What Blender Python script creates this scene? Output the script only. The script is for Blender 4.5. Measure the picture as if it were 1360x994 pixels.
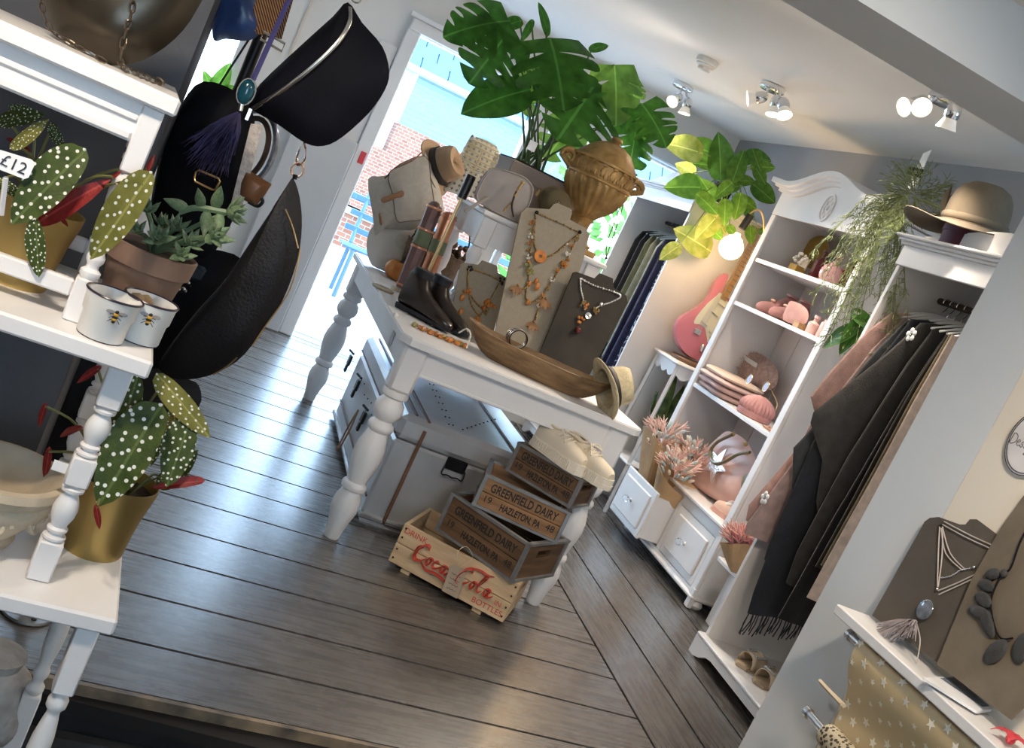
import bpy, bmesh, math, random
from mathutils import Vector as V, Matrix as MX, noise
from math import sin, cos, pi, radians as R
random.seed(7)
C = bpy.context.scene.collection
for o in list(bpy.data.objects): bpy.data.objects.remove(o)
# ---------------------------------------------------------------- camera (metres, room axes: +Y to the shop door, +X to the wardrobe wall)
FPX, CXP, CYP, CAMH = 1366.94, 680.0, 497.0, 1.32
PIT, ROLL, YAW = R(8.522), R(25.05), R(18.8)
hd = V((sin(YAW), cos(YAW), 0)); rt = V((cos(YAW), -sin(YAW), 0)); ZU = V((0, 0, 1))
fw = cos(PIT) * hd - sin(PIT) * ZU; upv = sin(PIT) * hd + cos(PIT) * ZU
CAM = V((0, 0, CAMH))
ix = cos(ROLL) * rt + sin(ROLL) * upv; iy = -sin(ROLL) * rt + cos(ROLL) * upv
def ray(x, y): return ix * ((x - CXP) / FPX) - iy * ((y - CYP) / FPX) + fw
def P(x, y, z=None, X=None, Y=None, d=None):
    r = ray(x, y)
    t = (z - CAMH) / r.z if z is not None else X / r.x if X is not None else Y / r.y if Y is not None else d
    return CAM + r * t
cd = bpy.data.cameras.new('camera'); cam = bpy.data.objects.new('camera', cd); C.objects.link(cam)
m = MX.Identity(4)
for i, a in enumerate((ix, iy, -fw)):
    for j in range(3): m[j][i] = a[j]
m.translation = CAM
cam.matrix_world = m
cd.sensor_fit = 'HORIZONTAL'; cd.sensor_width = 36; cd.lens = FPX / 1360 * 36; cd.clip_start = .02
bpy.context.scene.camera = cam
# ---------------------------------------------------------------- world, sun, exposure
sc = bpy.context.scene
vs = sc.view_settings; vs.view_transform = 'Standard'; vs.look = 'None'; vs.gamma = 1; vs.use_curve_mapping = False; vs.exposure = 1.3
w = bpy.data.worlds.new('sky'); sc.world = w; w.use_nodes = True
bg = w.node_tree.nodes['Background']; bg.inputs[0].default_value = (.52, .745, 1, 1); bg.inputs[1].default_value = 5.2
def sun_lamp():
    l = bpy.data.lights.new('sun', 'SUN'); l.energy = 2.0; l.angle = R(1); l.color = (1, .95, .86)
    o = bpy.data.objects.new('sun', l); C.objects.link(o)
    o.rotation_euler = V((-1.0, .35, -1.25)).to_track_quat('-Z', 'Y').to_euler()
sun_lamp()
# ---------------------------------------------------------------- materials
MATS = {}
def mat(name, col, rough=.5, metal=0, var=.12, vscale=6, bump=0, bscale=40, spec=.5, stretch=(1, 1, 1), trans=0, emit=None, alpha=1, sheen=0, subs=0, col2=None, coat=0):
    if name in MATS: return MATS[name]
    mt = bpy.data.materials.new(name); mt.use_nodes = True; nt = mt.node_tree; N = nt.nodes; L = nt.links
    b = N['Principled BSDF']
    b.inputs['Roughness'].default_value = rough; b.inputs['Metallic'].default_value = metal
    b.inputs['Specular IOR Level'].default_value = spec
    b.inputs['Base Color'].default_value = (*col, 1)
    if trans: b.inputs['Transmission Weight'].default_value = trans
    if sheen: b.inputs['Sheen Weight'].default_value = sheen
    if coat: b.inputs['Coat Weight'].default_value = coat
    if alpha < 1: b.inputs['Alpha'].default_value = alpha
    if emit: b.inputs['Emission Color'].default_value = (*emit[0], 1); b.inputs['Emission Strength'].default_value = emit[1]
    tc = N.new('ShaderNodeTexCoord'); mp = N.new('ShaderNodeMapping'); mp.inputs['Scale'].default_value = stretch
    L.new(tc.outputs['Object'], mp.inputs[0])
    if var or col2:
        n = N.new('ShaderNodeTexNoise'); n.inputs['Scale'].default_value = vscale; n.inputs['Detail'].default_value = 5
        L.new(mp.outputs[0], n.inputs['Vector'])
        cr_ = N.new('ShaderNodeValToRGB'); e = cr_.color_ramp.elements
        e[0].position = .3; e[1].position = .7
        c2 = col2 or [min(1, c * (1 + var)) for c in col]
        e[0].color = (*[c * (1 - var) for c in col], 1); e[1].color = (*c2, 1)
        L.new(n.outputs[0], cr_.inputs[0]); L.new(cr_.outputs[0], b.inputs['Base Color'])
    if bump:
        n2 = N.new('ShaderNodeTexNoise'); n2.inputs['Scale'].default_value = bscale; n2.inputs['Detail'].default_value = 3
        L.new(mp.outputs[0], n2.inputs['Vector'])
        bp = N.new('ShaderNodeBump'); bp.inputs['Strength'].default_value = bump; bp.inputs['Distance'].default_value = .01
        L.new(n2.outputs[0], bp.inputs['Height']); L.new(bp.outputs[0], b.inputs['Normal'])
    MATS[name] = mt
    return mt
def nodes(mt): return mt.node_tree.nodes, mt.node_tree.links, mt.node_tree.nodes['Principled BSDF']
# ---------------------------------------------------------------- mesh builder
class MB:
    def __init__(s): s.v = []; s.f = []; s.m = MX.Identity(4)
    def at(s, loc=(0, 0, 0), rz=0, rx=0, ry=0, sc=(1, 1, 1)):
        s.m = MX.Translation(V(loc)) @ MX.Rotation(rz, 4, 'Z') @ MX.Rotation(ry, 4, 'Y') @ MX.Rotation(rx, 4, 'X') @ MX.Diagonal((*sc, 1)); return s
    def add(s, vs, fs):
        b = len(s.v); s.v += [tuple(s.m @ V(v)) for v in vs]; s.f += [tuple(b + i for i in f) for f in fs]; return s
    def box(s, c, d, bv=0, taper=1):
        x, y, z = (q / 2 for q in d); bv = min(bv, x * .9, y * .9, z * .9); c = V(c)
        if not bv:
            vs = [(i * x * (taper if k < 0 else 1), j * y * (taper if k < 0 else 1), k * z) for i in (-1, 1) for j in (-1, 1) for k in (-1, 1)]
            return s.add([c + V(v) for v in vs], [(0, 1, 3, 2), (4, 6, 7, 5), (0, 4, 5, 1), (2, 3, 7, 6), (0, 2, 6, 4), (1, 5, 7, 3)])
        vs = []; ix_ = {}
        for i in (-1, 1):
            for j in (-1, 1):
                for k in (-1, 1):
                    t = taper if k < 0 else 1
                    for a in range(3):
                        p = [i * x * t, j * y * t, k * z]
                        for q in range(3):
                            if q != a: p[q] -= (i, j, k)[q] * bv
                        ix_[i, j, k, a] = len(vs); vs.append(c + V(p))
        fs = []
        for a in range(3):
            o = [q for q in range(3) if q != a]
            for sg in (-1, 1):
                f = []
                for (u, w_) in ((-1, -1), (1, -1), (1, 1), (-1, 1)):
                    k = [0, 0, 0]; k[a] = sg; k[o[0]] = u; k[o[1]] = w_; f.append(ix_[(*k, a)])
                fs.append(tuple(f if (sg > 0) == (a != 1) else f[::-1]))
            for u in (-1, 1):
                for w_ in (-1, 1):
                    k0 = [0, 0, 0]; k1 = [0, 0, 0]; k0[a] = -1; k1[a] = 1
                    for k in (k0, k1): k[o[0]] = u; k[o[1]] = w_
                    fs.append((ix_[(*k0, o[0])], ix_[(*k1, o[0])], ix_[(*k1, o[1])], ix_[(*k0, o[1])]))
        for i in (-1, 1):
            for j in (-1, 1):
                for k in (-1, 1): fs.append(tuple(ix_[i, j, k, a] for a in range(3)))
        return s.add(vs, fs)
    def tube(s, pts, r, n=8, closed=False, cap=True, flat=None):
        pts = [V(p) for p in pts]; N_ = len(pts); rs = r if isinstance(r, (list, tuple)) else [r] * N_
        vs = []; fs = []; prev = None
        for i, p in enumerate(pts):
            if closed: t = pts[(i + 1) % N_] - pts[i - 1]
            else: t = pts[min(i + 1, N_ - 1)] - pts[max(i - 1, 0)]
            if t.length < 1e-9: t = V((0, 0, 1))
            t.normalize()
            if prev is None:
                a = V((0, 0, 1)) if abs(t.z) < .9 else V((1, 0, 0))
                u = t.cross(a).normalized()
            else: u = (prev - t * prev.dot(t)); u = u.normalized() if u.length > 1e-6 else t.orthogonal().normalized()
            prev = u; w_ = t.cross(u)
            fl = flat or 1
            for k in range(n):
                a = 2 * pi * k / n
                vs.append(p + (u * cos(a) + w_ * sin(a) * fl) * rs[i])
        for i in range(N_ if closed else N_ - 1):
            for k in range(n):
                a = i * n + k; b = i * n + (k + 1) % n; i2 = (i + 1) % N_
                fs.append((a, b, i2 * n + (k + 1) % n, i2 * n + k))
        if cap and not closed:
            fs.append(tuple(range(n))[::-1]); fs.append(tuple((N_ - 1) * n + k for k in range(n)))
        return s.add(vs, fs)
    def cyl(s, p0, p1, r0, r1=None, n=16, cap=True): return s.tube([p0, p1], [r0, r0 if r1 is None else r1], n, cap=cap)
    def lathe(s, prof, n=24, sq=None, cap=True):
        vs = []; fs = []
        for (r, z) in prof:
            for k in range(n):
                a = 2 * pi * k / n; vs.append((r * cos(a), r * sin(a), z))
        for i in range(len(prof) - 1):
            for k in range(n): fs.append((i * n + k, i * n + (k + 1) % n, (i + 1) * n + (k + 1) % n, (i + 1) * n + k))
        if cap:
            fs.append(tuple(range(n))[::-1]); fs.append(tuple((len(prof) - 1) * n + k for k in range(n)))
        return s.add(vs, fs)
    def ball(s, c, r, nu=12, nv=8):
        r = r if isinstance(r, (list, tuple)) else (r, r, r); c = V(c)
        vs = [c + V((0, 0, -r[2]))]
        for j in range(1, nv):
            t = -pi / 2 + pi * j / nv
            for k in range(nu): a = 2 * pi * k / nu; vs.append(c + V((r[0] * cos(t) * cos(a), r[1] * cos(t) * sin(a), r[2] * sin(t))))
        vs.append(c + V((0, 0, r[2]))); fs = []
        for k in range(nu): fs.append((0, 1 + (k + 1) % nu, 1 + k))
        for j in range(nv - 2):
            for k in range(nu): a = 1 + j * nu; fs.append((a + k, a + (k + 1) % nu, a + nu + (k + 1) % nu, a + nu + k))
        a = 1 + (nv - 2) * nu
        for k in range(nu): fs.append((a + k, a + (k + 1) % nu, len(vs) - 1))
        return s.add(vs, fs)
    def grid(s, fn, nu, nv, cu=False):
        vs = [fn(i / (nu if cu else nu - 1), j / (nv - 1)) for j in range(nv) for i in range(nu)]; fs = []
        for j in range(nv - 1):
            for i in range(nu if cu else nu - 1):
                a = j * nu + i; b = j * nu + (i + 1) % nu; fs.append((a, b, b + nu, a + nu))
        return s.add(vs, fs)
    def prism(s, pts, z0, z1):
        n = len(pts); vs = [(x, y, z0) for x, y in pts] + [(x, y, z1) for x, y in pts]
        fs = [tuple(range(n))[::-1], tuple(range(n, 2 * n))] + [(i, (i + 1) % n, n + (i + 1) % n, n + i) for i in range(n)]
        return s.add(vs, fs)
    def mesh(s, name, mt, smooth=False):
        me = bpy.data.meshes.new(name); me.from_pydata(s.v, [], s.f); me.update()
        bm = bmesh.new(); bm.from_mesh(me); bmesh.ops.recalc_face_normals(bm, faces=bm.faces); bm.to_mesh(me); bm.free()
        if mt: me.materials.append(mt)
        if smooth:
            me.polygons.foreach_set('use_smooth', [True] * len(me.polygons))
            try: me.set_sharp_from_angle(angle=R(42))
            except Exception: pass
        return me
    def build(s, name, mt, parent=None, smooth=False):
        return put(name, s.mesh(name, mt, smooth), parent)
def put(name, me, parent=None, loc=None, rot=None, scale=None, mw=None):
    o = bpy.data.objects.new(name, me); C.objects.link(o)
    if parent: o.parent = parent
    if mw is not None: o.matrix_local = mw
    if loc is not None: o.location = loc
    if rot is not None: o.rotation_euler = rot
    if scale is not None: o.scale = scale if isinstance(scale, (tuple, list)) else (scale,) * 3
    return o
def tag(o, label=None, cat=None, group=None, kind=None):
    if label: o['label'] = label
    if cat: o['category'] = cat
    if group: o['group'] = group
    if kind: o['kind'] = kind
    return o
def thing(name, label, cat, loc=(0, 0, 0), rz=0, group=None, rx=0, ry=0):
    o = bpy.data.objects.new(name, None); C.objects.link(o); o.empty_display_size = .05
    o.matrix_basis = MX.Translation(V(loc)) @ MX.Rotation(rz, 4, 'Z') @ MX.Rotation(ry, 4, 'Y') @ MX.Rotation(rx, 4, 'X')
    return tag(o, label, cat, group)
def dup(root, loc, rz=0, label=None, group=None):
    r = root.copy(); C.objects.link(r); r.location = loc; r.rotation_euler = (0, 0, rz)
    if label: r['label'] = label
    if group: r['group'] = group
    for ch in list(root.children):
        c = ch.copy(); C.objects.link(c); c.parent = r
        for g in ch.children:
            d = g.copy(); C.objects.link(d); d.parent = c
    return r
def text(name, s, size, mt, parent, mw, extr=.0006, sx=1, align='CENTER', bold=0):
    cu = bpy.data.curves.new(name, 'FONT'); cu.body = s; cu.size = size; cu.extrude = extr; cu.align_x = align; cu.align_y = 'CENTER'; cu.offset = bold
    t = bpy.data.objects.new(name, cu); C.objects.link(t)
    bpy.context.view_layer.update()
    me = bpy.data.meshes.new_from_object(t.evaluated_get(bpy.context.evaluated_depsgraph_get()))
    bpy.data.objects.remove(t); bpy.data.curves.remove(cu)
    me.materials.clear(); me.materials.append(mt)
    return put(name, me, parent, mw=mw @ MX.Diagonal((sx, 1, 1, 1)))
def frame(o, x, y): # matrix with origin o, local x along x, local y along y
    x = V(x).normalized(); z = x.cross(V(y)).normalized(); y = z.cross(x)
    m = MX.Identity(4)
    for i, a in enumerate((x, y, z)):
        for j in range(3): m[j][i] = a[j]
    m.translation = V(o); return m
def lerp(a, b, t): return a + (b - a) * t
def sm(pts, k=6): # catmull-rom
    pts = [V(p) for p in pts]; out = []
    for i in range(len(pts) - 1):
        p0 = pts[max(i - 1, 0)]; p1 = pts[i]; p2 = pts[i + 1]; p3 = pts[min(i + 2, len(pts) - 1)]
        for j in range(k):
            t = j / k
            out.append(.5 * ((2 * p1) + (p2 - p0) * t + (2 * p0 - 5 * p1 + 4 * p2 - p3) * t * t + (3 * p1 - p0 - 3 * p2 + p3) * t ** 3))
    return out + [pts[-1]]
# shared materials
WHITE = mat('white_paint', (.76, .74, .73), .42, var=.04, vscale=5, bump=.05, bscale=60)
CHROME = mat('chrome', (.75, .76, .78), .12, 1, var=.05)
BRASS = mat('brass', (.72, .50, .24), .28, 1, var=.12)
SILVER = mat('silver', (.78, .77, .74), .25, 1, var=.1)
BLACK = mat('black_leather', (.006, .006, .008), .75, var=.3, bump=.15, bscale=180, spec=.15)
DARK = mat('dark_metal', (.02, .02, .022), .4, .6, var=.2)
RED = mat('red_plastic', (.7, .05, .06), .4, var=.05)
# ================================================================ structure
FY = 6.45; CZ = 2.335; XR = 2.95; LZ = -.17
def struct(name, mb, mt, label=None):
    o = mb.build(name, mt); o['kind'] = 'structure'
    return o
# floor boards -------------------------------------------------------------
def board_mat():
    mt = mat('floor_board', (.085, .08, .076), .33, var=.0, bump=0)
    N, L, b = nodes(mt)
    tc = N.new('ShaderNodeTexCoord'); mp = N.new('ShaderNodeMapping'); mp.inputs['Scale'].default_value = (1.2, 14, 1)
    oi = N.new('ShaderNodeObjectInfo'); ad = N.new('ShaderNodeVectorMath'); ad.operation = 'ADD'
    mu = N.new('ShaderNodeVectorMath'); mu.operation = 'SCALE'; mu.inputs['Scale'].default_value = 37
    cb = N.new('ShaderNodeCombineXYZ'); L.new(oi.outputs['Random'], cb.inputs[0]); L.new(oi.outputs['Random'], cb.inputs[1])
    L.new(cb.outputs[0], mu.inputs[0]); L.new(tc.outputs['Object'], ad.inputs[0]); L.new(mu.outputs[0], ad.inputs[1]); L.new(ad.outputs[0], mp.inputs[0])
    n = N.new('ShaderNodeTexNoise'); n.inputs['Scale'].default_value = 4; n.inputs['Detail'].default_value = 10; n.inputs['Roughness'].default_value = .7; n.inputs['Distortion'].default_value = .6
    L.new(mp.outputs[0], n.inputs['Vector'])
    r = N.new('ShaderNodeValToRGB'); e = r.color_ramp.elements
    e[0].position = .32; e[0].color = (.055, .050, .048, 1); e[1].position = .72; e[1].color = (.13, .118, .105, 1)
    x = r.color_ramp.elements.new(.52); x.color = (.085, .077, .071, 1)
    L.new(n.outputs[0], r.inputs[0])
    # worn spots down to bare wood
    n2 = N.new('ShaderNodeTexNoise'); n2.inputs['Scale'].default_value = 2.3; n2.inputs['Detail'].default_value = 8; n2.inputs['Roughness'].default_value = .7
    L.new(mp.outputs[0], n2.inputs['Vector'])
    r2 = N.new('ShaderNodeValToRGB'); r2.color_ramp.elements[0].position = .64; r2.color_ramp.elements[1].position = .74
    L.new(n2.outputs[0], r2.inputs[0])
    mxn = N.new('ShaderNodeMix'); mxn.data_type = 'RGBA'
    L.new(r2.outputs[0], mxn.inputs[0]); L.new(r.outputs[0], mxn.inputs[6]); mxn.inputs[7].default_value = (.26, .22, .175, 1)
    L.new(mxn.outputs[2], b.inputs['Base Color'])
    rr = N.new('ShaderNodeMapRange'); rr.inputs[3].default_value = .22; rr.inputs[4].default_value = .33; b.inputs['Specular IOR Level'].default_value = .9; b.inputs['Coat Weight'].default_value = .45; b.inputs['Coat Roughness'].default_value = .36; L.new(n.outputs[0], rr.inputs[0]); L.new(rr.outputs[0], b.inputs['Roughness'])
    bp = N.new('ShaderNodeBump'); bp.inputs['Strength'].default_value = .10; bp.inputs['Distance'].default_value = .003
    L.new(n.outputs[0], bp.inputs['Height']); L.new(bp.outputs[0], b.inputs['Normal'])
    return mt
BOARD = board_mat()
GAP = mat('gap_dark', (.008, .007, .007), .9, var=0)
fl = struct('floor', MB().box((.8, 4.35, -.045), (4.5, 4.5, .03)), GAP)
a1 = R(85.34); D1 = V((sin(a1), cos(a1))); N1 = V((-cos(a1), sin(a1)))
a2 = R(1.2); D2 = V((sin(a2), cos(a2))); N2 = V((cos(a2), -sin(a2)))
def isect(n1, c1, n2, c2):
    det = n1.x * n2.y - n1.y * n2.x
    return V(((c1 * n2.y - c2 * n1.y) / det, (n1.x * c2 - n2.x * c1) / det))
g1 = [2.115, 2.326, 2.565, 2.80, 3.03, 3.275, 3.50, 3.723, 3.97, 4.207, 4.455, 4.69, 4.91, 5.175, 5.447, 5.70, 5.97, 6.255, 6.50, 6.72]
g2 = [1.757, 1.99, 2.213, 2.452, 2.69, 2.95]
LW = V((1, 0)); gp = .005
def board(pts, ang, name='board'):
    c = sum((V(p) for p in pts), V((0, 0))) / len(pts)
    mb = MB(); rot = MX.Rotation(-ang, 2)
    loc = [rot @ (V(p) - c) for p in pts]
    mb.prism([(p.x, p.y) for p in loc], -.03, 0)
    o = mb.build(name, BOARD, fl); o.location = (c.x, c.y, 0); o.rotation_euler = (0, 0, ang); return o
for i in range(len(g1) - 1):
    a, b_ = g1[i] + gp, g1[i + 1] - gp
    e = 1.757 - gp
    def lim(p): return V((p.x, min(p.y, FY - .002)))
    board([isect(N1, a, LW, -1.4), isect(N1, a, N2, e), lim(isect(N1, b_, N2, e)), lim(isect(N1, b_, LW, -1.4))], pi / 2 - a1)
for i in range(len(g2) - 1):
    a, b_ = g2[i] + gp, g2[i + 1] - gp
    board([isect(N2, a, N1, 2.118), isect(N2, b_, N1, 2.118), isect(N2, b_, V((0, 1)), FY - .002), isect(N2, a, V((0, 1)), FY - .002)], pi / 2 - a2)
# step and lower floor
def edge(off, x): return V((x, (off + x * cos(a1)) / sin(a1)))
st = MB()
p0, p1 = edge(2.115, -1.4), edge(2.115, 2.95)
st.prism([(p0.x, p0.y), (p1.x, p1.y), (p1.x, p1.y + .03), (p0.x, p0.y + .03)], LZ, -.031)
struct('trim_1', st, mat('riser_black', (.012, .012, .013), .5, var=.4, bump=.2))
st = MB(); st.prism([(p0.x, p0.y - .03), (p1.x, p1.y - .03), (p1.x, p1.y - .002), (p0.x, p0.y - .002)], LZ, LZ + .045)
struct('trim_2', st, mat('riser_ledge', (.05, .048, .047), .45, var=.3, bump=.2))
st = MB(); st.prism([(p0.x, p0.y - .012), (p1.x, p1.y - .012), (p1.x, p1.y + .002), (p0.x, p0.y + .002)], -.028, -.001)
struct('trim_3', st, mat('worn_nosing', (.06, .055, .05), .5, var=.3, vscale=12, col2=(.30, .22, .14), bump=.3))
struct('floor_lower', MB().box((.5, .4, LZ - .02), (4.6, 5.2, .04)), mat('lower_floor', (.035, .024, .016), .4, var=.4, vscale=9, stretch=(1, 6, 1)))
# walls
WGREY = mat('grey_wall', (.35, .355, .37), .8, var=.03, vscale=3)
WPALE = mat('pale_wall', (.82, .80, .77), .8, var=.03, vscale=3)
WCREAM = mat('cream_wall', (.78, .70, .58), .8, var=.03, vscale=3)
JAMB = mat('jamb_paint', (.66, .675, .68), .7, var=.03, vscale=3)
NAVY = mat('navy_wall', (.075, .078, .09), .75, var=.15, vscale=4, bump=.1)
CEIL = mat('ceiling_paint', (.86, .845, .815), .85, var=.02, vscale=2)
struct('wall_right', MB().box((XR + .06, 4.45, 1.15), (.12, 4.35, 2.5)), WGREY)
struct('ceiling', MB().box((.8, 4.4, CZ + .04), (4.5, 4.4, .08)), CEIL)
struct('ceiling_near', MB().box((.4, 0, 2.165 + .06), (4.4, 4.08, .12)), CEIL)
struct('wall_header', MB().box((.4, 2.17, 2.20), (4.4, .26, .40)), JAMB)
struct('wall_nib_right', MB().box((2.47, 2.17, .92), (1.2, .26, 2.18)), JAMB)
struct('wall_near_right', MB().box((1.93, .02, 1.0), (.12, 4.036, 2.34)), WCREAM)
struct('wall_nib_left', MB().box((-.86, 2.17, .92), (1.48, .26, 2.18)), NAVY)
struct('wall_near_left', MB().box((-1.66, .02, 1.0), (.12, 4.04, 2.34)), WCREAM)
struct('wall_left', MB().box((-1.46, 4.37, 1.15), (.12, 4.14, 2.5)), WPALE)
# back of the near room: unseen wall; its window opening is added and sized for the daylight
bw = MB(); bw.box((.2, -2.06, .36), (3.6, .12, 1.08)); bw.box((.2, -2.06, 2.09), (3.6, .12, .17)); bw.box((-.875, -2.06, 1.46), (1.45, .12, 1.12)); bw.box((1.35, -2.06, 1.46), (1.1, .12, 1.12))
struct('wall_back', bw, WPALE)
# far wall with glazing: door opening x .735-1.62, windows to the right
fwl = MB()
fwl.box((.27, FY + .08, 1.15), (.82, .16, 2.5)); fwl.box((-1.39, FY + .08, 1.15), (.14, .16, 2.5)); fwl.box((-.73, FY + .08, .5), (1.18, .16, 1.0)); fwl.box((-.73, FY + .08, 2.13), (1.18, .16, .5)); fwl.box((1.85, FY + .08, 2.19), (2.34, .16, .38)); fwl.box((2.32, FY + .08, .40), (1.32, .16, .80))
fwl.box((1.68, FY + .08, 1.15), (.10, .16, 1.70)); fwl.box((2.10, FY + .08, 1.4), (.13, .16, 1.2)); fwl.box((2.92, FY + .08, 1.4), (.14, .16, 1.2))
struct('wall_far', fwl, WPALE)
dm = MB()
dm.box((.712, FY - .01, 1.0), (.085, .10, 1.998), .006); dm.box((1.62, FY - .01, 1.0), (.06, .10, 1.998), .006); dm.box((1.17, FY - .01, 2.035), (.98, .10, .07), .006)
dm.box((1.17, FY - .065, 2.085), (1.04, .03, .03), .005)
DOORF = mat('door_frame_paint', (.84, .85, .86), .35, var=.02)
door = struct('door_1', dm, DOORF)
dr = MB(); dr.box((.72, FY - .064, 1.19), (.036, .012, .075), .003); dr.build('door_sticker', RED, door)['label'] = 'red sticker on white door frame'
wn = MB()
for x in (1.76, 2.015, 2.185, 2.83): wn.box((x, FY + .0, 1.41), (.04, .07, 1.18), .005)
for x0, x1 in ((1.74, 2.035), (2.165, 2.85)):
    for z in (.83, 1.98): wn.box(((x0 + x1) / 2, FY, z), (x1 - x0, .07, .05), .005)
win = struct('window_1', wn, DOORF)
sl = MB(); sl.box((2.3, FY - .05, .80), (1.15, .16, .03), .006); sl.build('window_sill', DOORF, win)
GLASS = mat('pane_glass', (1, 1, 1), .02, var=0, trans=1, spec=.5); nodes(GLASS)[2].inputs['IOR'].default_value = 1.02
for x0, x1 in ((1.78, 1.995), (2.205, 2.81)): MB().box(((x0 + x1) / 2, FY + .01, 1.405), (x1 - x0, .006, 1.1)).build('pane', GLASS, win)
# pale-blue boxed lintel above the window
wb_ = MB(); wb_.box((-.73, FY - .03, 1.0), (1.22, .16, .025), .004)
for x in (-1.30, -.73, -.155): wb_.box((x, FY + .04, 1.45), (.04, .06, .87), .004)
w2_ = struct('window_2', wb_, DOORF)
for x in (-1.015, -.4425): MB().box((x, FY + .05, 1.45), (.525, .006, .86)).build('pane', GLASS, w2_)
tr = struct('trim_4', MB().box((2.48, FY - .05, 2.02), (.94, .12, .10), .01), mat('pale_blue_trim', (.66, .72, .78), .5, var=.02))
# panels beside the door (left)
tag(MB().box((.475, FY - .06, .628), (.385, .05, 1.256), .006).build('half_height_panel', mat('panel_grey', (.60, .615, .63), .5, var=.03)), 'pale grey half height panel beside the white door frame', 'panel')
tag(MB().box((.61, FY - .02, .94), (.115, .03, 1.866), .004).build('shutter_panel', WHITE), 'narrow tall white panel between grey panel and door frame', 'panel')
struct('baseboard_far', MB().box((.1, FY - .02, .08), (.36, .03, .16), .004), WHITE)
struct('trim_5', MB().box((.11, FY - .008, 1.2), (.012, .014, 2.3)), WCREAM)
# ================================================================ furniture
def W(t): # builder that takes world coordinates for a part of thing t
    mb = MB(); mb.m = t.matrix_basis.inverted(); mb.base = mb.m.copy(); return mb
def sqleg(mb, x, y, z0, z1, w, blocks, turn, n=14):
    """square blocks [(za,zb)] joined by turned profile between them; turn: list of (t, r) with t 0..1"""
    base = mb.m.copy()
    for za, zb in blocks: mb.box((x, y, (za + zb) / 2), (w, w, zb - za), w * .08)
    zs = sorted(blocks)
    for k in range(len(zs) - 1):
        a, b_ = zs[k][1], zs[k + 1][0]
        mb.m = base @ MX.Translation((x, y, 0))
        mb.lathe([(r * w / 2, lerp(a, b_, t)) for t, r in turn], n, cap=False)
        mb.m = base
    return mb
TURN = [(0, .7), (.03, .98), (.07, .98), (.10, .62), (.13, .6), (.17, .86), (.21, .88), (.25, .66), (.3, .72), (.42, .98), (.55, 1.06), (.65, 1.0), (.75, .8), (.82, .62), (.85, .62), (.88, .94), (.93, .96), (.97, .7), (1, .7)]
# ---- tiered display stands on the left
SA = R(5.2)
def stand(label, corner, ln, dp, z0, bt, pw, apron, insx, insy, blocks):
    """corner = front right top corner of the board (world)"""
    c = V(corner); t = thing('display_stand', label, 'table', (c.x, c.y, z0), SA)
    zt = c.z - z0
    MB().box((-ln / 2, dp / 2, zt - bt / 2), (ln, dp, bt), .004).build('board', WHITE, t)
    xs = (-insx - pw / 2, -ln + insx + pw / 2); ys = (insy + pw / 2, dp - insy - pw / 2)
    for x in xs:
        for y in ys:
            mb = MB(); sqleg(mb, x, y, 0, zt - bt, pw, [(a * (zt - bt), b_ * (zt - bt)) for a, b_ in blocks], TURN); mb.build('leg', WHITE, t, True)
    if apron:
        for y in ys:
            mb = MB()
            L_ = xs[0] - xs[1] - pw; xc = (xs[0] + xs[1]) / 2
            mb.box((xc, y - .002, zt - bt - .029), (L_, pw * .5, .058)); mb.box((xc, y - .006, zt - bt - .024), (L_, pw * .55, .010), .003); mb.box((xc, y - .006, zt - bt - .050), (L_, pw * .6, .016), .004)
            mb.build('apron', WHITE, t)
        for x in xs:
            MB().box((x, (ys[0] + ys[1]) / 2, zt - bt - .029), (pw * .5, ys[1] - ys[0] - pw, .058)).build('apron', WHITE, t)
        # low stretcher rails
        mb = MB(); mb.box(((xs[0] + xs[1]) / 2, ys[0] + .004, .045), (xs[0] - xs[1] - pw, pw * .55, .026), .003); mb.build('stretcher', WHITE, t)
        mb = MB(); mb.box(((xs[0] + xs[1]) / 2, ys[1], .045), (xs[0] - xs[1] - pw, pw * .55, .026), .003); mb.build('stretcher', WHITE, t)
    return t
ZM, ZL = .893, .493
midc = V((.0145, 1.53, ZM)); lowc = V((.109, 1.518, ZL)); topc = P(240.5, 137.6, Y=1.57); topc.z = 1.255
T_top = stand('small white stand carrying a dark bronze bowl bag, topmost tier', topc, .36, .40, ZM + .0005, .026, .030, True, .014, .018, [(0, .20), (.70, 1)])
T_mid = stand('white stand with two bee pots on its board, middle tier', midc, .50, .42, ZL + .0005, .028, .036, False, .016, .04, [(0, .18), (.44, .57), (.80, 1)])
T_low = stand('white stand under the lower gold pot, bottom tier', lowc, .62, .42, LZ, .028, .034, False, .016, .018, [(0, .42), (.80, 1)])
# ---- main table
TZ = .78
tb = thing('display_table', 'large white painted table with turned legs in the room centre', 'table', (1.21, 4.25, 0))
X0, X1, Y0, Y1 = .728, 1.69, 3.325, 5.17
mb = W(tb); b = .035
o = mb.prism([(X0 + b, Y0), (X1 - b, Y0), (X1, Y0 + b), (X1, Y1 - b), (X1 - b, Y1), (X0 + b, Y1), (X0, Y1 - b), (X0, Y0 + b)], TZ - .028, TZ - .004)
mb.prism([(X0 + b, Y0 + .006), (X1 - b, Y0 + .006), (X1 - .006, Y0 + b), (X1 - .006, Y1 - b), (X1 - b, Y1 - .006), (X0 + b, Y1 - .006), (X0 + .006, Y1 - b), (X0 + .006, Y0 + b)], TZ - .005, TZ)
mb.build('tabletop', WHITE, tb)
lw = .088; AZ = .655
lx = (X0 + .03 + lw / 2, X1 - .03 - lw / 2); ly = (Y0 + .03 + lw / 2, Y1 - .03 - lw / 2)
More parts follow.
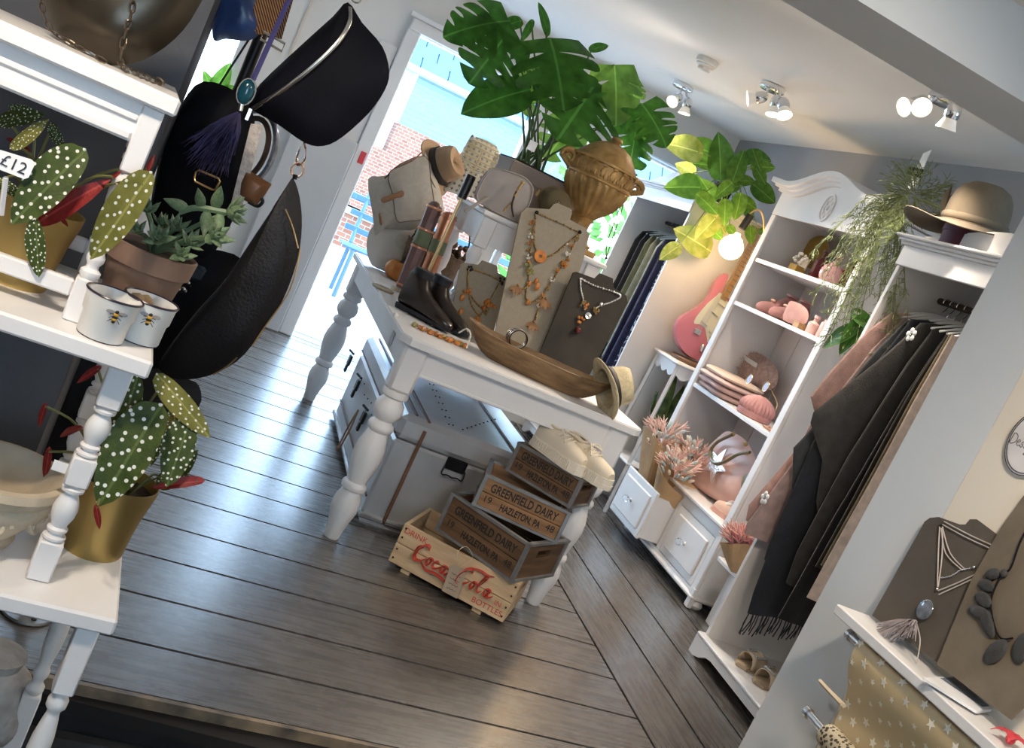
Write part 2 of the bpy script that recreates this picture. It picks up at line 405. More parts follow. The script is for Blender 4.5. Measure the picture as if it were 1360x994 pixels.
LEGP = [(.026, 0), (.029, .006), (.031, .03), (.038, .07), (.048, .11), (.05, .135), (.046, .16), (.036, .183), (.034, .19), (.045, .196), (.047, .207), (.043, .218), (.036, .224), (.037, .235), (.05, .29), (.055, .33), (.052, .365), (.041, .405), (.036, .42), (.045, .428), (.048, .44), (.044, .452), (.036, .458), (.034, .465), (.05, .485), (.054, .505), (.049, .53), (.037, .545), (.036, .55), (.047, .557), (.049, .568), (.045, .58)]
for x in lx:
    for y in ly:
        mb = W(tb); mb.m = mb.base @ MX.Translation((x, y, 0)); mb.lathe(LEGP, 20); mb.box((0, 0, (.578 + TZ - .028) / 2), (lw, lw, TZ - .028 - .578), .012); mb.build('leg', WHITE, tb, True)
ins = .012
for y in (ly[0] - lw / 2 + ins + .012, ly[1] + lw / 2 - ins - .012):
    mb = W(tb); mb.box(((lx[0] + lx[1]) / 2, y, (AZ + TZ - .028) / 2), (lx[1] - lx[0] - lw, .024, TZ - .028 - AZ)); mb.box(((lx[0] + lx[1]) / 2, y, AZ + .006), (lx[1] - lx[0] - lw, .03, .012), .003); mb.build('apron', WHITE, tb)
for x in (lx[0] - lw / 2 + ins + .012, lx[1] + lw / 2 - ins - .012):
    mb = W(tb); mb.box((x, (ly[0] + ly[1]) / 2, (AZ + TZ - .028) / 2), (.024, ly[1] - ly[0] - lw, TZ - .028 - AZ)); mb.build('apron', WHITE, tb)
mb = W(tb); mb.box((lx[0] - lw / 2 + ins - .006, 3.95, .705), (.014, .62, .078), .004); dr = mb.build('drawer', WHITE, tb)
mb = W(tb); mb.m = mb.base @ MX.Translation(P(530, 421, X=lx[0] - lw / 2 - .003)) @ MX.Rotation(-pi / 2, 4, 'Y'); mb.lathe([(.007, 0), (.006, .006), (.011, .012), (.011, .018), (.006, .023)], 12); mb.build('knob', WHITE, dr, True)
# ---- small tier table on it
TT = 1.255; ft = P(646, 279, Y=3.98); ftr = P(808, 350, Y=3.98)
tx0, tx1, ty0, ty1 = ft.x - .01, ftr.x, 3.97, 4.55
TT = ft.z
t2 = thing('tier_table', 'small white table standing on the large table under the bronze urn', 'table', ((tx0 + tx1) / 2, (ty0 + ty1) / 2, TZ))
mb = W(t2); mb.box(((tx0 + tx1) / 2, (ty0 + ty1) / 2, TT - .011), (tx1 - tx0, ty1 - ty0, .022), .006); mb.build('tabletop', WHITE, t2)
w2 = .062
for x in (tx0 + .015 + w2 / 2, tx1 - .015 - w2 / 2):
    for y in (ty0 + .015 + w2 / 2, ty1 - .015 - w2 / 2):
        mb = W(t2); sqleg(mb, x, y, TZ, TT, w2, [(TZ, TZ + .09), (TZ + .33, TT - .022)], [(0, .7), (.05, .95), (.12, .95), (.2, .55), (.3, .95), (.5, 1.0), (.65, .7), (.72, .62), (.8, .95), (.9, .95), (1, .65)]); mb.build('leg', WHITE, t2, True)
for y in (ty0 + .04, ty1 - .04): mb = W(t2); mb.box(((tx0 + tx1) / 2, y, TT - .075), (tx1 - tx0 - 2 * w2 - .03, .018, .105)); mb.build('apron', WHITE, t2)
for x in (tx0 + .04, tx1 - .04): mb = W(t2); mb.box((x, (ty0 + ty1) / 2, TT - .075), (.018, ty1 - ty0 - 2 * w2 - .03, .105)); mb.build('apron', WHITE, t2)
# ---- silver trunk under the table
TRM = mat('aluminium_sheet', (.60, .61, .63), .36, .6, var=.16, vscale=3, bump=.06, bscale=7)
TR2 = mat('trunk_edge', (.40, .41, .42), .4, .8, var=.3, vscale=14, bump=.2)
LEATH = mat('brown_strap', (.13, .06, .03), .5, var=.25, vscale=12)
tx0_, tx1_, ty0_, ty1_, th = .925, 1.53, 3.64, 4.93, .455
tk = thing('trunk', 'large dented silver metal trunk under the white table', 'trunk', ((tx0_ + tx1_) / 2, (ty0_ + ty1_) / 2, 0))
mb = W(tk); cx, cy = (tx0_ + tx1_) / 2, (ty0_ + ty1_) / 2
mb.box((cx, cy, .185), (tx1_ - tx0_, ty1_ - ty0_, .33), .01); mb.box((cx, cy, .011), (tx1_ - tx0_ - .02, ty1_ - ty0_ - .02, .022)); mb.build('body', TRM, tk)
mb = W(tk); mb.box((cx, cy, .405), (tx1_ - tx0_ + .012, ty1_ - ty0_ + .012, .10), .022); lid = mb.build('lid', TRM, tk)
mb = W(tk)
for y in (ty0_, ty1_): mb.box((cx, y, .03), (tx1_ - tx0_ + .014, .03, .022), .006)
for x in (tx0_, tx1_): mb.box((x, cy, .03), (.03, ty1_ - ty0_ + .014, .022), .006)
mb.build('edge_band', TR2, tk)
# straps over lid and down near face / front face
for x in (1.02, 1.40):
    mb = W(tk); mb.box((x, ty0_ - .012, .22), (.014, .006, .40), .002); mb.box((x, cy, .458), (.014, ty1_ - ty0_ + .03, .005), .002); mb.build('strap', LEATH, tk)
mb = W(tk)
for z in (.10, .37): mb.box((tx0_ - .004, cy, z), (.008, ty1_ - ty0_ - .02, .007), .002)
mb.box((tx0_ + .05, cy, .459), (.012, ty1_ - ty0_ - .04, .006), .002)
mb.build('trim_strip', mat('rust_strip', (.12, .045, .03), .5, var=.3), tk)
# end handle: black leather flap with wire loop
hp = P(604, 622, Y=ty0_ - .008)
mb = W(tk); mb.box((hp.x, ty0_ - .009, hp.z + .012), (.085, .012, .05), .006)
for sx in (-1, 1):
    for q in (-1, 0, 1): mb.ball((hp.x + sx * .034, ty0_ - .016, hp.z + .012 + q * .017), .004, 8, 6)
hh = mb.build('handle', BLACK, tk)
mb = W(tk); mb.tube(sm([(hp.x - .042, ty0_ - .014, hp.z), (hp.x - .043, ty0_ - .02, hp.z - .035), (hp.x - .02, ty0_ - .022, hp.z - .032), (hp.x, ty0_ - .022, hp.z - .036), (hp.x + .02, ty0_ - .022, hp.z - .032), (hp.x + .043, ty0_ - .02, hp.z - .035), (hp.x + .042, ty0_ - .014, hp.z)], 4), .003, 6); mb.build('wire_loop', DARK, hh)
# hasps on the long front (facing -X)
for (px, py) in ((466, 479), (476, 512), (484, 555)):
    p = P(px, py, X=tx0_ - .008)
    mb = W(tk); mb.box((tx0_ - .014, p.y, p.z), (.014, .05, .055), .004); mb.box((tx0_ - .016, p.y, p.z - .045), (.012, .03, .04), .004); mb.cyl((tx0_ - .012, p.y - .02, p.z + .04), (tx0_ - .03, p.y + .02, p.z + .045), .006, n=8); mb.build('hasp', DARK, tk, True)
p = P(474, 550, X=tx0_ - .014)
mb = W(tk); mb.tube(sm([(tx0_ - .016, p.y, p.z + .02), (tx0_ - .02, p.y + .03, p.z - .08), (tx0_ - .02, p.y + .05, p.z - .19), (tx0_ - .018, p.y + .02, p.z - .17), (tx0_ - .018, p.y - .02, p.z - .06), (tx0_ - .016, p.y - .005, p.z + .02)], 5), .004, 6); mb.box((tx0_ - .02, p.y + .045, p.z - .2), (.012, .02, .04), .004); mb.build('label_tag', mat('tan_leather', (.30, .19, .12), .6, var=.2), tk)
# rivets on lid top
mb = W(tk)
for i in range(9):
    mb.ball((1.12 + .004 * i, 3.72 + i * .10, .456), .004, 6, 4); mb.ball((1.14 + .004 * i, 3.73 + i * .10, .456), .004, 6, 4)
    mb.ball((1.18 + .03 * i, 3.72 + .05 * i, .456), .004, 6, 4)
for i in range(8): mb.ball((tx0_ - .001, 3.95 + i * .10, .30 - .012 * (i % 3)), .004, 6, 4)
mb.build('rivet_rows', DARK, tk)['kind'] = 'stuff'
# ---- crates
WOODB = mat('crate_wood_brown', (.085, .042, .018), .65, var=.3, vscale=5, stretch=(1, 1, 9), bump=.2, bscale=30, col2=(.17, .09, .04))
WOODL = mat('crate_wood_pale', (.50, .34, .19), .6, var=.18, vscale=4, stretch=(1, 1, 8), bump=.2, bscale=30, col2=(.62, .46, .28))
ZINC = mat('zinc_edge', (.27, .27, .27), .5, .7, var=.25, vscale=15)
BLKPAINT = mat('black_stencil', (.012, .011, .01), .7, var=.2)
REDPAINT = mat('red_stencil', (.50, .06, .04), .7, var=.2)
def crate(label, pa, pb, z, h, d, wood, zinc, gap=0):
    """pa, pb = near bottom corners (world); box depth d to the back"""
    pa = V(pa); pb = V(pb); u = (pb - pa); u.z = 0; L_ = u.length; ang = math.atan2(u.y, u.x)
    t = thing('wooden_crate', label, 'crate', (pa.x, pa.y, z), ang, 'stacked wooden crates')
    th_ = .014
    n = 2
    def planks(name, x0, x1, y0, y1):
        for k in range(n):
            z0 = k * h / n + .0015; z1 = (k + 1) * h / n - .0015
            MB().box(((x0 + x1) / 2, (y0 + y1) / 2, (z0 + z1) / 2), (x1 - x0, y1 - y0, z1 - z0), .0015).build(name, wood, t)
    planks('plank', 0, L_, 0, th_); planks('plank', 0, L_, d - th_, d)
    planks('plank', 0, th_, th_, d - th_)
    # near end board with hand hole
    mb = MB(); x = L_ - th_ / 2
    hw, hz0, hz1 = .045, h * .60, h * .78
    for (ya, yb, za, zb) in ((th_, d - th_, 0, hz0), (th_, d - th_, hz1, h), (th_, d / 2 - hw, hz0, hz1), (d / 2 + hw, d - th_, hz0, hz1)):
        mb.box((x, (ya + yb) / 2, (za + zb) / 2), (th_, yb - ya, zb - za))
    mb.build('end_board', wood, t)
    MB().box((L_ / 2, d / 2, .006), (L_ - .02, d - .02, .012)).build('bottom_board', wood, t)
    if zinc:
        e = .009
        mb = MB()
        for x_ in (0, L_):
            for y_ in (0, d): mb.box((x_, y_, h / 2), (e * 1.6, e * 1.6, h + .004), .001)
        for y_ in (0, d):
            mb.box((L_ / 2, y_, h), (L_ + .016, .018, e)); mb.box((L_ / 2, y_, e / 2), (L_ + .016, .018, e))
        for x_ in (0, L_): mb.box((x_, d / 2, h), (.018, d, e)); mb.box((x_, d / 2, e / 2), (.018, d, e))
        mb.build('metal_edging', ZINC, t)
    return t, L_, h
def stencil(t, L_, h):
    fr = lambda x, z: frame((x, -.0012, z), (1, 0, 0), (0, 0, 1))
    text('lettering', 'GREENFIELD DAIRY', .043, BLKPAINT, t, fr(L_ / 2, h * .70), sx=L_ * .86 / .40, bold=.0008)
    text('lettering', 'HAZLETON, PA', .036, BLKPAINT, t, fr(L_ * .52, h * .27), sx=L_ * .52 / .265, bold=.0008)
    text('lettering', '19', .034, BLKPAINT, t, fr(L_ * .115, h * .32))
    text('lettering', '48', .034, BLKPAINT, t, fr(L_ * .88, h * .32))
ck, cl, chh = crate('pale wooden crate with red script lettering at the bottom of the stack', P(515, 745, z=.02), P(667, 828, z=.02), .02, .152, .29, WOODL, False)
mb = MB()
for x in (.07, cl - .1): mb.box((x, .165, -.0095), (.035, .30, .019))
mb.build('runner', WOODL, ck)
mb = MB()
for x in (.012, cl - .012):
    for z in (.02, .055, .10, .135): mb.ball((x, -.001, z), .004, 6, 4)
mb.build('nail', DARK, ck)
# red script: strokes
def script(t, strokes, ox, oz, s, mt):
    mb = MB()
    for pts, wd in strokes:
        p = sm([(x, 0, y) for x, y in pts], 5); n = len(p)
        rs = [wd * s * (.35 + .65 * sin(pi * min(1, max(0, i / (n - 1))))) for i in range(n)]
        mb.m = MX.Translation((ox, -.0008, oz)) @ MX.Diagonal((s, .25, s, 1))
        mb.tube([(q.x, 0, q.z) for q in p], [r / s for r in rs], 6, flat=1)
    return mb.build('script_lettering', mt, t)
def loop_o(x, y, r=.3): return [(x + r * .6, y + r), (x, y + r * .9), (x - r * .45, y), (x, y - r * .9), (x + r * .5, y - .1 * r), (x + r * .6, y + r), (x + r * 1.2, y + r * .5)]
SC = [([(1.35, 1.45), (1.25, 1.85), (.85, 1.8), (.35, 1.1), (.2, .4), (.5, 0), (1.0, .1), (1.4, .5)], .13),
      ([(.5, 1.55), (.2, 1.3), (.05, .7)], .06),
      (loop_o(1.75, .42, .42), .09),
      ([(2.85, .7), (2.6, .88), (2.3, .5), (2.45, .05), (2.85, .2), (3.05, .45)], .09),
      (loop_o(3.35, .42, .42), .09), ([(3.75, .85), (3.6, .25), (3.75, .02), (4.05, .3)], .09),
      ([(4.25, .55), (4.75, .62)], .07),
      ([(6.3, 1.45), (6.2, 1.85), (5.75, 1.75), (5.25, 1.0), (5.15, .3), (5.45, 0), (5.95, .15), (6.3, .5)], .13),
      (loop_o(6.75, .42, .42), .09),
      ([(7.3, .4), (7.75, 1.3), (7.9, 1.8), (7.65, 1.75), (7.4, 1.0), (7.35, .3), (7.55, 0), (7.85, .3)], .09),
      (loop_o(8.3, .42, .42), .09), ([(8.7, .85), (8.55, .25), (8.7, .02), (9.1, .35)], .09),
      ([(1.0, .0), (1.8, -.45), (2.9, -.35), (3.9, -.55), (4.6, -.75)], .09),
      ([(5.8, 1.9), (6.9, 2.15), (7.8, 2.05), (8.4, 2.25)], .07)]
script(ck, SC, .072, .056, .0345, REDPAINT)
fr = lambda x, z: frame((x, -.0004, z), (1, 0, 0), (0, 0, 1))
text('lettering', 'DRINK', .030, REDPAINT, ck, fr(.055, .128)); text('lettering', 'IN', .026, REDPAINT, ck, fr(.412, .052)); text('lettering', 'BOTTLES', .029, REDPAINT, ck, fr(.382, .024))
# three dairy crates, each turned a little, stacked stepping to the back right
c1, l1, h1 = crate('dark brown dairy crate with zinc edges, standing on the pale red-lettered crate', (1.128, 3.335, 0), (1.358, 3.075, 0), .1725, .144, .285, WOODB, True)
stencil(c1, l1, h1)
c2, l2, h2 = crate('honey brown dairy crate with a zinc rim, between two darker dairy crates', (1.188, 3.268, 0), (1.486, 3.171, 0), .3235, .118, .23, mat('crate_wood_honey', (.22, .11, .042), .6, var=.25, vscale=5, stretch=(1, 1, 9), bump=.2, bscale=30, col2=(.34, .18, .08)), True)
stencil(c2, l2, h2)
c3, l3, h3 = crate('smallest brown dairy crate holding cream sneakers, topmost of the crate stack', (1.296, 3.394, 0), (1.490, 3.205, 0), .449, .11, .165, WOODB, True)
stencil(c3, l3, h3)
# ---- paper price tag on the pale crate
KRAFT = mat('kraft_paper', (.42, .28, .15), .8, var=.12, vscale=8)
TAGM = mat('tag_card', (.33, .25, .18), .8, var=.1)
PENM = mat('pen_ink', (.02, .02, .03), .6, var=0)
PIN = mat('interior_white', (.84, .80, .79), .5, var=.03)
# ================================================================ wardrobes on the right wall
def panel(t, name, x0, x1, y0, y1, z0, z1, mt=None, bv=.002):
    mb = W(t); mb.box(((x0 + x1) / 2, (y0 + y1) / 2, (z0 + z1) / 2), (abs(x1 - x0), abs(y1 - y0), abs(z1 - z0)), bv); return mb.build(name, mt or WHITE, t)
def crest(t, name, pts, x0, x1, zb, mt=None): # pts (y,z) outline top, closed at zb, extruded in X
    mb = W(t); base = mb.m
    mb.m = base @ frame((x0, 0, 0), (0, 1, 0), (0, 0, 1))
    poly = [(y, z) for y, z in pts] + [(pts[-1][0], zb), (pts[0][0], zb)]
    mb.prism(poly, 0, x1 - x0); return mb.build(name, mt or WHITE, t)
XB = XR - .006
# pink-goods dresser
DX = 2.59; DY0, DY1 = 3.925, 4.875
dz = [1.60, 1.357, .882]
ds = thing('open_dresser', 'tall white open dresser with arched crest and shelves of pink goods', 'dresser', (2.77, 4.4, 0))
panel(ds, 'side_panel', DX, XB, DY0, DY0 + .022, .05, 1.95); panel(ds, 'side_panel', DX, XB, DY1 - .022, DY1, .05, 1.95)
for k in range(5):
    y0 = DY0 + .022 + k * (DY1 - DY0 - .044) / 5; panel(ds, 'back_plank', XB - .014, XB, y0 + .002, y0 + (DY1 - DY0 - .044) / 5 - .002, .05, 1.9, PIN)
panel(ds, 'stile', DX - .018, DX, DY0, DY0 + .05, .05, 1.8355, bv=.004); panel(ds, 'stile', DX - .018, DX, DY1 - .05, DY1, .05, 1.8355, bv=.004)
panel(ds, 'top_panel', DX, XB, DY0 + .022, DY1 - .022, 1.87, 1.89)
for z in dz: panel(ds, 'shelf', DX - .012, XB - .014, DY0 + .022, DY1 - .022, z - .022, z)
panel(ds, 'deck', DX - .03, XB - .014, DY0 - .0, DY1, .396, .418, bv=.006)
ym = (DY0 + DY1) / 2
def arch(y0, y1, zlo, zhi): # serpentine crest outline
    out = []
    for i in range(41):
        t = i / 40; y = lerp(y0, y1, t); s_ = abs(t - .5) * 2
        k = .5 + .5 * cos(pi * min(1, s_ / .72)); z = lerp(zlo, zhi, k) + (.012 if s_ > .72 else 0) * ((s_ - .72) / .28) ** 1
        out.append((y, z))
    return out
ca = arch(DY0, DY1, 1.945, 2.03)
crest(ds, 'crest_board', ca, DX - .018, DX + .004, 1.836)
for k, (dx, dz0, dz1) in enumerate(((.035, .0, .03), (.055, .018, .045), (.075, .032, .058))):
    mb = W(ds); top = arch(DY0 - .02 - .02 * k, DY1 + .02 + .02 * k, 1.945, 2.03)
    n = len(top); vs_ = []
    for y, z in top: vs_ += [(DX - dx, y, z + dz0), (DX - dx, y, z + dz1), (XB - .02, y, z + dz1), (XB - .02, y, z + dz0)]
    fs = []
    for i in range(n - 1):
        for q in range(4): fs.append((i * 4 + q, i * 4 + (q + 1) % 4, i * 4 + 4 + (q + 1) % 4, i * 4 + 4 + q))
    fs += [(0, 1, 2, 3), ((n - 1) * 4, (n - 1) * 4 + 1, (n - 1) * 4 + 2, (n - 1) * 4 + 3)]
    mb.add(vs_, fs); mb.build('cornice_moulding', WHITE, ds)
# carved rosette
mb = W(ds); base = mb.m; mb.m = base @ frame((DX - .019, ym, 1.925), (0, -1, 0), (0, 0, 1)) @ MX.Diagonal((.75, 1.05, 1, 1))
mb.tube([(.062 * cos(a), .062 * sin(a), 0) for a in [2 * pi * i / 28 for i in range(28)]], .007, 6, True)
for i in range(8):
    a = 2 * pi * i / 8; mb.ball((.036 * cos(a), .036 * sin(a), 0), (.014, .014, .006), 8, 5)
mb.ball((0, 0, 0), (.013, .013, .008), 10, 6); mb.build('carved_rosette', WHITE, ds, True)
# base with drawers
panel(ds, 'rail', DX - .012, DX, DY0, DY1, .345, .396); panel(ds, 'rail', DX - .012, DX, DY0, DY1, .05, .085); panel(ds, 'divider', DX - .012, DX + .2, ym - .02, ym + .02, .085, .345)
panel(ds, 'base_moulding', DX - .025, XB, DY0 - .008, DY1 + .008, .045, .068, bv=.008)
GLK = mat('crystal_glass', (.95, .97, 1), .03, var=0, trans=1)
def drawer(name, y0, y1, z0, z1, xf):
    mb = W(ds); mb.box((xf + .009, (y0 + y1) / 2, (z0 + z1) / 2), (.018, y1 - y0, z1 - z0), .004); mb.box((xf - .003, (y0 + y1) / 2, (z0 + z1) / 2), (.012, y1 - y0 - .07, z1 - z0 - .07), .005)
    xi = xf + .018; xe = xi + .29
    for y in (y0 + .012, y1 - .012): mb.box(((xi + xe) / 2, y, (z0 + z1) / 2 - .005), (xe - xi, .012, z1 - z0 - .03))
    mb.box((xe, (y0 + y1) / 2, (z0 + z1) / 2 - .01), (.012, y1 - y0 - .024, z1 - z0 - .04)); mb.box(((xi + xe) / 2, (y0 + y1) / 2, z0 + .018), (xe - xi, y1 - y0 - .024, .008))
    d = mb.build(name, WHITE, ds)
    kn = W(ds); kn.m = kn.base @ MX.Translation((xf - .008, (y0 + y1) / 2, (z0 + z1) / 2)) @ MX.Rotation(-pi / 2, 4, 'Y')
    kn.lathe([(.012, 0), (.011, .004), (.007, .008), (.007, .018), (.012, .02)], 12); kn.build('knob_stem', SILVER, d, True)
    kn = W(ds); kn.ball((xf - .042, (y0 + y1) / 2, (z0 + z1) / 2), .019, 8, 6); kn.build('crystal_knob', GLK, d)
    return d
drawer('drawer', ym + .022, DY1 - .052, .088, .343, 2.455)
drawer('drawer', DY0 + .052, ym - .022, .088, .343, DX - .014)
for y in (DY0 + .03, DY1 - .05):
    for x in (DX + .035, XB - .04):
        mb = W(ds); mb.m = mb.base @ MX.Translation((x, y, 0)); mb.lathe([(.018, 0), (.03, .008), (.036, .022), (.03, .036), (.02, .046)], 14); mb.build('bun_foot', WHITE, ds, True)
panel(ds, 'foot_bracket', DX - .02, DX + .004, DY0 - .004, DY0 + .035, .004, .10, bv=.004)
# nib-side wardrobe (dark clothes, behind the nib)
def wardrobe(label, x0, y0, y1, zt, plinth, crestpts, inner):
    t = thing('open_wardrobe', label, 'wardrobe', ((x0 + XB) / 2, (y0 + y1) / 2, 0))
    panel(t, 'side_panel', x0, XB, y0, y0 + .02, 0, zt, WHITE); panel(t, 'side_panel', x0, XB, y1 - .02, y1, 0, zt, WHITE)
    panel(t, 'back_panel', XB - .012, XB, y0 + .02, y1 - .02, 0.05, zt, inner)
    panel(t, 'top_panel', x0, XB, y0, y1, zt, zt + .02)
    panel(t, 'floor_panel', x0, XB - .012, y0 + .02, y1 - .02, plinth - .02, plinth)
    panel(t, 'fascia', x0 - .012, x0, y0, y1, zt - .07, zt + .01, bv=.003)
    for k, (d, za, zb) in enumerate(((.02, .01, .022), (.032, .022, .034), (.045, .034, .046))):
        panel(t, 'cornice_moulding', x0 - d, XB, y0 - d * .8, y1 + d * .8, zt + za, zt + zb, bv=.004)
    crest(t, 'crest_board', crestpts, x0 + .03, x0 + .05, zt + .046)
    panel(t, 'plinth_ledge', x0 - .03, x0 + .01, y0 - .01, y1 + .012, plinth - .012, plinth + .004, bv=.005)
    # shaped plinth board
    n = 24; pts = []
    for i in range(n + 1):
        s_ = i / n; y = lerp(y0 - .008, y1 + .01, s_); e = min(s_, 1 - s_) * (y1 - y0)
        z = 0 if e < .06 else min(.045, (e - .06) * .6) if e < .13 else .045
        pts.append((y, z))
    mb = W(t); mb.m = mb.base @ frame((x0 - .028, 0, 0), (0, 1, 0), (0, 0, 1)); mb.prism(pts + [(y1 + .01, plinth - .012), (y0 - .008, plinth - .012)], 0, .018); mb.build('plinth_board', WHITE, t)
    return t
w2t = wardrobe('white wardrobe full of charcoal and pink clothes beside the grey wall nib', 2.385, 2.47, 3.435, 1.795, .088, [(2.5, 1.86)] + [(lerp(2.5, 3.4, i / 24), 1.862 + .075 * sin(pi * i / 24) ** 1.3) for i in range(25)], mat('grey_inside', (.50, .52, .54), .6, var=.03))
w3t = wardrobe('white wardrobe of black green and navy clothes by the window', 2.40, 5.42, 6.30, 1.765, .09, [(5.45, 1.83)] + [(lerp(5.45, 6.27, i / 24), 1.832 + .085 * sin(pi * i / 24) ** 1.4) for i in range(25)], mat('grey_inside', (.5, .52, .54), .6))
def rail(t, y0, y1, x, z, r, mt):
    mb = W(t); mb.cyl((x, y0, z), (x, y1, z), r, n=14); mb.build('rail', mt, t, True)
RAILW = mat('dark_rail_wood', (.055, .03, .018), .4, var=.3)
rail(w2t, 2.49, 3.415, 2.62, 1.675, .013, RAILW); rail(w3t, 5.44, 6.28, 2.66, 1.63, .012, DARK)
# ---- garments
def cloth(name, col, rough=.85, var=.18, vscale=30): return mat(name, col, rough, var=var, vscale=vscale, bump=.25, bscale=220, sheen=.3, spec=.2)
def garment(label, y, zr, prof, mt, group, folds=5, amp=.35, seed=0, name='garment', lean=0, tilt=None, cat='clothes', hem=None):
    """prof: list of (z, x_front, x_back, half_thickness); closed tube of flattened cross sections hanging in the XZ plane"""
    t = thing(name, label, cat, (2.62, y, zr), 0, group)
    rnd = random.Random(seed); ph = [rnd.uniform(0, 6.28) for _ in range(4)]
    n = 40; rows = []
    zs = [p[0] for p in prof]; dense = []
    for i in range(len(prof) - 1):
        for k in range(5):
            f = k / 5; a, b_ = prof[i], prof[i + 1]; dense.append([lerp(a[q], b_[q], f) for q in range(4)])
    dense.append(list(prof[-1]))
    mb = W(t); H_ = zs[0] - zs[-1]
    def fn(u, v):
        r_ = dense[min(len(dense) - 1, int(round(v * (len(dense) - 1))))]
        z, xf, xb, th_ = r_; a = 2 * pi * u; c = cos(a); s_ = sin(a)
        hang = (zs[0] - z) / H_
        x = (xf + xb) / 2 - c * (xb - xf) / 2
        fx = (x - xf) / max(.01, xb - xf)
        wav = sin(fx * pi * folds + ph[0] + 1.2 * sin(z * 5 + ph[1])) * .55 + sin(fx * pi * folds * 2.3 + ph[2]) * .25
        sy = (abs(s_) ** .6) * (1 if s_ >= 0 else -1)
        yy = th_ * sy + wav * amp * th_ * min(1, hang * 2.2) + lean * hang
        dzz = (hem(fx) if hem else 0) * max(0, hang - .5) * 2
        return (x, y + yy, z + dzz)
    mb.grid(fn, n, len(dense), True)
    k = len(mb.v); mb.f.append(tuple(range(n))); mb.f.append(tuple(range(k - n, k)))
    mb.build('fabric', mt, t, True)
    return t
def hanger(y, zr, x=2.62, w=.2, mt=None, group=None, label=None, r=.013):
    t = thing('clothes_hanger', label, 'hanger', (x, y, zr), 0, group)
    mb = MB(); rr = r + .003
    pts = [(rr * cos(a), 0, rr * sin(a)) for a in [R(200 - i * 26) for i in range(9)]]
    pts += [(rr * .6, 0, -.025), (0, 0, -.04), (0, 0, -.06)]
    mb.tube(sm(pts, 3), .0016, 6); mb.build('hook', CHROME, t, True)
    mb = MB(); mb.tube(sm([(-w, 0, -.125), (-w * .55, 0, -.085), (-.03, 0, -.062), (0, 0, -.058), (.03, 0, -.062), (w * .55, 0, -.085), (w, 0, -.125)], 4), [.006] * 3 + [.009] * 19 + [.006] * 3, 8, flat=.7); mb.build('shoulders', mt, t, True)
    return t
HANGW = mat('white_hanger', (.78, .78, .77), .35, var=.03)
CLR = mat('clear_plastic', (.85, .87, .88), .15, var=.02, alpha=.75)
def coat(label, y, col, mname, zr, x0, x1, zb, th_, group, seed, sleeve=.06, folds=5, lean=0, rough=.85, hem=None, name='coat'):
    xm = (x0 + x1) / 2; hw = (x1 - x0) / 2; zt = zr - .062
    prof = [(zt, xm - .03, xm + .03, .008), (zt - .018, xm - hw * .45, xm + hw * .45, th_ * .8), (zt - .055, xm - hw * .86, xm + hw * .86, th_), (zt - .12, xm - hw * .98, xm + hw * .98, th_ * 1.1),
            (zt - .35, x0, x1, th_ * 1.2), (lerp(zt - .35, zb, .6), x0 - .01, x1, th_ * 1.25), (zb, x0 - .015, x1 + .01, th_ * 1.3)]
    return garment(label, y, zr, prof, cloth(mname, col, rough), group, folds, .5, seed, name, lean, hem=hem)
G3 = 'clothes in the window wardrobe'
W3 = [('black wool coat at the window end of the wardrobe rail', (.010, .010, .012), 'cl_black'), ('black jacket with pale seams beside the black wool coat', (.016, .016, .02), 'cl_black2'), ('black cardigan next to the olive coat', (.02, .02, .022), 'cl_black3'),
      ('olive green coat hanging in the window wardrobe', (.10, .105, .06), 'cl_olive'), ('sage grey shirt hanging after the olive coat', (.19, .20, .15), 'cl_sage'), ('dull green jacket between sage shirt and crinkled top', (.12, .13, .095), 'cl_green'),
      ('pale crinkled grey green top in the wardrobe middle', (.30, .32, .27), 'cl_crinkle'), ('navy coat first of the blue clothes', (.012, .014, .045), 'cl_navy'), ('deep navy dress with a violet sheen', (.025, .024, .085), 'cl_navy2'),
      ('indigo knit hanging among the blue clothes', (.02, .022, .06), 'cl_navy3'), ('dark navy blouse with white print at the rail end', (.03, .035, .07), 'cl_print')]
for i, (lb, col, mn) in enumerate(W3):
    y = 6.16 - i * .061
    x0 = 2.455 - (.03 if i > 6 else 0) + .012 * ((i * 7) % 3)
    coat(lb, y, col, mn, 1.63, x0, 2.86, [.75, .70, .85, .62, .8, .7, .72, .45, .5, .52, .55][i], .017, G3, i, lean=-.015)
    hanger(y, 1.63, 2.66, .17, CLR, 'clear hangers in the window wardrobe', 'clear plastic hanger of the ' + ' '.join(lb.split()[:4]), .012)
pm = MATS['cl_print']; N_, L_, b_ = nodes(pm)
vo = N_.new('ShaderNodeTexVoronoi'); vo.feature = 'DISTANCE_TO_EDGE'; vo.inputs['Scale'].default_value = 26; tcn = N_.new('ShaderNodeTexCoord'); L_.new(tcn.outputs['Object'], vo.inputs['Vector'])
rm = N_.new('ShaderNodeValToRGB'); rm.color_ramp.elements[0].position = .05; rm.color_ramp.elements[0].color = (.35, .38, .45, 1); rm.color_ramp.elements[1].position = .1; rm.color_ramp.elements[1].color = (.018, .02, .05, 1)
L_.new(vo.outputs['Distance'], rm.inputs[0]); L_.new(rm.outputs[0], b_.inputs['Base Color'])
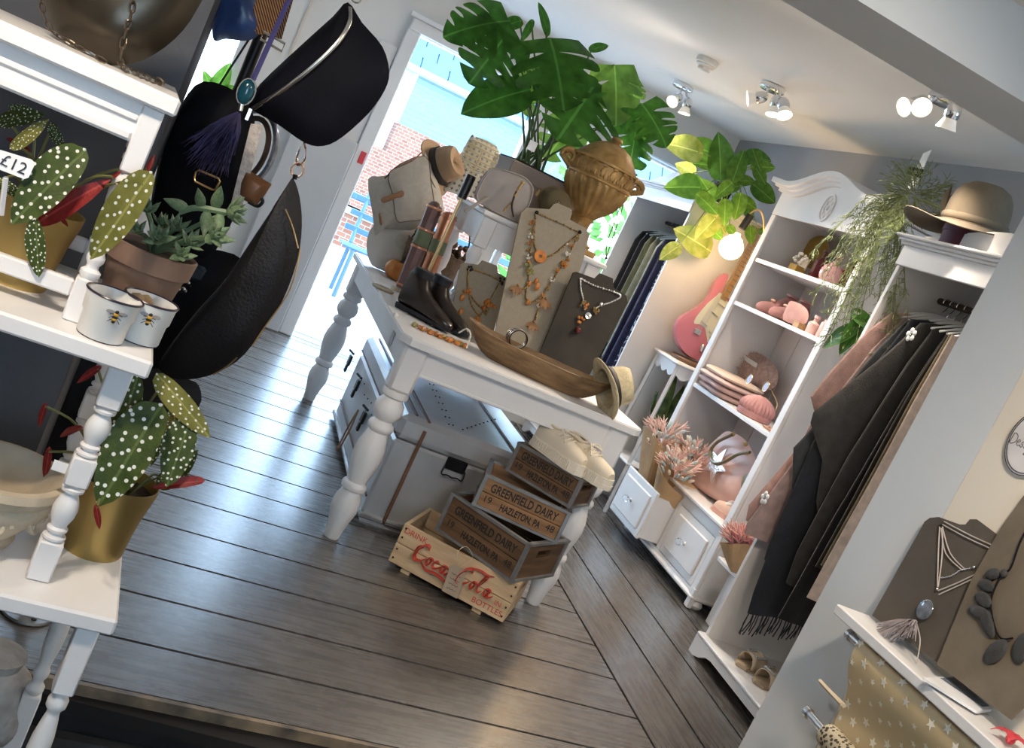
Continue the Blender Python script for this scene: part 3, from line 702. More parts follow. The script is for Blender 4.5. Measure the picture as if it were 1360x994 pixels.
# nib-side wardrobe clothes, far to near
G2 = 'clothes in the nib-side wardrobe'
def xp(px, py, y): p = P(px, py, Y=y); return p
def flare(label, y, col, mname, pts, xb, th_, seed, name='coat', folds=5, hem=None, lean=0):
    """pts: (z, x_front) from shoulder tip down"""
    prof = [(1.613, 2.59, 2.65, .008), (1.595, 2.53, 2.71, th_ * .8)] + [(z, x, xb, th_ * (1 + .25 * i / len(pts))) for i, (z, x) in enumerate(pts)]
    return garment(label, y, 1.675, prof, cloth(mname, col), G2, folds, .5, seed, name, lean, hem=hem)
flare('dusty pink cardigan at the far end of the nib-side wardrobe', 3.372, (.46, .29, .26), 'cl_dustypink', [(1.555, 2.42), (1.45, 2.36), (1.25, 2.295), (1.14, 2.27), (1.08, 2.33), (.95, 2.33), (.66, 2.25), (.60, 2.27)], 2.86, .015, 21, folds=4)
flare('mauve pink long knit behind the charcoal capes', 3.333, (.38, .27, .255), 'cl_mauve', [(1.555, 2.45), (1.4, 2.39), (1.1, 2.33), (.9, 2.31), (.60, 2.25), (.56, 2.26)], 2.86, .014, 22, folds=6)
flare('slate grey knitted coat with white flower button', 3.293, (.055, .06, .068), 'cl_slate', [(1.555, 2.44), (1.4, 2.38), (1.1, 2.30), (.93, 2.25), (.75, 2.33), (.45, 2.36), (.40, 2.37)], 2.86, .015, 23, hem=lambda f: .10 * (1 - f))
flare('dark navy fringed wrap behind the charcoal cape', 3.250, (.022, .026, .036), 'cl_navyfringe', [(1.555, 2.42), (1.3, 2.36), (1.0, 2.29), (.7, 2.32), (.42, 2.36), (.34, 2.38)], 2.88, .015, 25, 'wrap', 7, lambda f: .10 * (f - .5))
flare('charcoal wool cape with a pointed hem in the nib-side wardrobe', 3.205, (.058, .055, .053), 'cl_charcoal', [(1.555, 2.43), (1.4, 2.36), (1.25, 2.28), (1.1, 2.20), (1.06, 2.21), (.95, 2.33), (.80, 2.39), (.72, 2.45)], 2.88, .017, 24, 'cape', 4)
flare('long charcoal coat beside the olive trousers', 3.152, (.045, .043, .042), 'cl_charcoal2', [(1.555, 2.45), (1.4, 2.42), (1.0, 2.38), (.6, 2.38), (.48, 2.40)], 2.88, .018, 26)
flare('black coat beneath the hangers near the nib', 3.103, (.012, .012, .014), 'cl_blackcoat', [(1.555, 2.47), (1.3, 2.44), (.8, 2.41), (.36, 2.40)], 2.86, .016, 27, folds=6)
garment('brown black velvet leggings on a clip hanger', 3.062, 1.675, [(1.545, 2.44, 2.76, .010), (1.35, 2.42, 2.78, .014), (.6, 2.41, 2.75, .015)], cloth('cl_velvet', (.035, .028, .020), .6), G2, 5, .6, 28, 'leggings')
garment('olive green trousers on a clip hanger', 3.025, 1.675, [(1.55, 2.42, 2.74, .011), (1.3, 2.405, 2.76, .013), (.62, 2.40, 2.72, .014)], cloth('cl_olivet', (.17, .14, .08), .6), G2, 3, .5, 29, 'trousers')
garment('cream trousers nearest the wall nib', 2.988, 1.675, [(1.55, 2.40, 2.74, .011), (1.3, 2.39, 2.76, .013), (.50, 2.385, 2.72, .014)], cloth('cl_cream', (.60, .48, .40), .7), G2, 3, .5, 30, 'trousers')
for i, y in enumerate((3.372, 3.333, 3.293, 3.250, 3.205, 3.152, 3.103, 3.062, 3.025, 2.988)):
    hanger(y, 1.675, 2.62, .18, HANGW, 'white hangers in the nib-side wardrobe', 'white hanger carrying the ' + ('dusty pink cardigan', 'mauve pink long knit', 'slate grey knitted coat', 'navy fringed wrap', 'charcoal wool cape', 'long charcoal coat', 'black coat near the nib', 'brown black leggings', 'olive green trousers', 'cream trousers')[i])
# fringe on the wrap and flower pins
def flower_pin(p, parent_label):
    t = thing('flower_pin', parent_label, 'brooch', p)
    mb = MB()
    for k in range(5):
        a = 2 * pi * k / 5; mb.ball((-.004, .017 * cos(a), .017 * sin(a)), (.004, .011, .011), 8, 5)
    mb.build('petals', HANGW, t, True); MB().ball((-.007, 0, 0), .004, 8, 5).build('centre', SILVER, t, True)
flower_pin((2.405, 3.185, 1.50), 'white flower pin on charcoal cape shoulder'); flower_pin((2.262, 3.315, .72), 'white flower pin low on the mauve knit')
fm = MB()
rnd = random.Random(3)
for i in range(46):
    x = 2.38 + .48 * i / 46; y = 3.25 + rnd.uniform(-.02, .01); z = .345 + rnd.uniform(0, .02) + .1 * ((i / 46) - .5)
    fm.tube([(x, y, z), (x + rnd.uniform(-.006, .006), y - .004, z - .05), (x + rnd.uniform(-.01, .01), y, z - .10)], .003, 4)
for o in C.objects:
    if o.get('label', '').startswith('dark navy fringed'):
        wr = o
fm.v = [tuple(wr.matrix_basis.inverted() @ V(v)) for v in fm.v]
fr_ = fm.build('fringe', MATS['cl_navyfringe'], wr)
# ---- stool / plant stand between
SX0, SX1, SY0, SY1, SZ = 2.56, 2.86, 5.05, 5.36, .93
sp = P(882, 468, X=SX0); SZ = sp.z
st_ = thing('plant_stand', 'tall slender white stool with scalloped apron holding the pink guitar', 'stool', ((SX0 + SX1) / 2, (SY0 + SY1) / 2, 0))
mb = W(st_); mb.box(((SX0 + SX1) / 2, (SY0 + SY1) / 2, SZ - .01), (SX1 - SX0 + .04, SY1 - SY0 + .04, .02), .008); mb.build('seat', WHITE, st_)
for x in (SX0 + .012, SX1 - .012):
    for y in (SY0 + .012, SY1 - .012):
        mb = W(st_); sx = -.02 if x < 2.7 else .02; sy = -.02 if y < 5.2 else .02
        mb.tube([(x + sx, y + sy, 0), (x, y, SZ - .02)], .013, 4); mb.build('leg', WHITE, st_)
def scallop(n=5):
    pts = []
    for i in range(n * 8 + 1): s_ = i / (n * 8); pts.append((s_, -.02 - .022 * abs(sin(pi * s_ * n))))
    return pts
for y in (SY0 + .012, SY1 - .012):
    mb = W(st_); mb.m = mb.base @ frame((SX0 + .02, y + .006, SZ - .02), (1, 0, 0), (0, 0, 1)); L0 = SX1 - SX0 - .04
    mb.prism([(0, 0)] + [(s_ * L0, z - .03) for s_, z in scallop(3)] + [(L0, 0)], 0, .012); mb.build('apron', WHITE, st_)
for x in (SX0 + .012, SX1 - .012):
    mb = W(st_); mb.m = mb.base @ frame((x - .006, SY0 + .02, SZ - .02), (0, 1, 0), (0, 0, 1)); L0 = SY1 - SY0 - .04
    mb.prism([(0, 0)] + [(s_ * L0, z - .03) for s_, z in scallop(3)] + [(L0, 0)], 0, .012); mb.build('apron', WHITE, st_)
mb = W(st_); mb.box(((SX0 + SX1) / 2, (SY0 + SY1) / 2, .30), (SX1 - SX0 + .03, SY1 - SY0 + .03, .016), .006); mb.build('low_shelf', WHITE, st_)
# ================================================================ helpers for soft goods, leaves
def PP(px, py, p0, n): # pixel onto a plane
    r = ray(px, py); t = (V(p0) - CAM).dot(V(n)) / r.dot(V(n)); return CAM + r * t
def lean_plane(y0, z0, y1, z1, yaw=0): # plane through y0@z0 .. y1@z1, facing -Y, yawed
    up_ = V((0, y1 - y0, z1 - z0)).normalized(); x = V((cos(yaw), sin(yaw), 0)); return x.cross(up_).normalized()
def outline3(pxs, p0, n, k=0):
    pts = [PP(a, b_, p0, n) for a, b_ in pxs]
    if k:
        pts = pts + [pts[0]]; q = []
        N_ = len(pts) - 1
        for i in range(N_):
            P0, P1, P2, P3 = pts[(i - 1) % N_], pts[i], pts[(i + 1) % N_], pts[(i + 2) % N_]
            for j in range(k):
                t = j / k; q.append(.5 * ((2 * P1) + (P2 - P0) * t + (2 * P0 - 5 * P1 + 4 * P2 - P3) * t * t + (3 * P1 - P0 - 3 * P2 + P3) * t ** 3))
        pts = q
    return pts
def slab(mb, pts, n, th_): # flat plate with thickness, n points to the viewer
    n = V(n); n_ = len(pts); vs_ = list(pts) + [p - n * th_ for p in pts]
    return mb.add(vs_, [tuple(range(n_)), tuple(range(n_, 2 * n_))[::-1]] + [(i, (i + 1) % n_, n_ + (i + 1) % n_, n_ + i) for i in range(n_)])
def puff(mb, pts, n, front, back=None, rings=5, pw=.55, seed=0, crinkle=0, cen=None):
    """inflated outline: dome of height front towards n, back away"""
    back = front if back is None else back; n = V(n); N_ = len(pts); c = cen or sum(pts, V()) / N_
    rnd = random.Random(seed)
    def dome(h, sg):
        rows = []
        for k in range(rings + 1):
            s_ = 1 - k / rings * .96; off = h * (1 - s_ ** 2.2) ** pw
            rows.append([c + (p - c) * s_ + n * sg * off * (1 + crinkle * s_ * noise.noise((c + (p - c) * s_) * 14 + V((seed, 0, 0)))) for p in pts])
        return rows
    A = dome(front, 1); B = dome(back, -1)
    vs_ = [p for r_ in A for p in r_]; fs = []
    for k in range(rings):
        for i in range(N_): fs.append((k * N_ + i, k * N_ + (i + 1) % N_, (k + 1) * N_ + (i + 1) % N_, (k + 1) * N_ + i))
    fs.append(tuple(rings * N_ + i for i in range(N_)))
    o_ = len(vs_); vs_ += [p for r_ in B[1:] for p in r_]
    def bi(k, i): return i % N_ if k == 0 else o_ + (k - 1) * N_ + i % N_
    for k in range(rings):
        for i in range(N_): fs.append((bi(k, i + 1), bi(k, i), bi(k + 1, i), bi(k + 1, i + 1)))
    fs.append(tuple(bi(rings, i) for i in range(N_))[::-1])
    return mb.add(vs_, fs)
def leafmat(name, c1, c2, spots=None, under=None, trans=.35, rough=.35, vscale=5, veins=True):
    if name in MATS: return MATS[name]
    mt = mat(name, c1, rough, var=.2, vscale=vscale, col2=c2, bump=.15, bscale=30, spec=.22); N, L, b = nodes(mt)
    src = b.inputs['Base Color'].links[0].from_socket
    tc = N.new('ShaderNodeTexCoord')
    if veins:
        sep = N.new('ShaderNodeSeparateXYZ'); L.new(tc.outputs['Object'], sep.inputs[0])
        ab = N.new('ShaderNodeMath'); ab.operation = 'ABSOLUTE'; L.new(sep.outputs[0], ab.inputs[0])
        lt = N.new('ShaderNodeMath'); lt.operation = 'LESS_THAN'; lt.inputs[1].default_value = .014; L.new(ab.outputs[0], lt.inputs[0])
        mx_ = N.new('ShaderNodeMix'); mx_.data_type = 'RGBA'; mf = N.new('ShaderNodeMath'); mf.operation = 'MULTIPLY'; mf.inputs[1].default_value = .5; L.new(lt.outputs[0], mf.inputs[0])
        L.new(mf.outputs[0], mx_.inputs[0]); L.new(src, mx_.inputs[6]); mx_.inputs[7].default_value = (*[min(1, c * 1.8 + .03) for c in c2], 1); src = mx_.outputs[2]
    if spots:
        vo = N.new('ShaderNodeTexVoronoi'); vo.voronoi_dimensions = '2D'; vo.inputs['Scale'].default_value = spots[0]; vo.inputs['Randomness'].default_value = .75
        L.new(tc.outputs['Object'], vo.inputs['Vector'])
        rp = N.new('ShaderNodeValToRGB'); rp.color_ramp.elements[0].position = spots[1]; rp.color_ramp.elements[0].color = (1, 1, 1, 1); rp.color_ramp.elements[1].position = spots[1] + .03; rp.color_ramp.elements[1].color = (0, 0, 0, 1)
        L.new(vo.outputs['Distance'], rp.inputs[0])
        mx_ = N.new('ShaderNodeMix'); mx_.data_type = 'RGBA'; L.new(rp.outputs[0], mx_.inputs[0]); L.new(src, mx_.inputs[6]); mx_.inputs[7].default_value = (.78, .78, .70, 1); src = mx_.outputs[2]
    if under:
        ge = N.new('ShaderNodeNewGeometry'); mx_ = N.new('ShaderNodeMix'); mx_.data_type = 'RGBA'
        L.new(ge.outputs['Backfacing'], mx_.inputs[0]); L.new(src, mx_.inputs[6]); mx_.inputs[7].default_value = (*under, 1); src = mx_.outputs[2]
    L.new(src, b.inputs['Base Color'])
    if trans:
        tr_ = N.new('ShaderNodeBsdfTranslucent'); L.new(src, tr_.inputs[0]); ms = N.new('ShaderNodeMixShader'); ms.inputs[0].default_value = trans
        out = N['Material Output']; L.new(b.outputs[0], ms.inputs[1]); L.new(tr_.outputs[0], ms.inputs[2]); L.new(ms.outputs[0], out.inputs[0])
    return mt
def heart_leaf(name, mt, w=.38, base=.12, tip=1.6, droop=.18, cup=.10, wave=.0, asym=0, nu=10, nv=13):
    """unit leaf: base at origin, tip at (0,1,0); front face +Z"""
    mb = MB()
    def wd(s_): # half width along the blade
        return w * 1.75 * s_ ** .42 * (1 - s_) ** (tip - .78)
    def fn(u, v):
        s_ = v ** 1.35; x = (u - .5) * 2; back = -.17 * x * x * math.exp(-s_ * 4.5)
        W_ = wd(s_) * (1 + asym * (1 if x > 0 else -1) * (1 - s_))
        z = -droop * s_ ** 2 + cup * abs(x) ** 1.6 * W_ * 2 + wave * sin(s_ * 14 + (1.5 if x > 0 else 0)) * abs(x) ** 2
        return (x * W_, s_ + back, z)
    mb.grid(fn, nu, nv); return mb.mesh(name, mt, True)
def monstera_leaf(name, mt, seed, slits=5, depth=.6, w=.5, droop=.25):
    """heart outline cut by wide rounded slits between side lobes"""
    rnd = random.Random(seed); mb = MB(); NR = 8
    def wd(s_): return w * max(0, sin(pi * ((s_ + .16) / 1.16) ** .78)) ** .62
    def pt(side, s_, r_):
        x = wd(s_) * r_; y = s_ + .36 * x * (1.0 - s_ * .9) - .20 * (r_ ** 1.2) * max(0, 1 - s_ * 3.2)
        return (side * x, y, -droop * (s_ ** 2) - .55 * x * x + .05 * sin(s_ * 9 + seed) * r_)
    for side in (-1, 1):
        cuts = [(i / slits) ** .95 + rnd.uniform(-.02, .02) for i in range(slits + 1)]; cuts[0] = 0; cuts[-1] = 1
        gl = [0] + [rnd.uniform(.16, .42) for _ in range(slits - 1)] + [0]; dp_ = [0] + [depth + rnd.uniform(-.15, .18) for _ in range(slits - 1)] + [0]
        for i in range(slits):
            a, b_ = cuts[i], cuts[i + 1]; m_ = 6
            def S(k_, r_):
                t = k_ / m_; lo, hi = a, b_
                f0 = max(0, (r_ - (1 - dp_[i])) / max(.01, dp_[i])); f1 = max(0, (r_ - (1 - dp_[i + 1])) / max(.01, dp_[i + 1]))
                lo += (b_ - a) * gl[i] * .55 * f0 ** .35 * (1 if f0 > 0 else 0); hi -= (b_ - a) * gl[i + 1] * .55 * f1 ** .35 * (1 if f1 > 0 else 0)
                return lerp(lo, hi, t)
            def rend(t): return 1 - .10 * (2 * t - 1) ** 4
            for k in range(m_):
                for q in range(NR):
                    r0, r1 = q / NR, (q + 1) / NR
                    def E(k_, r_): return pt(side, S(k_, r_), r_ * rend(k_ / m_) if 0 < i < slits - 1 else r_)
                    mb.add([E(k, r0), E(k + 1, r0), E(k + 1, r1), E(k, r1)], [(0, 1, 2, 3)])
    me = mb.mesh(name, mt, True)
    bm = bmesh.new(); bm.from_mesh(me); bmesh.ops.remove_doubles(bm, verts=bm.verts, dist=.002); bmesh.ops.recalc_face_normals(bm, faces=bm.faces)
    if sum(f.normal.z for f in bm.faces) < 0: bmesh.ops.reverse_faces(bm, faces=bm.faces)
    bm.to_mesh(me); bm.free()
    me.polygons.foreach_set('use_smooth', [True] * len(me.polygons)); return me
def add_leaf(t, me, base, tip, nrm, ws=1, name='leaf'):
    base = V(base); y = V(tip) - base; L_ = y.length; yn = y / L_; z = V(nrm) - yn * V(nrm).dot(yn); z.normalize(); x = yn.cross(z)
    m_ = MX.Identity(4)
    for i, (a, s_) in enumerate(((x, L_ * ws), (yn, L_), (z, L_))):
        for j in range(3): m_[j][i] = a[j] * s_
    m_.translation = base
    return put(name, me, t, mw=t.matrix_basis.inverted() @ m_)
def toC(p): return (CAM - V(p)).normalized()
def wtube(t, name, pts, r, mt, n=6, k=5, flat=None, closed=False):
    mb = W(t); mb.tube(sm(pts, k) if k else pts, r, n, flat=flat, closed=closed); return mb.build(name, mt, t, True)
def wprism_lathe(t, name, loc, prof, mt, n=24, rx=0, ry=0, rz=0, sc=(1, 1, 1), cap=True):
    mb = W(t); mb.m = mb.base @ MX.Translation(V(loc)) @ MX.Rotation(rz, 4, 'Z') @ MX.Rotation(ry, 4, 'Y') @ MX.Rotation(rx, 4, 'X') @ MX.Diagonal((*sc, 1)); mb.lathe(prof, n, cap=cap); return mb.build(name, mt, t, True)
SOIL = mat('soil', (.03, .02, .013), .95, var=.4, vscale=60, bump=.5)
# ================================================================ on the main table
# necklace boards
LINEN = mat('linen_board', (.28, .24, .18), .9, var=.06, vscale=60, bump=.15, bscale=300)
DKLEA = mat('dark_hide_board', (.032, .027, .020), .85, var=.35, vscale=7, bump=.1)
def bust(label, pxs, y0, z0, y1, z1, mt, yaw=0, name='necklace_board'):
    n = lean_plane(y0, z0, y1, z1, yaw); p0 = V((PP(*pxs[0], (0, y0, z0), n).x, y0, z0)); p0 = V((1.2, y0, z0)) if yaw == 0 else p0
    pts = outline3(pxs, p0, n); lo = min(p.z for p in pts)
    t = thing(name, label, 'jewellery board', (sum(p.x for p in pts) / len(pts), y0, z0))
    mb = W(t); slab(mb, pts, n, .010); mb.build('board', mt, t)
    # strut behind
    c = sum(pts, V()) / len(pts); top = c + V((0, .03, .08)); foot = V((c.x, y0 + .13, z0 + .002))
    mb = W(t); mb.tube([c - n * .012, foot], .006, 6); mb.build('strut', mt, t)
    return t, p0, n
bB = bust('tall linen necklace board with amber and flower necklaces', [(655, 452), (664, 410), (692, 284), (699, 276), (730, 278), (736, 271), (741, 270), (757, 277), (760, 283), (757, 292), (778, 303), (783, 312), (775, 345), (728, 478)], 3.70, TZ, 3.92, 1.33, LINEN)
bA = bust('small linen necklace board with a gold chain necklace', [(596, 436), (601, 410), (612, 352), (616, 349), (636, 352), (641, 346), (660, 353), (661, 362), (674, 370), (670, 385), (652, 455)], 3.915, TZ, 3.955, 1.05, LINEN)
bC = bust('dark hide necklace board with a silver chain and garnet drop', [(715, 474), (762, 362), (765, 361), (790, 370), (797, 363), (814, 370), (815, 382), (832, 393), (834, 402), (782, 500)], 3.66, TZ, 3.80, 1.18, DKLEA)
GOLDC = mat('antique_gold', (.36, .24, .10), .35, .9, var=.3, vscale=60)
AMBER = mat('amber_resin', (.50, .17, .03), .25, var=.35, vscale=30, coat=.4)
AMB2 = mat('tan_petal', (.27, .13, .05), .7, var=.35, vscale=30)
OLIVB = mat('olive_bead', (.35, .33, .12), .3, var=.3)
PEARL = mat('pearl', (.75, .70, .62), .25, var=.05)
rj = random.Random(11)
def necklace(label, bd, strands, beads, name='necklace', chain_mt=None):
    t0, p0, n = bd; first = PP(*strands[0][0], p0, n)
    t = thing(name, label, 'necklace', first)
    for st in strands:
        pts = [PP(a, b_, p0, n) + n * .004 for a, b_ in st]; pts = sm(pts, 8)
        mb = W(t)
        for i, p in enumerate(pts):
            mb.ball(p, .0036 + .0016 * (i % 2), 6, 4)
        mb.tube(pts, .0012, 4); mb.build('chain', chain_mt or GOLDC, t)['kind'] = 'stuff'
    for (a, b_, r_, mt, kind) in beads:
        p = PP(a, b_, p0, n) + n * (.004 + r_ * .5)
        mb = W(t)
        if kind == 'ball': mb.ball(p, r_, 9, 6)
        elif kind == 'disc':
            mb.m = mb.base @ MX.Translation(p) @ n.to_track_quat('Z', 'Y').to_matrix().to_4x4(); mb.lathe([(r_ * .25, -.003), (r_, -.005), (r_, .005), (r_ * .25, .003), (r_ * .25, -.003)], 16, cap=False)
        elif kind == 'drop': mb.ball(p, (r_ * .75, r_ * .5, r_ * 1.25), 9, 7)
        elif kind == 'cluster':
            for _ in range(7): mb.ball(p + V((rj.uniform(-r_, r_), rj.uniform(-.3, .3) * r_, rj.uniform(-r_, r_))) * 1.2, r_ * rj.uniform(.4, .75), 6, 4)
        elif kind == 'flower':
            down = V((0, 0, -1))
            for q in range(7):
                a_ = (q - 3) * .30; d = V((sin(a_) * .9, -.35 + .45 * (q % 2), -cos(a_))).normalized() * r_ * 2.0; s_ = V((d.z, 0, -d.x)).normalized() * r_ * .34
                mb.add([p, p + d * .6 - s_, p + d * 1.02, p + d * .6 + s_], [(0, 1, 2, 3)])
            mb.ball(p, r_ * .3, 6, 4)
        mb.build({'flower': 'flower_charm', 'disc': 'disc_bead', 'drop': 'drop_bead', 'cluster': 'bead_cluster'}.get(kind, 'bead'), mt, t, kind != 'flower')
    return t
cl_ = [(705 + i * -.6, 296 + i * 9.2, .007, (AMBER, GOLDC, PEARL)[i % 3], 'cluster') for i in range(8)]
cr_ = [(765 - i * 6.5, 317 + i * 11, .007, (GOLDC, AMBER, PEARL)[i % 3], 'cluster') for i in range(9)]
necklace('long beaded flower charm necklace hung on the tall linen board', bB, [[(711, 283), (706, 320), (702, 355), (700, 380), (690, 385)], [(769, 309), (752, 345), (735, 370), (722, 392), (713, 415)], [(711, 283), (735, 293), (769, 309)], [(700, 375), (698, 395), (704, 403), (722, 392)], [(713, 415), (711, 425)]],
         cl_ + cr_ + [(686, 380, .022, AMB2, 'flower'), (723, 398, .024, AMB2, 'flower'), (707, 428, .022, AMB2, 'flower'), (700, 402, .011, AMBER, 'drop'), (702, 378, .010, AMBER, 'drop'), (712, 382, .013, AMBER, 'drop'), (711, 374, .011, AMBER, 'drop'), (700, 355, .010, OLIVB, 'cluster'), (703, 362, .010, OLIVB, 'cluster'), (712, 283, .008, DARK, 'ball'), (769, 309, .008, DARK, 'ball'), (750, 350, .013, AMBER, 'cluster')])
necklace('amber ring pendant on a thin chain, tall linen board', bB, [[(711, 287), (709, 322), (714, 338)], [(722, 341), (735, 338), (755, 322), (769, 312)]], [(715, 342, .026, AMBER, 'disc'), (752, 325, .005, PEARL, 'ball')])
necklace('gold chain necklace with amber drops on the small linen board', bA, [[(622, 357), (621, 370), (622, 385), (632, 402), (643, 410), (652, 396), (662, 378), (666, 372)], [(622, 357), (640, 362), (666, 374)], [(621, 385), (626, 405), (636, 418), (643, 412)], [(637, 418), (635, 432)]],
         [(613, 395, .013, AMBER, 'drop'), (611, 414, .012, AMBER, 'drop'), (619, 388, .011, AMBER, 'cluster'), (648, 408, .018, AMBER, 'cluster'), (645, 413, .012, GOLDC, 'cluster'), (635, 424, .009, AMBER, 'cluster'), (634, 435, .008, AMBER, 'drop'), (665, 373, .010, DARK, 'cluster'), (624, 357, .008, DARK, 'cluster')])
necklace('silver chain necklace with a dark red drop on the dark hide board', bC, [[(770, 370), (771, 385), (774, 398), (776, 412)], [(770, 370), (790, 380), (817, 389), (823, 395), (810, 402), (797, 406), (788, 412)]], [(772, 404, .010, GOLDC, 'cluster'), (780, 408, .010, AMBER, 'cluster'), (790, 413, .010, GOLDC, 'cluster'), (797, 405, .010, SILVER, 'ball'), (779, 420, .013, SILVER, 'disc'), (770, 426, .010, AMBER, 'cluster'), (766, 439, .014, mat('garnet', (.12, .012, .008), .2, var=.3), 'ball')], chain_mt=SILVER)
# dough bowl
BOWLW = mat('bowl_wood', (.16, .085, .033), .55, var=.3, vscale=5, stretch=(2, 9, 9), bump=.35, bscale=25, col2=(.27, .16, .07))
pL = P(618, 450, z=TZ + .09); pR = P(806, 538, z=TZ + .03)
pL = V((1.02, 3.60, TZ)); pR = V((1.52, 3.45, TZ)); u = (pR - pL); L0 = u.length; ang = math.atan2(u.y, u.x)
bw_ = thing('dough_bowl', 'long carved wooden dough bowl along the table front edge', 'bowl', (*((pL + pR) / 2).xy, TZ), ang)
mb = MB()
def bowlfn(inner):
    def fn(u_, v):
        a = 2 * pi * u_; c, s_ = cos(a), sin(a); k = v
        ex = L0 / 2 + .035; ey = .088; sx_ = (abs(c) ** .75) * (1 if c > 0 else -1); sy_ = (abs(s_) ** .7) * (1 if s_ > 0 else -1)
        f = .60 + .40 * k ** .7; h = .083 * k ** 1.25 + (.022 * abs(c) ** 3) * k
        if inner: ex -= .014; ey -= .012; h = .014 + h * .83 + .002
        return (sx_ * ex * f, sy_ * ey * f, h)
    return fn
mb.grid(bowlfn(False), 40, 8, True); n0 = len(mb.v); mb.grid(bowlfn(True), 40, 8, True)
for i in range(40): a, b_ = n0 - 40 + i, n0 - 40 + (i + 1) % 40; c_, d_ = len(mb.v) - 40 + i, len(mb.v) - 40 + (i + 1) % 40; mb.f.append((a, b_, d_, c_))
mb.f.append(tuple(range(40))); mb.f.append(tuple(n0 + i for i in range(40)))
mb.build('bowl_body', BOWLW, bw_, True)
for k in range(6):
    p = PP(666 + k * 1.5, 455, (1.2, 3.57 + .006 * k, 0), (0, -1, 0)); t = None
    tb_ = thing('bangle', 'slim dark bangle standing among bangles in the dough bowl', 'bangle', (1.175, 3.55 + .007 * k, TZ + .105), 0, 'bangles in the dough bowl')
    mb = MB(); mb.tube([((.034 + .001 * k) * cos(a), .10 * .02 * sin(a), .034 * sin(a)) for a in [2 * pi * i / 28 for i in range(28)]], .0026, 6, True); mb.build('ring', SILVER if k % 2 else mat('dark_bangle', (.05, .035, .03), .35, .6, var=.2), tb_, True)
ch = thing('bead_strand', 'pearl bead strand hanging over the bowl rim', 'necklace', P(622, 447, Y=3.56))
mb = W(ch)
for i, q in enumerate(sm([P(610, 442, Y=3.60), P(620, 437, Y=3.58), P(625, 445, Y=3.50), P(620, 462, Y=3.49)], 7)): mb.ball(q, .0035, 6, 4)
mb.build('beads', PEARL, ch)['kind'] = 'stuff'
# straw trilby hanging on the bowl end / table corner
STRAW = mat('pale_straw', (.55, .46, .29), .8, var=.15, vscale=60, bump=.3, bscale=150)
def hat(label, loc, axis, rb, rc, h, mt, band, name='hat', brim_curl=.0, sx=1, dent=True, spin=0, floppy=0):
    q = V(axis).to_track_quat('Z', 'Y').to_matrix().to_4x4(); t = thing(name, label, 'hat', loc); t.matrix_basis = MX.Translation(V(loc)) @ q @ MX.Rotation(spin, 4, 'Z')
    mb = MB(); N_ = 40
    def fn(u_, v):
        a = 2 * pi * u_
        prof = [(rb, 0), (rb * .86, -.004), (lerp(rc, rb, .35), -.002), (rc * 1.03, .004), (rc, .02), (rc * .97, h * .45)] + ([(rc * .92, h * .8), (rc * .80, h * .97), (rc * .5, h * .99), (rc * .03, h * .86)] if dent else [(rc * .90, h * .68), (rc * .74, h * .86), (rc * .45, h * .97), (rc * .03, h * 1.0)])
        f = v * (len(prof) - 1); i = min(int(f), len(prof) - 2); k = f - i
        r_ = lerp(prof[i][0], prof[i + 1][0], k); z = lerp(prof[i][1], prof[i + 1][1], k)
        b_ = max(0, (r_ - rc) / (rb - rc))
        z += brim_curl * b_ ** 2 * (cos(2 * a)) + floppy * b_ * sin(3 * a + .7) - floppy * b_
        if dent and z > h * .6: z -= .02 * abs(cos(a)) * (1 - r_ / rc * .5)
        return (r_ * cos(a) * sx, r_ * sin(a), z)
    mb.grid(fn, N_, 28, True); o_ = mb.build('felt', mt, t, True)
    m_ = o_.modifiers.new('thick', 'SOLIDIFY'); m_.thickness = .004; m_.offset = -1
    if band:
        mb = MB(); N_ = 40; vs_ = []
        for zz, k in ((.006, 1.035), (h * .32, 1.01)):
            vs_ += [(rc * k * cos(2 * pi * i / N_) * sx + 0, rc * k * sin(2 * pi * i / N_), zz) for i in range(N_)]
        mb.add(vs_, [(i, (i + 1) % N_, N_ + (i + 1) % N_, N_ + i) for i in range(N_)]); b2 = mb.build('hat_band', band, t, True)
        m_ = b2.modifiers.new('thick', 'SOLIDIFY'); m_.thickness = .003; m_.offset = 1
    return t
BANDB = mat('black_ribbon', (.015, .011, .009), .6, var=.2)
hc = P(803, 517, Y=3.395)
hat('pale straw trilby with black band tilted on the table corner', hc, V((.80, .05, .50)), .118, .075, .105, STRAW, BANDB, brim_curl=.008)
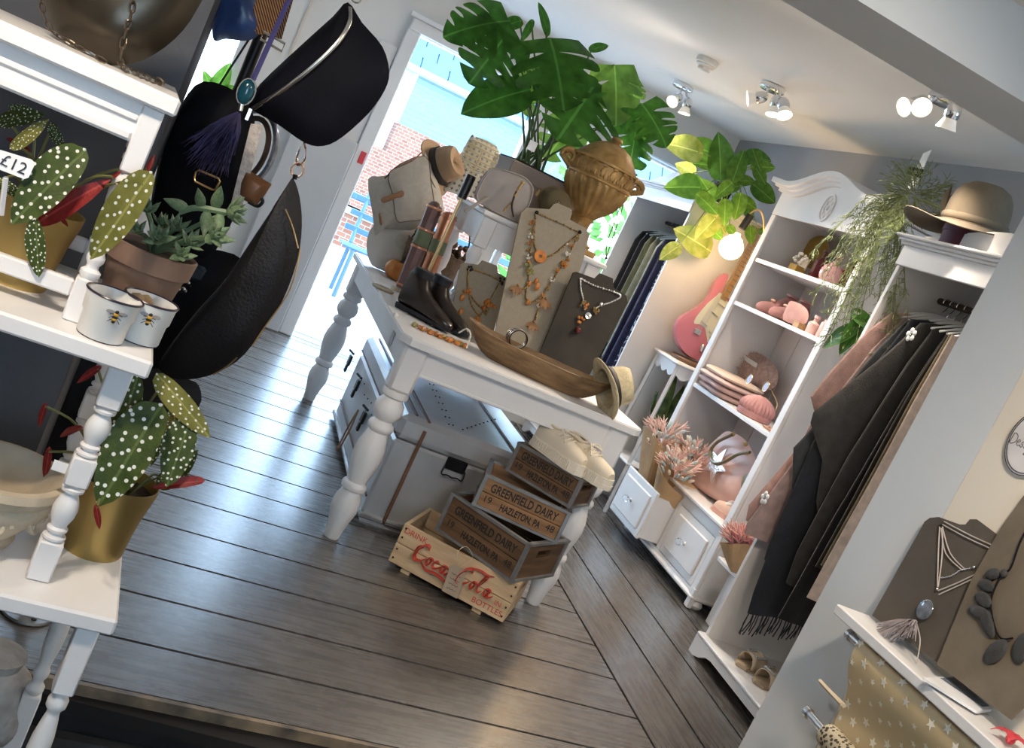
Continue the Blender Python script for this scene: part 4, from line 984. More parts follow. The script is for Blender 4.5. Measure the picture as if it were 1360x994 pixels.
# ankle boots
BOOT = mat('boot_brown', (.018, .010, .007), .28, var=.35, vscale=8, coat=.3); BOOT2 = mat('boot_navy', (.006, .007, .012), .5, var=.2)
def boot(loc, rz, s_=1):
    t = thing('ankle_boot', 'brown black leather ankle boot on the table by the amber beads', 'boot', loc, rz, 'ankle boots on the table')
    # local: toe +X ; length .25
    secs = [(-.115, .028, .022, .16), (-.10, .034, .022, .17), (-.07, .037, .022, .172), (-.045, .037, .022, .165), (-.02, .036, .022, .12), (.01, .036, .022, .096), (.05, .039, .020, .078), (.09, .036, .018, .062), (.12, .026, .018, .048), (.135, .010, .02, .036)]
    mb = MB(); n = 16; vs_ = []
    for x, w_, z0, z1 in secs:
        for k in range(n):
            a = 2 * pi * k / n; vs_.append((x, w_ * cos(a), (z0 + z1) / 2 + (z1 - z0) / 2 * (sin(a) if sin(a) > 0 else -abs(sin(a)) ** .3)))
    fs = [(i * n + k, i * n + (k + 1) % n, (i + 1) * n + (k + 1) % n, (i + 1) * n + k) for i in range(len(secs) - 1) for k in range(n)] + [tuple(range(n))[::-1], tuple((len(secs) - 1) * n + k for k in range(n))]
    mb.add(vs_, fs); mb.build('upper', BOOT, t, True)
    mb = MB(); mb.lathe([(.05, .135), (.052, .16), (.046, .165)], 16); mb.v = [(x * .78 - .07, y * .72, z + .012) for x, y, z in mb.v]; mb.build('collar', BOOT2, t, True)
    mb = MB(); mb.prism([(-.115, -.026), (-.05, -.03), (.03, -.033), (.09, -.034), (.13, -.02), (.138, 0), (.13, .02), (.09, .034), (.03, .033), (-.05, .03), (-.115, .026)], .008, .022); mb.box((-.085, 0, .011), (.06, .052, .022), .003); mb.build('sole', BOOT2, t)
    return t
bt1 = boot((.868, 3.80, TZ), R(-42)); bt2 = boot((.955, 3.845, TZ), R(-46))
# navy cloth pouch behind the boots: boot shaft back shapes
ab = thing('bead_strand', 'amber bead strand lying along the table edge below the boots', 'necklace', (.92, 3.56, TZ))
mb = None
for i in range(22):
    q = V((lerp(.80, 1.0, i / 21), 3.56 + .012 * sin(i * 1.7) - .02 * sin(i / 21 * pi), TZ + .009)); mb = W(ab); mb.ball(q, .008 + .003 * (i % 3 == 0), 8, 5); mb.build('bead', AMBER if i % 4 else OLIVB, ab, True)
# pumpkins
PUMP = mat('pumpkin_skin', (.48, .17, .03), .5, var=.2, vscale=20)
def pumpkin(label, loc, r_):
    t = thing('pumpkin', label, 'pumpkin', loc)
    mb = MB()
    def fn(u_, v):
        a = 2 * pi * u_; ph = pi * (v * .98 + .01); rr = r_ * (1 - .09 * abs(cos(5 * a)) ** 3) * sin(ph) ** .8
        return (rr * cos(a), rr * sin(a), r_ * .74 - r_ * .74 * cos(ph) * (1 - .2 * (sin(ph) < .35)))
    mb.grid(fn, 40, 14, True); mb.build('skin', PUMP, t, True)
    mb = MB(); mb.tube(sm([(0, 0, r_ * 1.3), (.004, 0, r_ * 1.6), (.014, .004, r_ * 1.95)], 4), [.010, .009, .008, .007, .007, .007, .007, .007, .008], 6); mb.build('stem', mat('pumpkin_stem', (.03, .025, .015), .8), t, True)
pumpkin('small orange pumpkin beside the copper cylinders', P(523, 372, z=TZ), .064); pumpkin('smaller orange pumpkin half hidden behind the copper cylinders', (1.0, 4.47, TZ), .05)
# copper cylinders (spirit lamps)
COPPER = mat('polished_copper', (.62, .27, .15), .3, .7, var=.2, vscale=10)
DULLC = mat('dull_plum_metal', (.15, .09, .085), .4, .7, var=.2)
GRBAND = mat('green_label', (.16, .19, .10), .6, var=.2)
def canister(label, base, top, r_, m1, dome):
    base = V(base); top = V(top); ax = (top - base); L_ = ax.length; t = thing('copper_canister', label, 'canister', base); t.matrix_basis = MX.Translation(base) @ ax.to_track_quat('Z', 'Y').to_matrix().to_4x4()
    mb = MB(); mb.lathe([(r_ * 1.5, 0), (r_ * 1.5, .012), (r_ * 1.1, .018)], 24); mb.build('base', mat('cream_base', (.45, .38, .28), .5), t, True)
    mb = MB(); mb.lathe([(r_, .014), (r_, L_ - r_ * (1 if dome else .3)), (r_ * .92, L_ - r_ * .55), (r_ * .6, L_ - r_ * .15), (r_ * .2, L_)], 8 if m1 == DULLC else 24); mb.build('cylinder', m1, t, True)
    mb = MB(); mb.lathe([(r_ * 1.03, L_ * .52), (r_ * 1.05, L_ * .53), (r_ * 1.05, L_ * .66), (r_ * 1.03, L_ * .67)], 24); mb.build('label_band', GRBAND, t, True)
    for f in (.08, .50, .69, .93):
        mb = MB(); mb.lathe([(r_ * 1.02, L_ * f - .005), (r_ * 1.09, L_ * f - .003), (r_ * 1.09, L_ * f + .003), (r_ * 1.02, L_ * f + .005)], 24, cap=False); mb.build('ring', COPPER, t, True)
    return t
cb = P(533, 389, z=TZ)
canister('plum metal canister with copper rims leaning by the pumpkin', cb, P(580, 268, Y=cb.y + .03), .034, DULLC, True)
cb2 = P(556, 396, z=TZ)
canister('polished copper canister beside the plum one', cb2, P(599, 282, Y=cb2.y + .02), .034, COPPER, False)
# ring / small cream shoe sole at table edge
cs = thing('candle_ring', 'cream ceramic ring lying at the table edge', 'ring', P(508, 385, z=TZ)); MB().at((0, 0, 0)).lathe([(.045, 0), (.05, .008), (.04, .012), (.02, .012), (.018, .004), (.03, 0)], 20, cap=False).build('ring', mat('cream_base', (.45, .38, .28), .5), cs, True)
# table lamp with ribbed globe bulb
lbp = V((1.02, 4.05, TZ)); bulb = P(638, 207, Y=4.12)
lp = thing('table_lamp', 'brass lamp with black socket and clear ribbed globe bulb', 'lamp', (bulb.x - .0, bulb.y, TZ))
wprism_lathe(lp, 'base', (bulb.x, bulb.y, TZ), [(.06, 0), (.06, .012), (.02, .02), (.008, .03)], BRASS)
wtube(lp, 'pole', [(bulb.x, bulb.y, TZ + .02), (bulb.x, bulb.y, bulb.z - .16)], .007, BRASS, 10, 0)
wtube(lp, 'socket', [(bulb.x, bulb.y, bulb.z - .185), (bulb.x, bulb.y, bulb.z - .085)], .020, mat('black_bakelite', (.01, .01, .01), .35), 16, 0)
BULBG = mat('amber_clear_glass', (.80, .66, .38), .05, var=0, alpha=.24)
prof = [(.012, -.09), (.016, -.075), (.035, -.06)] + [(.075 * cos(a) * (1 + .018 * cos(a * 26)), .075 * sin(a)) for a in [R(-55 + i * 144 / 40) for i in range(41)]]
wprism_lathe(lp, 'bulb', bulb, prof, BULBG, 28)
mb = W(lp)
for i in range(7):
    a = R(-50 + i * 17); mb.tube([bulb + V((.0755 * cos(a) * cos(q), .0755 * cos(a) * sin(q), .0755 * sin(a))) for q in [2 * pi * j / 24 for j in range(24)]], .0013, 4, True)
mb.build('glass_ribs', mat('amber_rib', (.75, .62, .36), .1, alpha=.6), lp, True)
wtube(lp, 'filament', [bulb + V((0, 0, -.07)), bulb + V((0, 0, .02))], .003, BRASS, 6, 0)
# ---- bags, hat and cushion left of the tier table
BEIGE = mat('beige_canvas', (.50, .45, .38), .8, var=.08, vscale=40, bump=.15, bscale=250)
BEIGE2 = mat('pale_beige', (.62, .57, .50), .7, var=.06, bump=.1)
TANL = mat('tan_strap', (.26, .13, .06), .5, var=.2)
nb = V((.15, -1, .05)).normalized(); pb = V((.80, 4.76, 1))
bk = thing('backpack', 'beige canvas backpack with tan strap and buckle', 'backpack', (.82, 4.82, TZ))
body = outline3([(489, 238), (513, 233), (560, 208), (566, 206), (584, 250), (590, 293), (570, 297), (545, 306), (510, 304), (498, 312), (495, 285)], pb, nb, 3)
mb = W(bk); puff(mb, body, nb, .05, .09, 5, .5, 3, .3); mb.build('body', BEIGE, bk, True)
flap = outline3([(518, 228), (564, 207), (572, 240), (575, 285), (540, 294), (527, 292), (522, 260)], pb + nb * .056, nb, 3)
mb = W(bk); puff(mb, flap, nb, .014, .012, 3); fl_ = mb.build('flap', BEIGE, bk, True); wtube(bk, 'flap_edge', flap, .0022, mat('seam_brown', (.16, .12, .09), .8), 5, 0, closed=True)
st1 = outline3([(506, 266), (509, 262), (527, 256), (534, 253), (537, 257), (534, 262), (527, 263), (510, 270)], pb + nb * .078, nb, 2)
mb = W(bk); puff(mb, st1, nb, .005, .003, 2); ss = mb.build('strap', TANL, bk, True)
st3 = outline3([(503, 285), (506, 283), (508, 297), (505, 299)], pb + nb * .058, nb, 2)
mb = W(bk); puff(mb, st3, nb, .004, .002, 2); mb.build('strap', TANL, bk, True)
wtube(bk, 'top_strap', [P(511, 237, Y=4.72), P(525, 224, Y=4.7), P(548, 213, Y=4.7), P(562, 200, Y=4.73)], .006, TANL, 6, 5, .4)
# folded base supporting the backpack: second bag beneath
hb = thing('handbag', 'pale slouchy handbag under the backpack with a buckle strap', 'handbag', (.84, 4.9, TZ))
nb2 = V((.1, -1, .1)).normalized(); p2 = V((.84, 4.82, TZ))
def drop_to(pts, z): return [V((p.x, p.y, max(p.z, z))) for p in pts]
o1 = drop_to(outline3([(490, 345), (487, 322), (494, 302), (510, 297), (560, 300), (575, 315), (560, 355), (530, 372), (505, 365)], p2, nb2, 3), TZ + .002)
mb = W(hb); puff(mb, o1, nb2, .06, .05, 5, .5, 5, .3); mb.build('body', BEIGE2, hb, True)
o2 = outline3([(525, 318), (535, 308), (552, 312), (546, 332), (530, 330)], p2 + nb2 * .072, nb2, 3)
mb = W(hb); puff(mb, o2, nb2, .012, .01, 3); mb.build('flap', BEIGE, hb, True)
wtube(hb, 'buckle', [PP(*q, p2 + nb2 * .09, nb2) for q in ((537, 322), (543, 319), (545, 325), (539, 328))], .0025, BRASS, 6, 0, closed=True)
hat('brown felt fedora with a black band behind the backpack', P(580, 222, Y=4.86), V((.55, -.45, .55)), .135, .085, .12, mat('tan_felt', (.36, .235, .14), .85, var=.1, bump=.1), BANDB, spin=.6, brim_curl=.012)
# cross-pattern cushion
CUSH = mat('cushion_cotton', (.58, .54, .46), .85, var=.05); N, L, b = nodes(CUSH)
tc = N.new('ShaderNodeTexCoord'); mp = N.new('ShaderNodeMapping'); mp.inputs['Scale'].default_value = (38, 38, 38); L.new(tc.outputs['UV'], mp.inputs[0])
def cross_pattern():
    sx = N.new('ShaderNodeSeparateXYZ'); L.new(mp.outputs[0], sx.inputs[0]); outs = []
    def op(o_, a, v=None, b2=None):
        m_ = N.new('ShaderNodeMath'); m_.operation = o_; L.new(a, m_.inputs[0])
        if b2 is not None: L.new(b2, m_.inputs[1])
        elif v is not None: m_.inputs[1].default_value = v
        return m_.outputs[0]
    fx = op('ABSOLUTE', op('SUBTRACT', op('FRACT', sx.outputs[0]), .5)); fy = op('ABSOLUTE', op('SUBTRACT', op('FRACT', sx.outputs[2]), .5))
    a = op('MULTIPLY', op('LESS_THAN', fx, .09), None, op('LESS_THAN', fy, .27)); c = op('MULTIPLY', op('LESS_THAN', fy, .09), None, op('LESS_THAN', fx, .27))
    return op('MAXIMUM', a, None, c)
L.new(tc.outputs['Object'], mp.inputs[0])
mk = cross_pattern(); mx_ = N.new('ShaderNodeMix'); mx_.data_type = 'RGBA'; L.new(mk, mx_.inputs[0]); mx_.inputs[6].default_value = (.58, .54, .46, 1); mx_.inputs[7].default_value = (.13, .12, .10, 1); L.new(mx_.outputs[2], b.inputs['Base Color'])
cu = thing('cushion', 'cream cushion with small dark crosses behind the lamp', 'cushion', (1.0, 4.92, TZ))
nc = V((.05, -1, .2)).normalized(); pc = V((.98, 4.88, 1.3))
oc = outline3([(588, 248), (606, 215), (625, 181), (632, 182), (660, 195), (672, 235), (655, 262), (620, 262), (597, 255)], pc, nc, 2)
mb = W(cu); puff(mb, oc, nc, .05, .05, 5, .5); mb.build('cover', CUSH, cu, True)
mb = W(cu)
bs_ = thing('storage_basket', 'brown wicker basket of dried brown flowers behind the copper canisters', 'basket', (1.02, 4.72, TZ))
WICK = mat('dark_wicker', (.10, .055, .025), .7, var=.4, vscale=40, bump=.5, bscale=80)
wprism_lathe(bs_, 'basket_body', (1.02, 4.72, TZ), [(.11, 0), (.14, .10), (.15, .20), (.155, .21), (.145, .21), (.13, .1), (.1, .01)], WICK, 24)
mb = W(bs_); rj = random.Random(5)
for i in range(70):
    a = rj.uniform(0, 6.28); r_ = rj.uniform(0, .14); mb.ball((1.02 + r_ * cos(a), 4.72 + r_ * sin(a), TZ + .20 + rj.uniform(0, .06)), rj.uniform(.012, .024), 6, 4)
mb.build('dried_flowers', mat('dried_brown', (.11, .065, .035), .9, var=.5, vscale=50, bump=.5), bs_)['kind'] = 'stuff'
wtube(bs_, 'handle', [(1.02 - .14, 4.72, TZ + .2), (1.02 - .1, 4.7, TZ + .33), (1.02, 4.69, TZ + .37), (1.02 + .1, 4.7, TZ + .33), (1.02 + .14, 4.72, TZ + .2)], .004, DARK, 6, 6)
# crumpled pale scarf between lamp and small board
sf = thing('folded_scarf', 'folded pale pink scarf behind the boots', 'scarf', (1.10, 4.18, TZ))
mb = W(sf)
mb.grid(lambda u_, v: (1.02 + .18 * u_ + .02 * sin(v * 5), 4.08 + .26 * v, TZ + .004 + .10 * (sin(pi * u_) * sin(pi * v)) ** .5 * (1 + .25 * sin(u_ * 17 + v * 6))), 24, 16); mb.build('cloth', mat('pale_pink_cloth', (.52, .44, .41), .8, var=.1), sf, True)
# ---- on the tier table: camera bag, pot with monstera, urn
TAUPE = mat('taupe_leather', (.36, .31, .275), .5, var=.06, vscale=20, bump=.15, bscale=200)
cbg = thing('camera_bag', 'boxy taupe leather camera bag with chain strap on the tier table', 'handbag', (1.08, 4.08, TT))
nbg = V((-.12, -1, .0)).normalized(); pbg = V((1.05, 4.02, 1.3))
ob = outline3([(634, 264), (639, 245), (650, 229), (662, 225), (690, 233), (704, 243), (707, 258), (694, 292), (688, 295), (650, 277)], pbg, nbg, 4)
ob = [V((p.x, p.y, max(p.z, TT + .003))) for p in ob]
mb = W(cbg); slab(mb, ob, nbg, .09); puff(mb, ob, nbg, .008, .0, 2); mb.build('body', TAUPE, cbg, True)
wtube(cbg, 'piping', [p + nbg * .002 for p in ob], .0035, TAUPE, 6, 0, closed=True)
wtube(cbg, 'piping', [p - nbg * .09 for p in ob], .0035, TAUPE, 6, 0, closed=True)
mb = W(cbg)
for i, q in enumerate(sm([P(694, 243, Y=3.99), P(688, 252, Y=3.985), P(680, 268, Y=3.985), P(670, 280, Y=3.985)], 6)): mb.ball(q, (.008 if i in (0, 5, 9) else .0045), 7, 5)
mb.build('zip_chain', BRASS, cbg)['kind'] = 'stuff'
wtube(cbg, 'leather_tassel', [P(686, 254, Y=3.985), P(680, 272, Y=3.98), P(682, 288, Y=3.985)], .004, mat('dark_brown_lace', (.05, .03, .02), .6), 6)
mb = W(cbg); q = P(714, 256, Y=4.06); mb.tube([q + V((0, .012 * cos(a), .012 * sin(a))) for a in [2 * pi * i / 14 for i in range(14)]], .003, 6, True); mb.build('side_ring', BRASS, cbg, True)
wtube(cbg, 'shoulder_strap', [P(648, 262, Y=4.0), P(632, 272, Y=3.95), P(617, 281, Y=3.93)], .009, TAUPE, 6, 5, .3)
# taupe square planter with monstera
POTT = mat('taupe_pot', (.25, .20, .165), .75, var=.08)
pc0 = V((1.165, 4.33, TT)); PZ = .235
mo = thing('monstera_plant', 'large monstera plant in a square taupe pot on the tier table', 'plant', pc0, R(4))
mb = MB(); mb.box((0, 0, .085), (.24, .24, .17), .004, .85); mb.build('pot', POTT, mo)
mb = MB(); mb.box((0, 0, .20), (.275, .275, .065), .005); mb.build('pot_rim', POTT, mo)
MB().box((0, 0, .236), (.24, .24, .008)).build('soil', SOIL, mo)
mb = W(mo); q = P(707, 194, Y=4.18); mb.box(q, (.035, .004, .04)); mb.build('price_label', mat('label_white', (.8, .8, .8), .6), mo)
MON = leafmat('monstera_leaf', (.03, .11, .015), (.06, .18, .025), trans=.5, rough=.3)
MONL = leafmat('monstera_leaf_pale', (.10, .22, .035), (.16, .32, .06), trans=.5, rough=.3)
ml = [monstera_leaf('leaf', MON, s_, 5, .62, .50, .3) for s_ in (1, 2, 5)]; ml2 = monstera_leaf('leaf', MONL, 3, 4, .55, .48, .35); mlh = heart_leaf('leaf', MON, .44, .16, 1.55, .2, .05)
LV = [((676, 28), (603, 30), 4.25, 4.12, ml[0], .95), ((674, 44), (634, 98), 4.22, 4.10, ml[1], 1.25), ((692, 122), (617, 140), 4.22, 4.12, mlh, 1.0), ((730, 50), (756, 128), 4.25, 4.02, ml[2], 1.15), ((792, 108), (757, 166), 4.30, 4.10, ml[1], 1.45),
      ((816, 86), (822, 146), 4.34, 4.16, ml2, .95), ((852, 138), (890, 182), 4.34, 4.20, ml[0], 1.2), ((726, 42), (719, 0), 4.28, 4.30, mlh, .5), ((716, 85), (704, 146), 4.50, 4.42, ml2, .9), ((764, 158), (730, 202), 4.48, 4.40, ml2, 1.1), ((846, 160), (838, 232), 4.40, 4.30, ml[1], .8), ((834, 104), (848, 136), 4.45, 4.35, ml2, .9),
      ((786, 66), (810, 57), 4.34, 4.36, mlh, .7), ((690, 28), (667, 35), 4.28, 4.24, mlh, .9), ((742, 108), (702, 100), 4.4, 4.35, ml[0], 1.0), ((838, 150), (858, 205), 4.46, 4.40, mlh, .6), ((706, 30), (693, 55), 4.3, 4.27, mlh, .5)]
STEM = mat('plant_stem', (.06, .12, .03), .5, var=.2)
for i, (a, b_, ya, yb, me, ws) in enumerate(LV):
    A = P(*a, Y=ya); B = P(*b_, Y=yb)
    nr = toC(A) + V((0, -.1, .75 if i not in (10, 15) else .1)) + V((.25 * sin(i * 2.1), 0, .1 * cos(i)))
    add_leaf(mo, me, A, B, nr, ws)
    s0 = pc0 + V((.05 * sin(i * 1.7) - .02, .05 * cos(i * 1.3), PZ))
    wtube(mo, 'stem', [s0, lerp(s0, A, .5) + V((.02 * sin(i), 0, .03)), A], [.0065, .006, .005, .0045, .004, .004, .004, .004, .004, .004, .0035], STEM, 6, 5)
# bronze urn
UM = mat('bronze_urn', (.34, .19, .06), .45, .45, var=.25, vscale=25, bump=.08, bscale=60, col2=(.46, .28, .10))
uc = P(797, 236, Y=4.14); ub = V((uc.x, 4.14, TT)); top = P(815, 180, Y=4.14).z - TT
ur = thing('lidded_urn', 'ornate bronze lidded urn with scroll handles on the tier table', 'urn', ub)
k = top / .49
mb = MB(); mb.box((0, 0, .012), (.19, .19, .024), .004); mb.build('plinth', UM, ur)
prof = [(.085, .024), (.088, .035), (.06, .05), (.045, .07), (.043, .115), (.05, .13), (.056, .135), (.05, .142), (.07, .16), (.11, .20), (.135, .245), (.143, .28), (.140, .29), (.146, .293), (.146, .300), (.138, .304), (.140, .36), (.150, .364), (.150, .373), (.135, .377)]
mb = MB(); n = 120; vs_ = []
for r_, z in prof:
    for i in range(n):
        a = 2 * pi * i / n; rr = r_
        if .15 < z < .285: rr *= 1 - .085 * (1 - abs(sin(a * 12 + (z - .16) * 14)))
        if .06 < z < .12: rr *= 1 + .05 * abs(sin(a * 12))
        vs_.append((rr * cos(a), rr * sin(a), z * k))
mb.add(vs_, [(j * n + i, j * n + (i + 1) % n, (j + 1) * n + (i + 1) % n, (j + 1) * n + i) for j in range(len(prof) - 1) for i in range(n)]); mb.build('body', UM, ur, True)
mb = MB()
mb.lathe([(.137, .374 * k), (.13, .385 * k), (.11, .41 * k), (.08, .44 * k), (.045, .457 * k), (.025, .462 * k), (.02, .468 * k), (.026, .476 * k), (.02, .487 * k), (.004, .49 * k)], 40); mb.build('lid', UM, ur, True)
for i in range(20): # leaf reliefs round the band
    a = 2 * pi * i / 20
    mb = MB(); mb.m = MX.Rotation(a, 4, 'Z')
    mb.ball((.140, 0, .33 * k), (.006, .012, .022), 7, 6); mb.ball((.139, .013, .318 * k), (.005, .006, .013), 6, 5); mb.ball((.139, -.013, .318 * k), (.005, .006, .013), 6, 5); mb.box((.146, .0, .358 * k), (.006, .02, .010), .002)
    mb.build('relief_leaf', UM, ur, True)
for sx in (-1, 1):
    mb = MB(); pts = [(sx * (.150 + .034 * (1 - i / 26) * cos(i * .42) + .012), 0, .335 * k + .034 * (1 - i / 26) * sin(i * .42)) for i in range(24)]
    mb.tube([(sx * .135, 0, .30 * k)] + pts, [.013] * 5 + [.012 - .0003 * i for i in range(20)], 8); h_ = mb.build('scroll_handle', UM, ur, True)
# cord hanging from handle
cd_ = thing('cord_necklace', 'thin brown cord necklace hanging from the urn handle', 'necklace', P(833, 245, Y=4.12))
wtube(cd_, 'cord', [P(834, 243, Y=4.12), P(822, 280, Y=4.1), P(807, 320, Y=4.1), P(805, 343, Y=4.1)], .0022, LEATH, 6)
wtube(cd_, 'cord', [P(834, 243, Y=4.12), P(825, 282, Y=4.1), P(814, 315, Y=4.1), P(805, 343, Y=4.1)], .0022, LEATH, 6)
mb = W(cd_); mb.ball(P(805, 343, Y=4.1), .007, 8, 6); mb.build('bead', LEATH, cd_, True)
hat('olive felt cap leaning behind the tall linen board', P(736, 272, Y=4.04), V((0, -.95, .3)), .075, .06, .05, mat('olive_felt', (.10, .075, .035), .9, var=.15), None, dent=False)
# ---- cream sneakers on the top crate
CRM = mat('cream_canvas', (.66, .57, .44), .75, var=.06, bump=.1, bscale=200); CRS = mat('cream_rubber', (.72, .65, .53), .5, var=.04)
def sneaker(loc, rz, label, mU, mS, mL, group, s_=1, plat=.04, name='sneaker'):
    t = thing(name, label, 'shoe', loc, rz, group); t.scale = (s_, s_, s_)
    mb = MB(); ol = [(-.12, 0), (-.115, -.025), (-.09, -.034), (-.02, -.034), (.04, -.042), (.09, -.043), (.125, -.03), (.138, 0), (.125, .03), (.09, .043), (.04, .042), (-.02, .034), (-.09, .034), (-.115, .025)]
    mb.prism([(x * 1.02, y * 1.03) for x, y in ol], 0, plat * .45); mb.prism(ol, plat * .45, plat)
    for i in range(22):
        for sy in (-1, 1):
            x = -.08 + i * .0085; mb.box((x, sy * (.036 + .007 * (x > .03)), plat * .5), (.003, .006, plat * .7))
    mb.build('sole', mS, t)
    secs = [(-.118, .012, 0, .055), (-.11, .026, 0, .07), (-.085, .032, 0, .072), (-.05, .033, 0, .062), (-.02, .033, 0, .058), (.01, .034, 0, .058), (.04, .038, 0, .052), (.08, .040, 0, .042), (.11, .034, 0, .034), (.128, .018, 0, .022)]
    mb = MB(); n = 16; vs_ = []
    for x, w_, z0, z1 in secs:
        for k_ in range(n):
            a = pi * k_ / (n - 1); vs_.append((x, w_ * cos(a) * (1 if abs(cos(a)) < .3 else 1), plat + z1 * sin(a) ** .7))
    fs = [(i * n + k_, i * n + k_ + 1, (i + 1) * n + k_ + 1, (i + 1) * n + k_) for i in range(len(secs) - 1) for k_ in range(n - 1)] + [tuple(range(n)), tuple((len(secs) - 1) * n + k_ for k_ in range(n))]
    mb.add(vs_, fs); mb.build('upper', mU, t, True)
    mb = MB(); mb.at((-.07, 0, plat + .066), ry=.15).lathe([(.02, .002), (.027, .006), (.03, .002), (.027, -.006)], 16, cap=False); mb.v = [(x * 1.35 + .025, y, z) for x, y, z in mb.v]; mb.build('collar', mU, t, True)
    mb = MB(); mb.at((-.072, 0, plat + .062)).lathe([(.001, 0), (.026, .004)], 14, cap=False); mb.build('lining', mat('shoe_inside', (.25, .2, .15), .9), t)
    for i in range(4):
        x = -.012 + i * .018; z = plat + .062 - i * .003
        mb = MB(); mb.tube(sm([(x, -.026, z - .014), (x + .006, 0, z + .003), (x, .026, z - .014)], 4), .0032, 5); mb.build('lace', mL, t)
    mb = MB()
    for sy in (-1, 1): mb.tube(sm([(-.012, 0, plat + .066), (0, sy * .022, plat + .076), (.022, sy * .034, plat + .06), (.012, sy * .018, plat + .068), (-.01, 0, plat + .066), (.03, sy * .03, plat + .04)], 4), .003, 5)
    mb.build('lace_bow', mL, t)
    return t
zc3 = .449 + .116
sneaker((1.415, 3.33, zc3), R(-60), 'cream platform sneaker on the top crate touching its twin, trunk side', CRM, CRS, CRS, 'cream sneakers on the top crate'); sneaker((1.505, 3.275, zc3), R(-60), 'cream platform sneaker on the top crate above the hand hole end', CRM, CRS, CRS, 'cream sneakers on the top crate')
# swing tag on the pale crate
tg = thing('swing_tag', 'brown paper swing tag tied to the pale crate', 'tag', P(605, 760, Y=3.15))
q0 = P(611, 752, Y=3.175); q1 = P(598, 789, Y=3.16); uu = V((.88, -.47, 0))
mb = W(tg); w_ = .030; dv = q1 - q0; nn = V((-.47, -.88, 0))
q0 = q0 + nn * .012; q1 = q1 + nn * .012
pts = [q0 - uu * w_ * .6, q0 - uu * w_ + dv * .12, q1 - uu * w_, q1 + uu * w_, q0 + uu * w_ + dv * .12, q0 + uu * w_ * .6]
slab(mb, pts, nn, .0015); mb.build('card', TAGM, tg)
wtube(tg, 'string', [q0 + dv * .05, q0 + V((-.03, -.01, .05)), q0 + V((0, .02, .07)), q0 + V((.03, .0, .045)), q0 + dv * .05], .001, mat('string', (.6, .5, .35), .9), 5)
for i in range(4):
    mb = W(tg); c_ = lerp(q0, q1, .3 + i * .17) + nn * .001; mb.tube([c_ - uu * .018 + V((0, 0, .003 * sin(j * 2.3 + i))) + uu * .036 * j / 8 for j in range(9)], .0008, 4); mb.build('handwriting', PENM, tg)
# ================================================================ left display
NV = (-hd).normalized() # plane facing the camera heading
def bag(label, name, pxs, Y, front, back, mt, k=3, cat='bag', crinkle=.25, nrm=None, seed=1, part='body', group=None, pw=.5):
    n = V(nrm) if nrm is not None else NV; p0 = P(*pxs[0], Y=Y); pts = outline3(pxs, p0, n, k)
    c = sum(pts, V()) / len(pts); t = thing(name, label, cat, (c.x, c.y, min(p.z for p in pts)), 0, group)
    mb = W(t); puff(mb, pts, n, front, back, 5, pw, seed, crinkle); mb.build(part, mt, t, True)
    return t, p0, n
# bronze slouch bag with chain on the top stand
BRONZE = mat('bronze_leather', (.060, .048, .034), .30, .75, var=.3, vscale=5, bump=.05)
bz, p0, n = bag('dark bronze metallic rounded bag with a chain on the top stand', 'chain_bag', [(48, -70), (57, 0), (75, 42), (110, 74), (150, 87), (190, 80), (232, 52), (262, 12), (280, -45), (215, -110), (110, -115)], 1.72, .055, .05, BRONZE, nrm=(-.1, -1, .15), crinkle=.1)
def chain(t, name, pts, r_, mt, k=8, step=.011):
    pts = sm(pts, k); mb = W(t); acc = 0; q = [pts[0]]
    for i in range(1, len(pts)):
        acc += (pts[i] - pts[i - 1]).length
        if acc > step: q.append(pts[i]); acc = 0
    for i in range(len(q) - 1):
        d = (q[i + 1] - q[i]); L_ = d.length; d.normalize(); s_ = d.cross(V((.3, -1, .2)) if i % 2 else V((1, .2, .3))).normalized(); c = (q[i] + q[i + 1]) / 2
        mb.tube([c + d * (L_ * .62) * cos(a) + s_ * r_ * 2.4 * sin(a) for a in [2 * pi * j / 8 for j in range(8)]], r_, 4, True)
    o_ = mb.build(name, mt, t); o_['kind'] = 'stuff'; return o_
GUN = mat('gunmetal', (.16, .13, .10), .35, .9, var=.2)
chain(bz, 'chain', [P(178, -10, Y=1.64), P(174, 20, Y=1.64), P(165, 50, Y=1.645), P(160, 85, Y=1.64), V((-.165, 1.62, 1.262)), V((-.145, 1.64, 1.262)), V((-.125, 1.66, 1.262)), V((-.12, 1.65, 1.264)), V((-.135, 1.66, 1.266))], .0016, GUN)
chain(bz, 'chain', [P(53, -10, Y=1.63), P(58, 20, Y=1.63), P(70, 42, Y=1.63), P(100, 60, Y=1.615), P(150, 87, Y=1.615)], .0014, GUN)
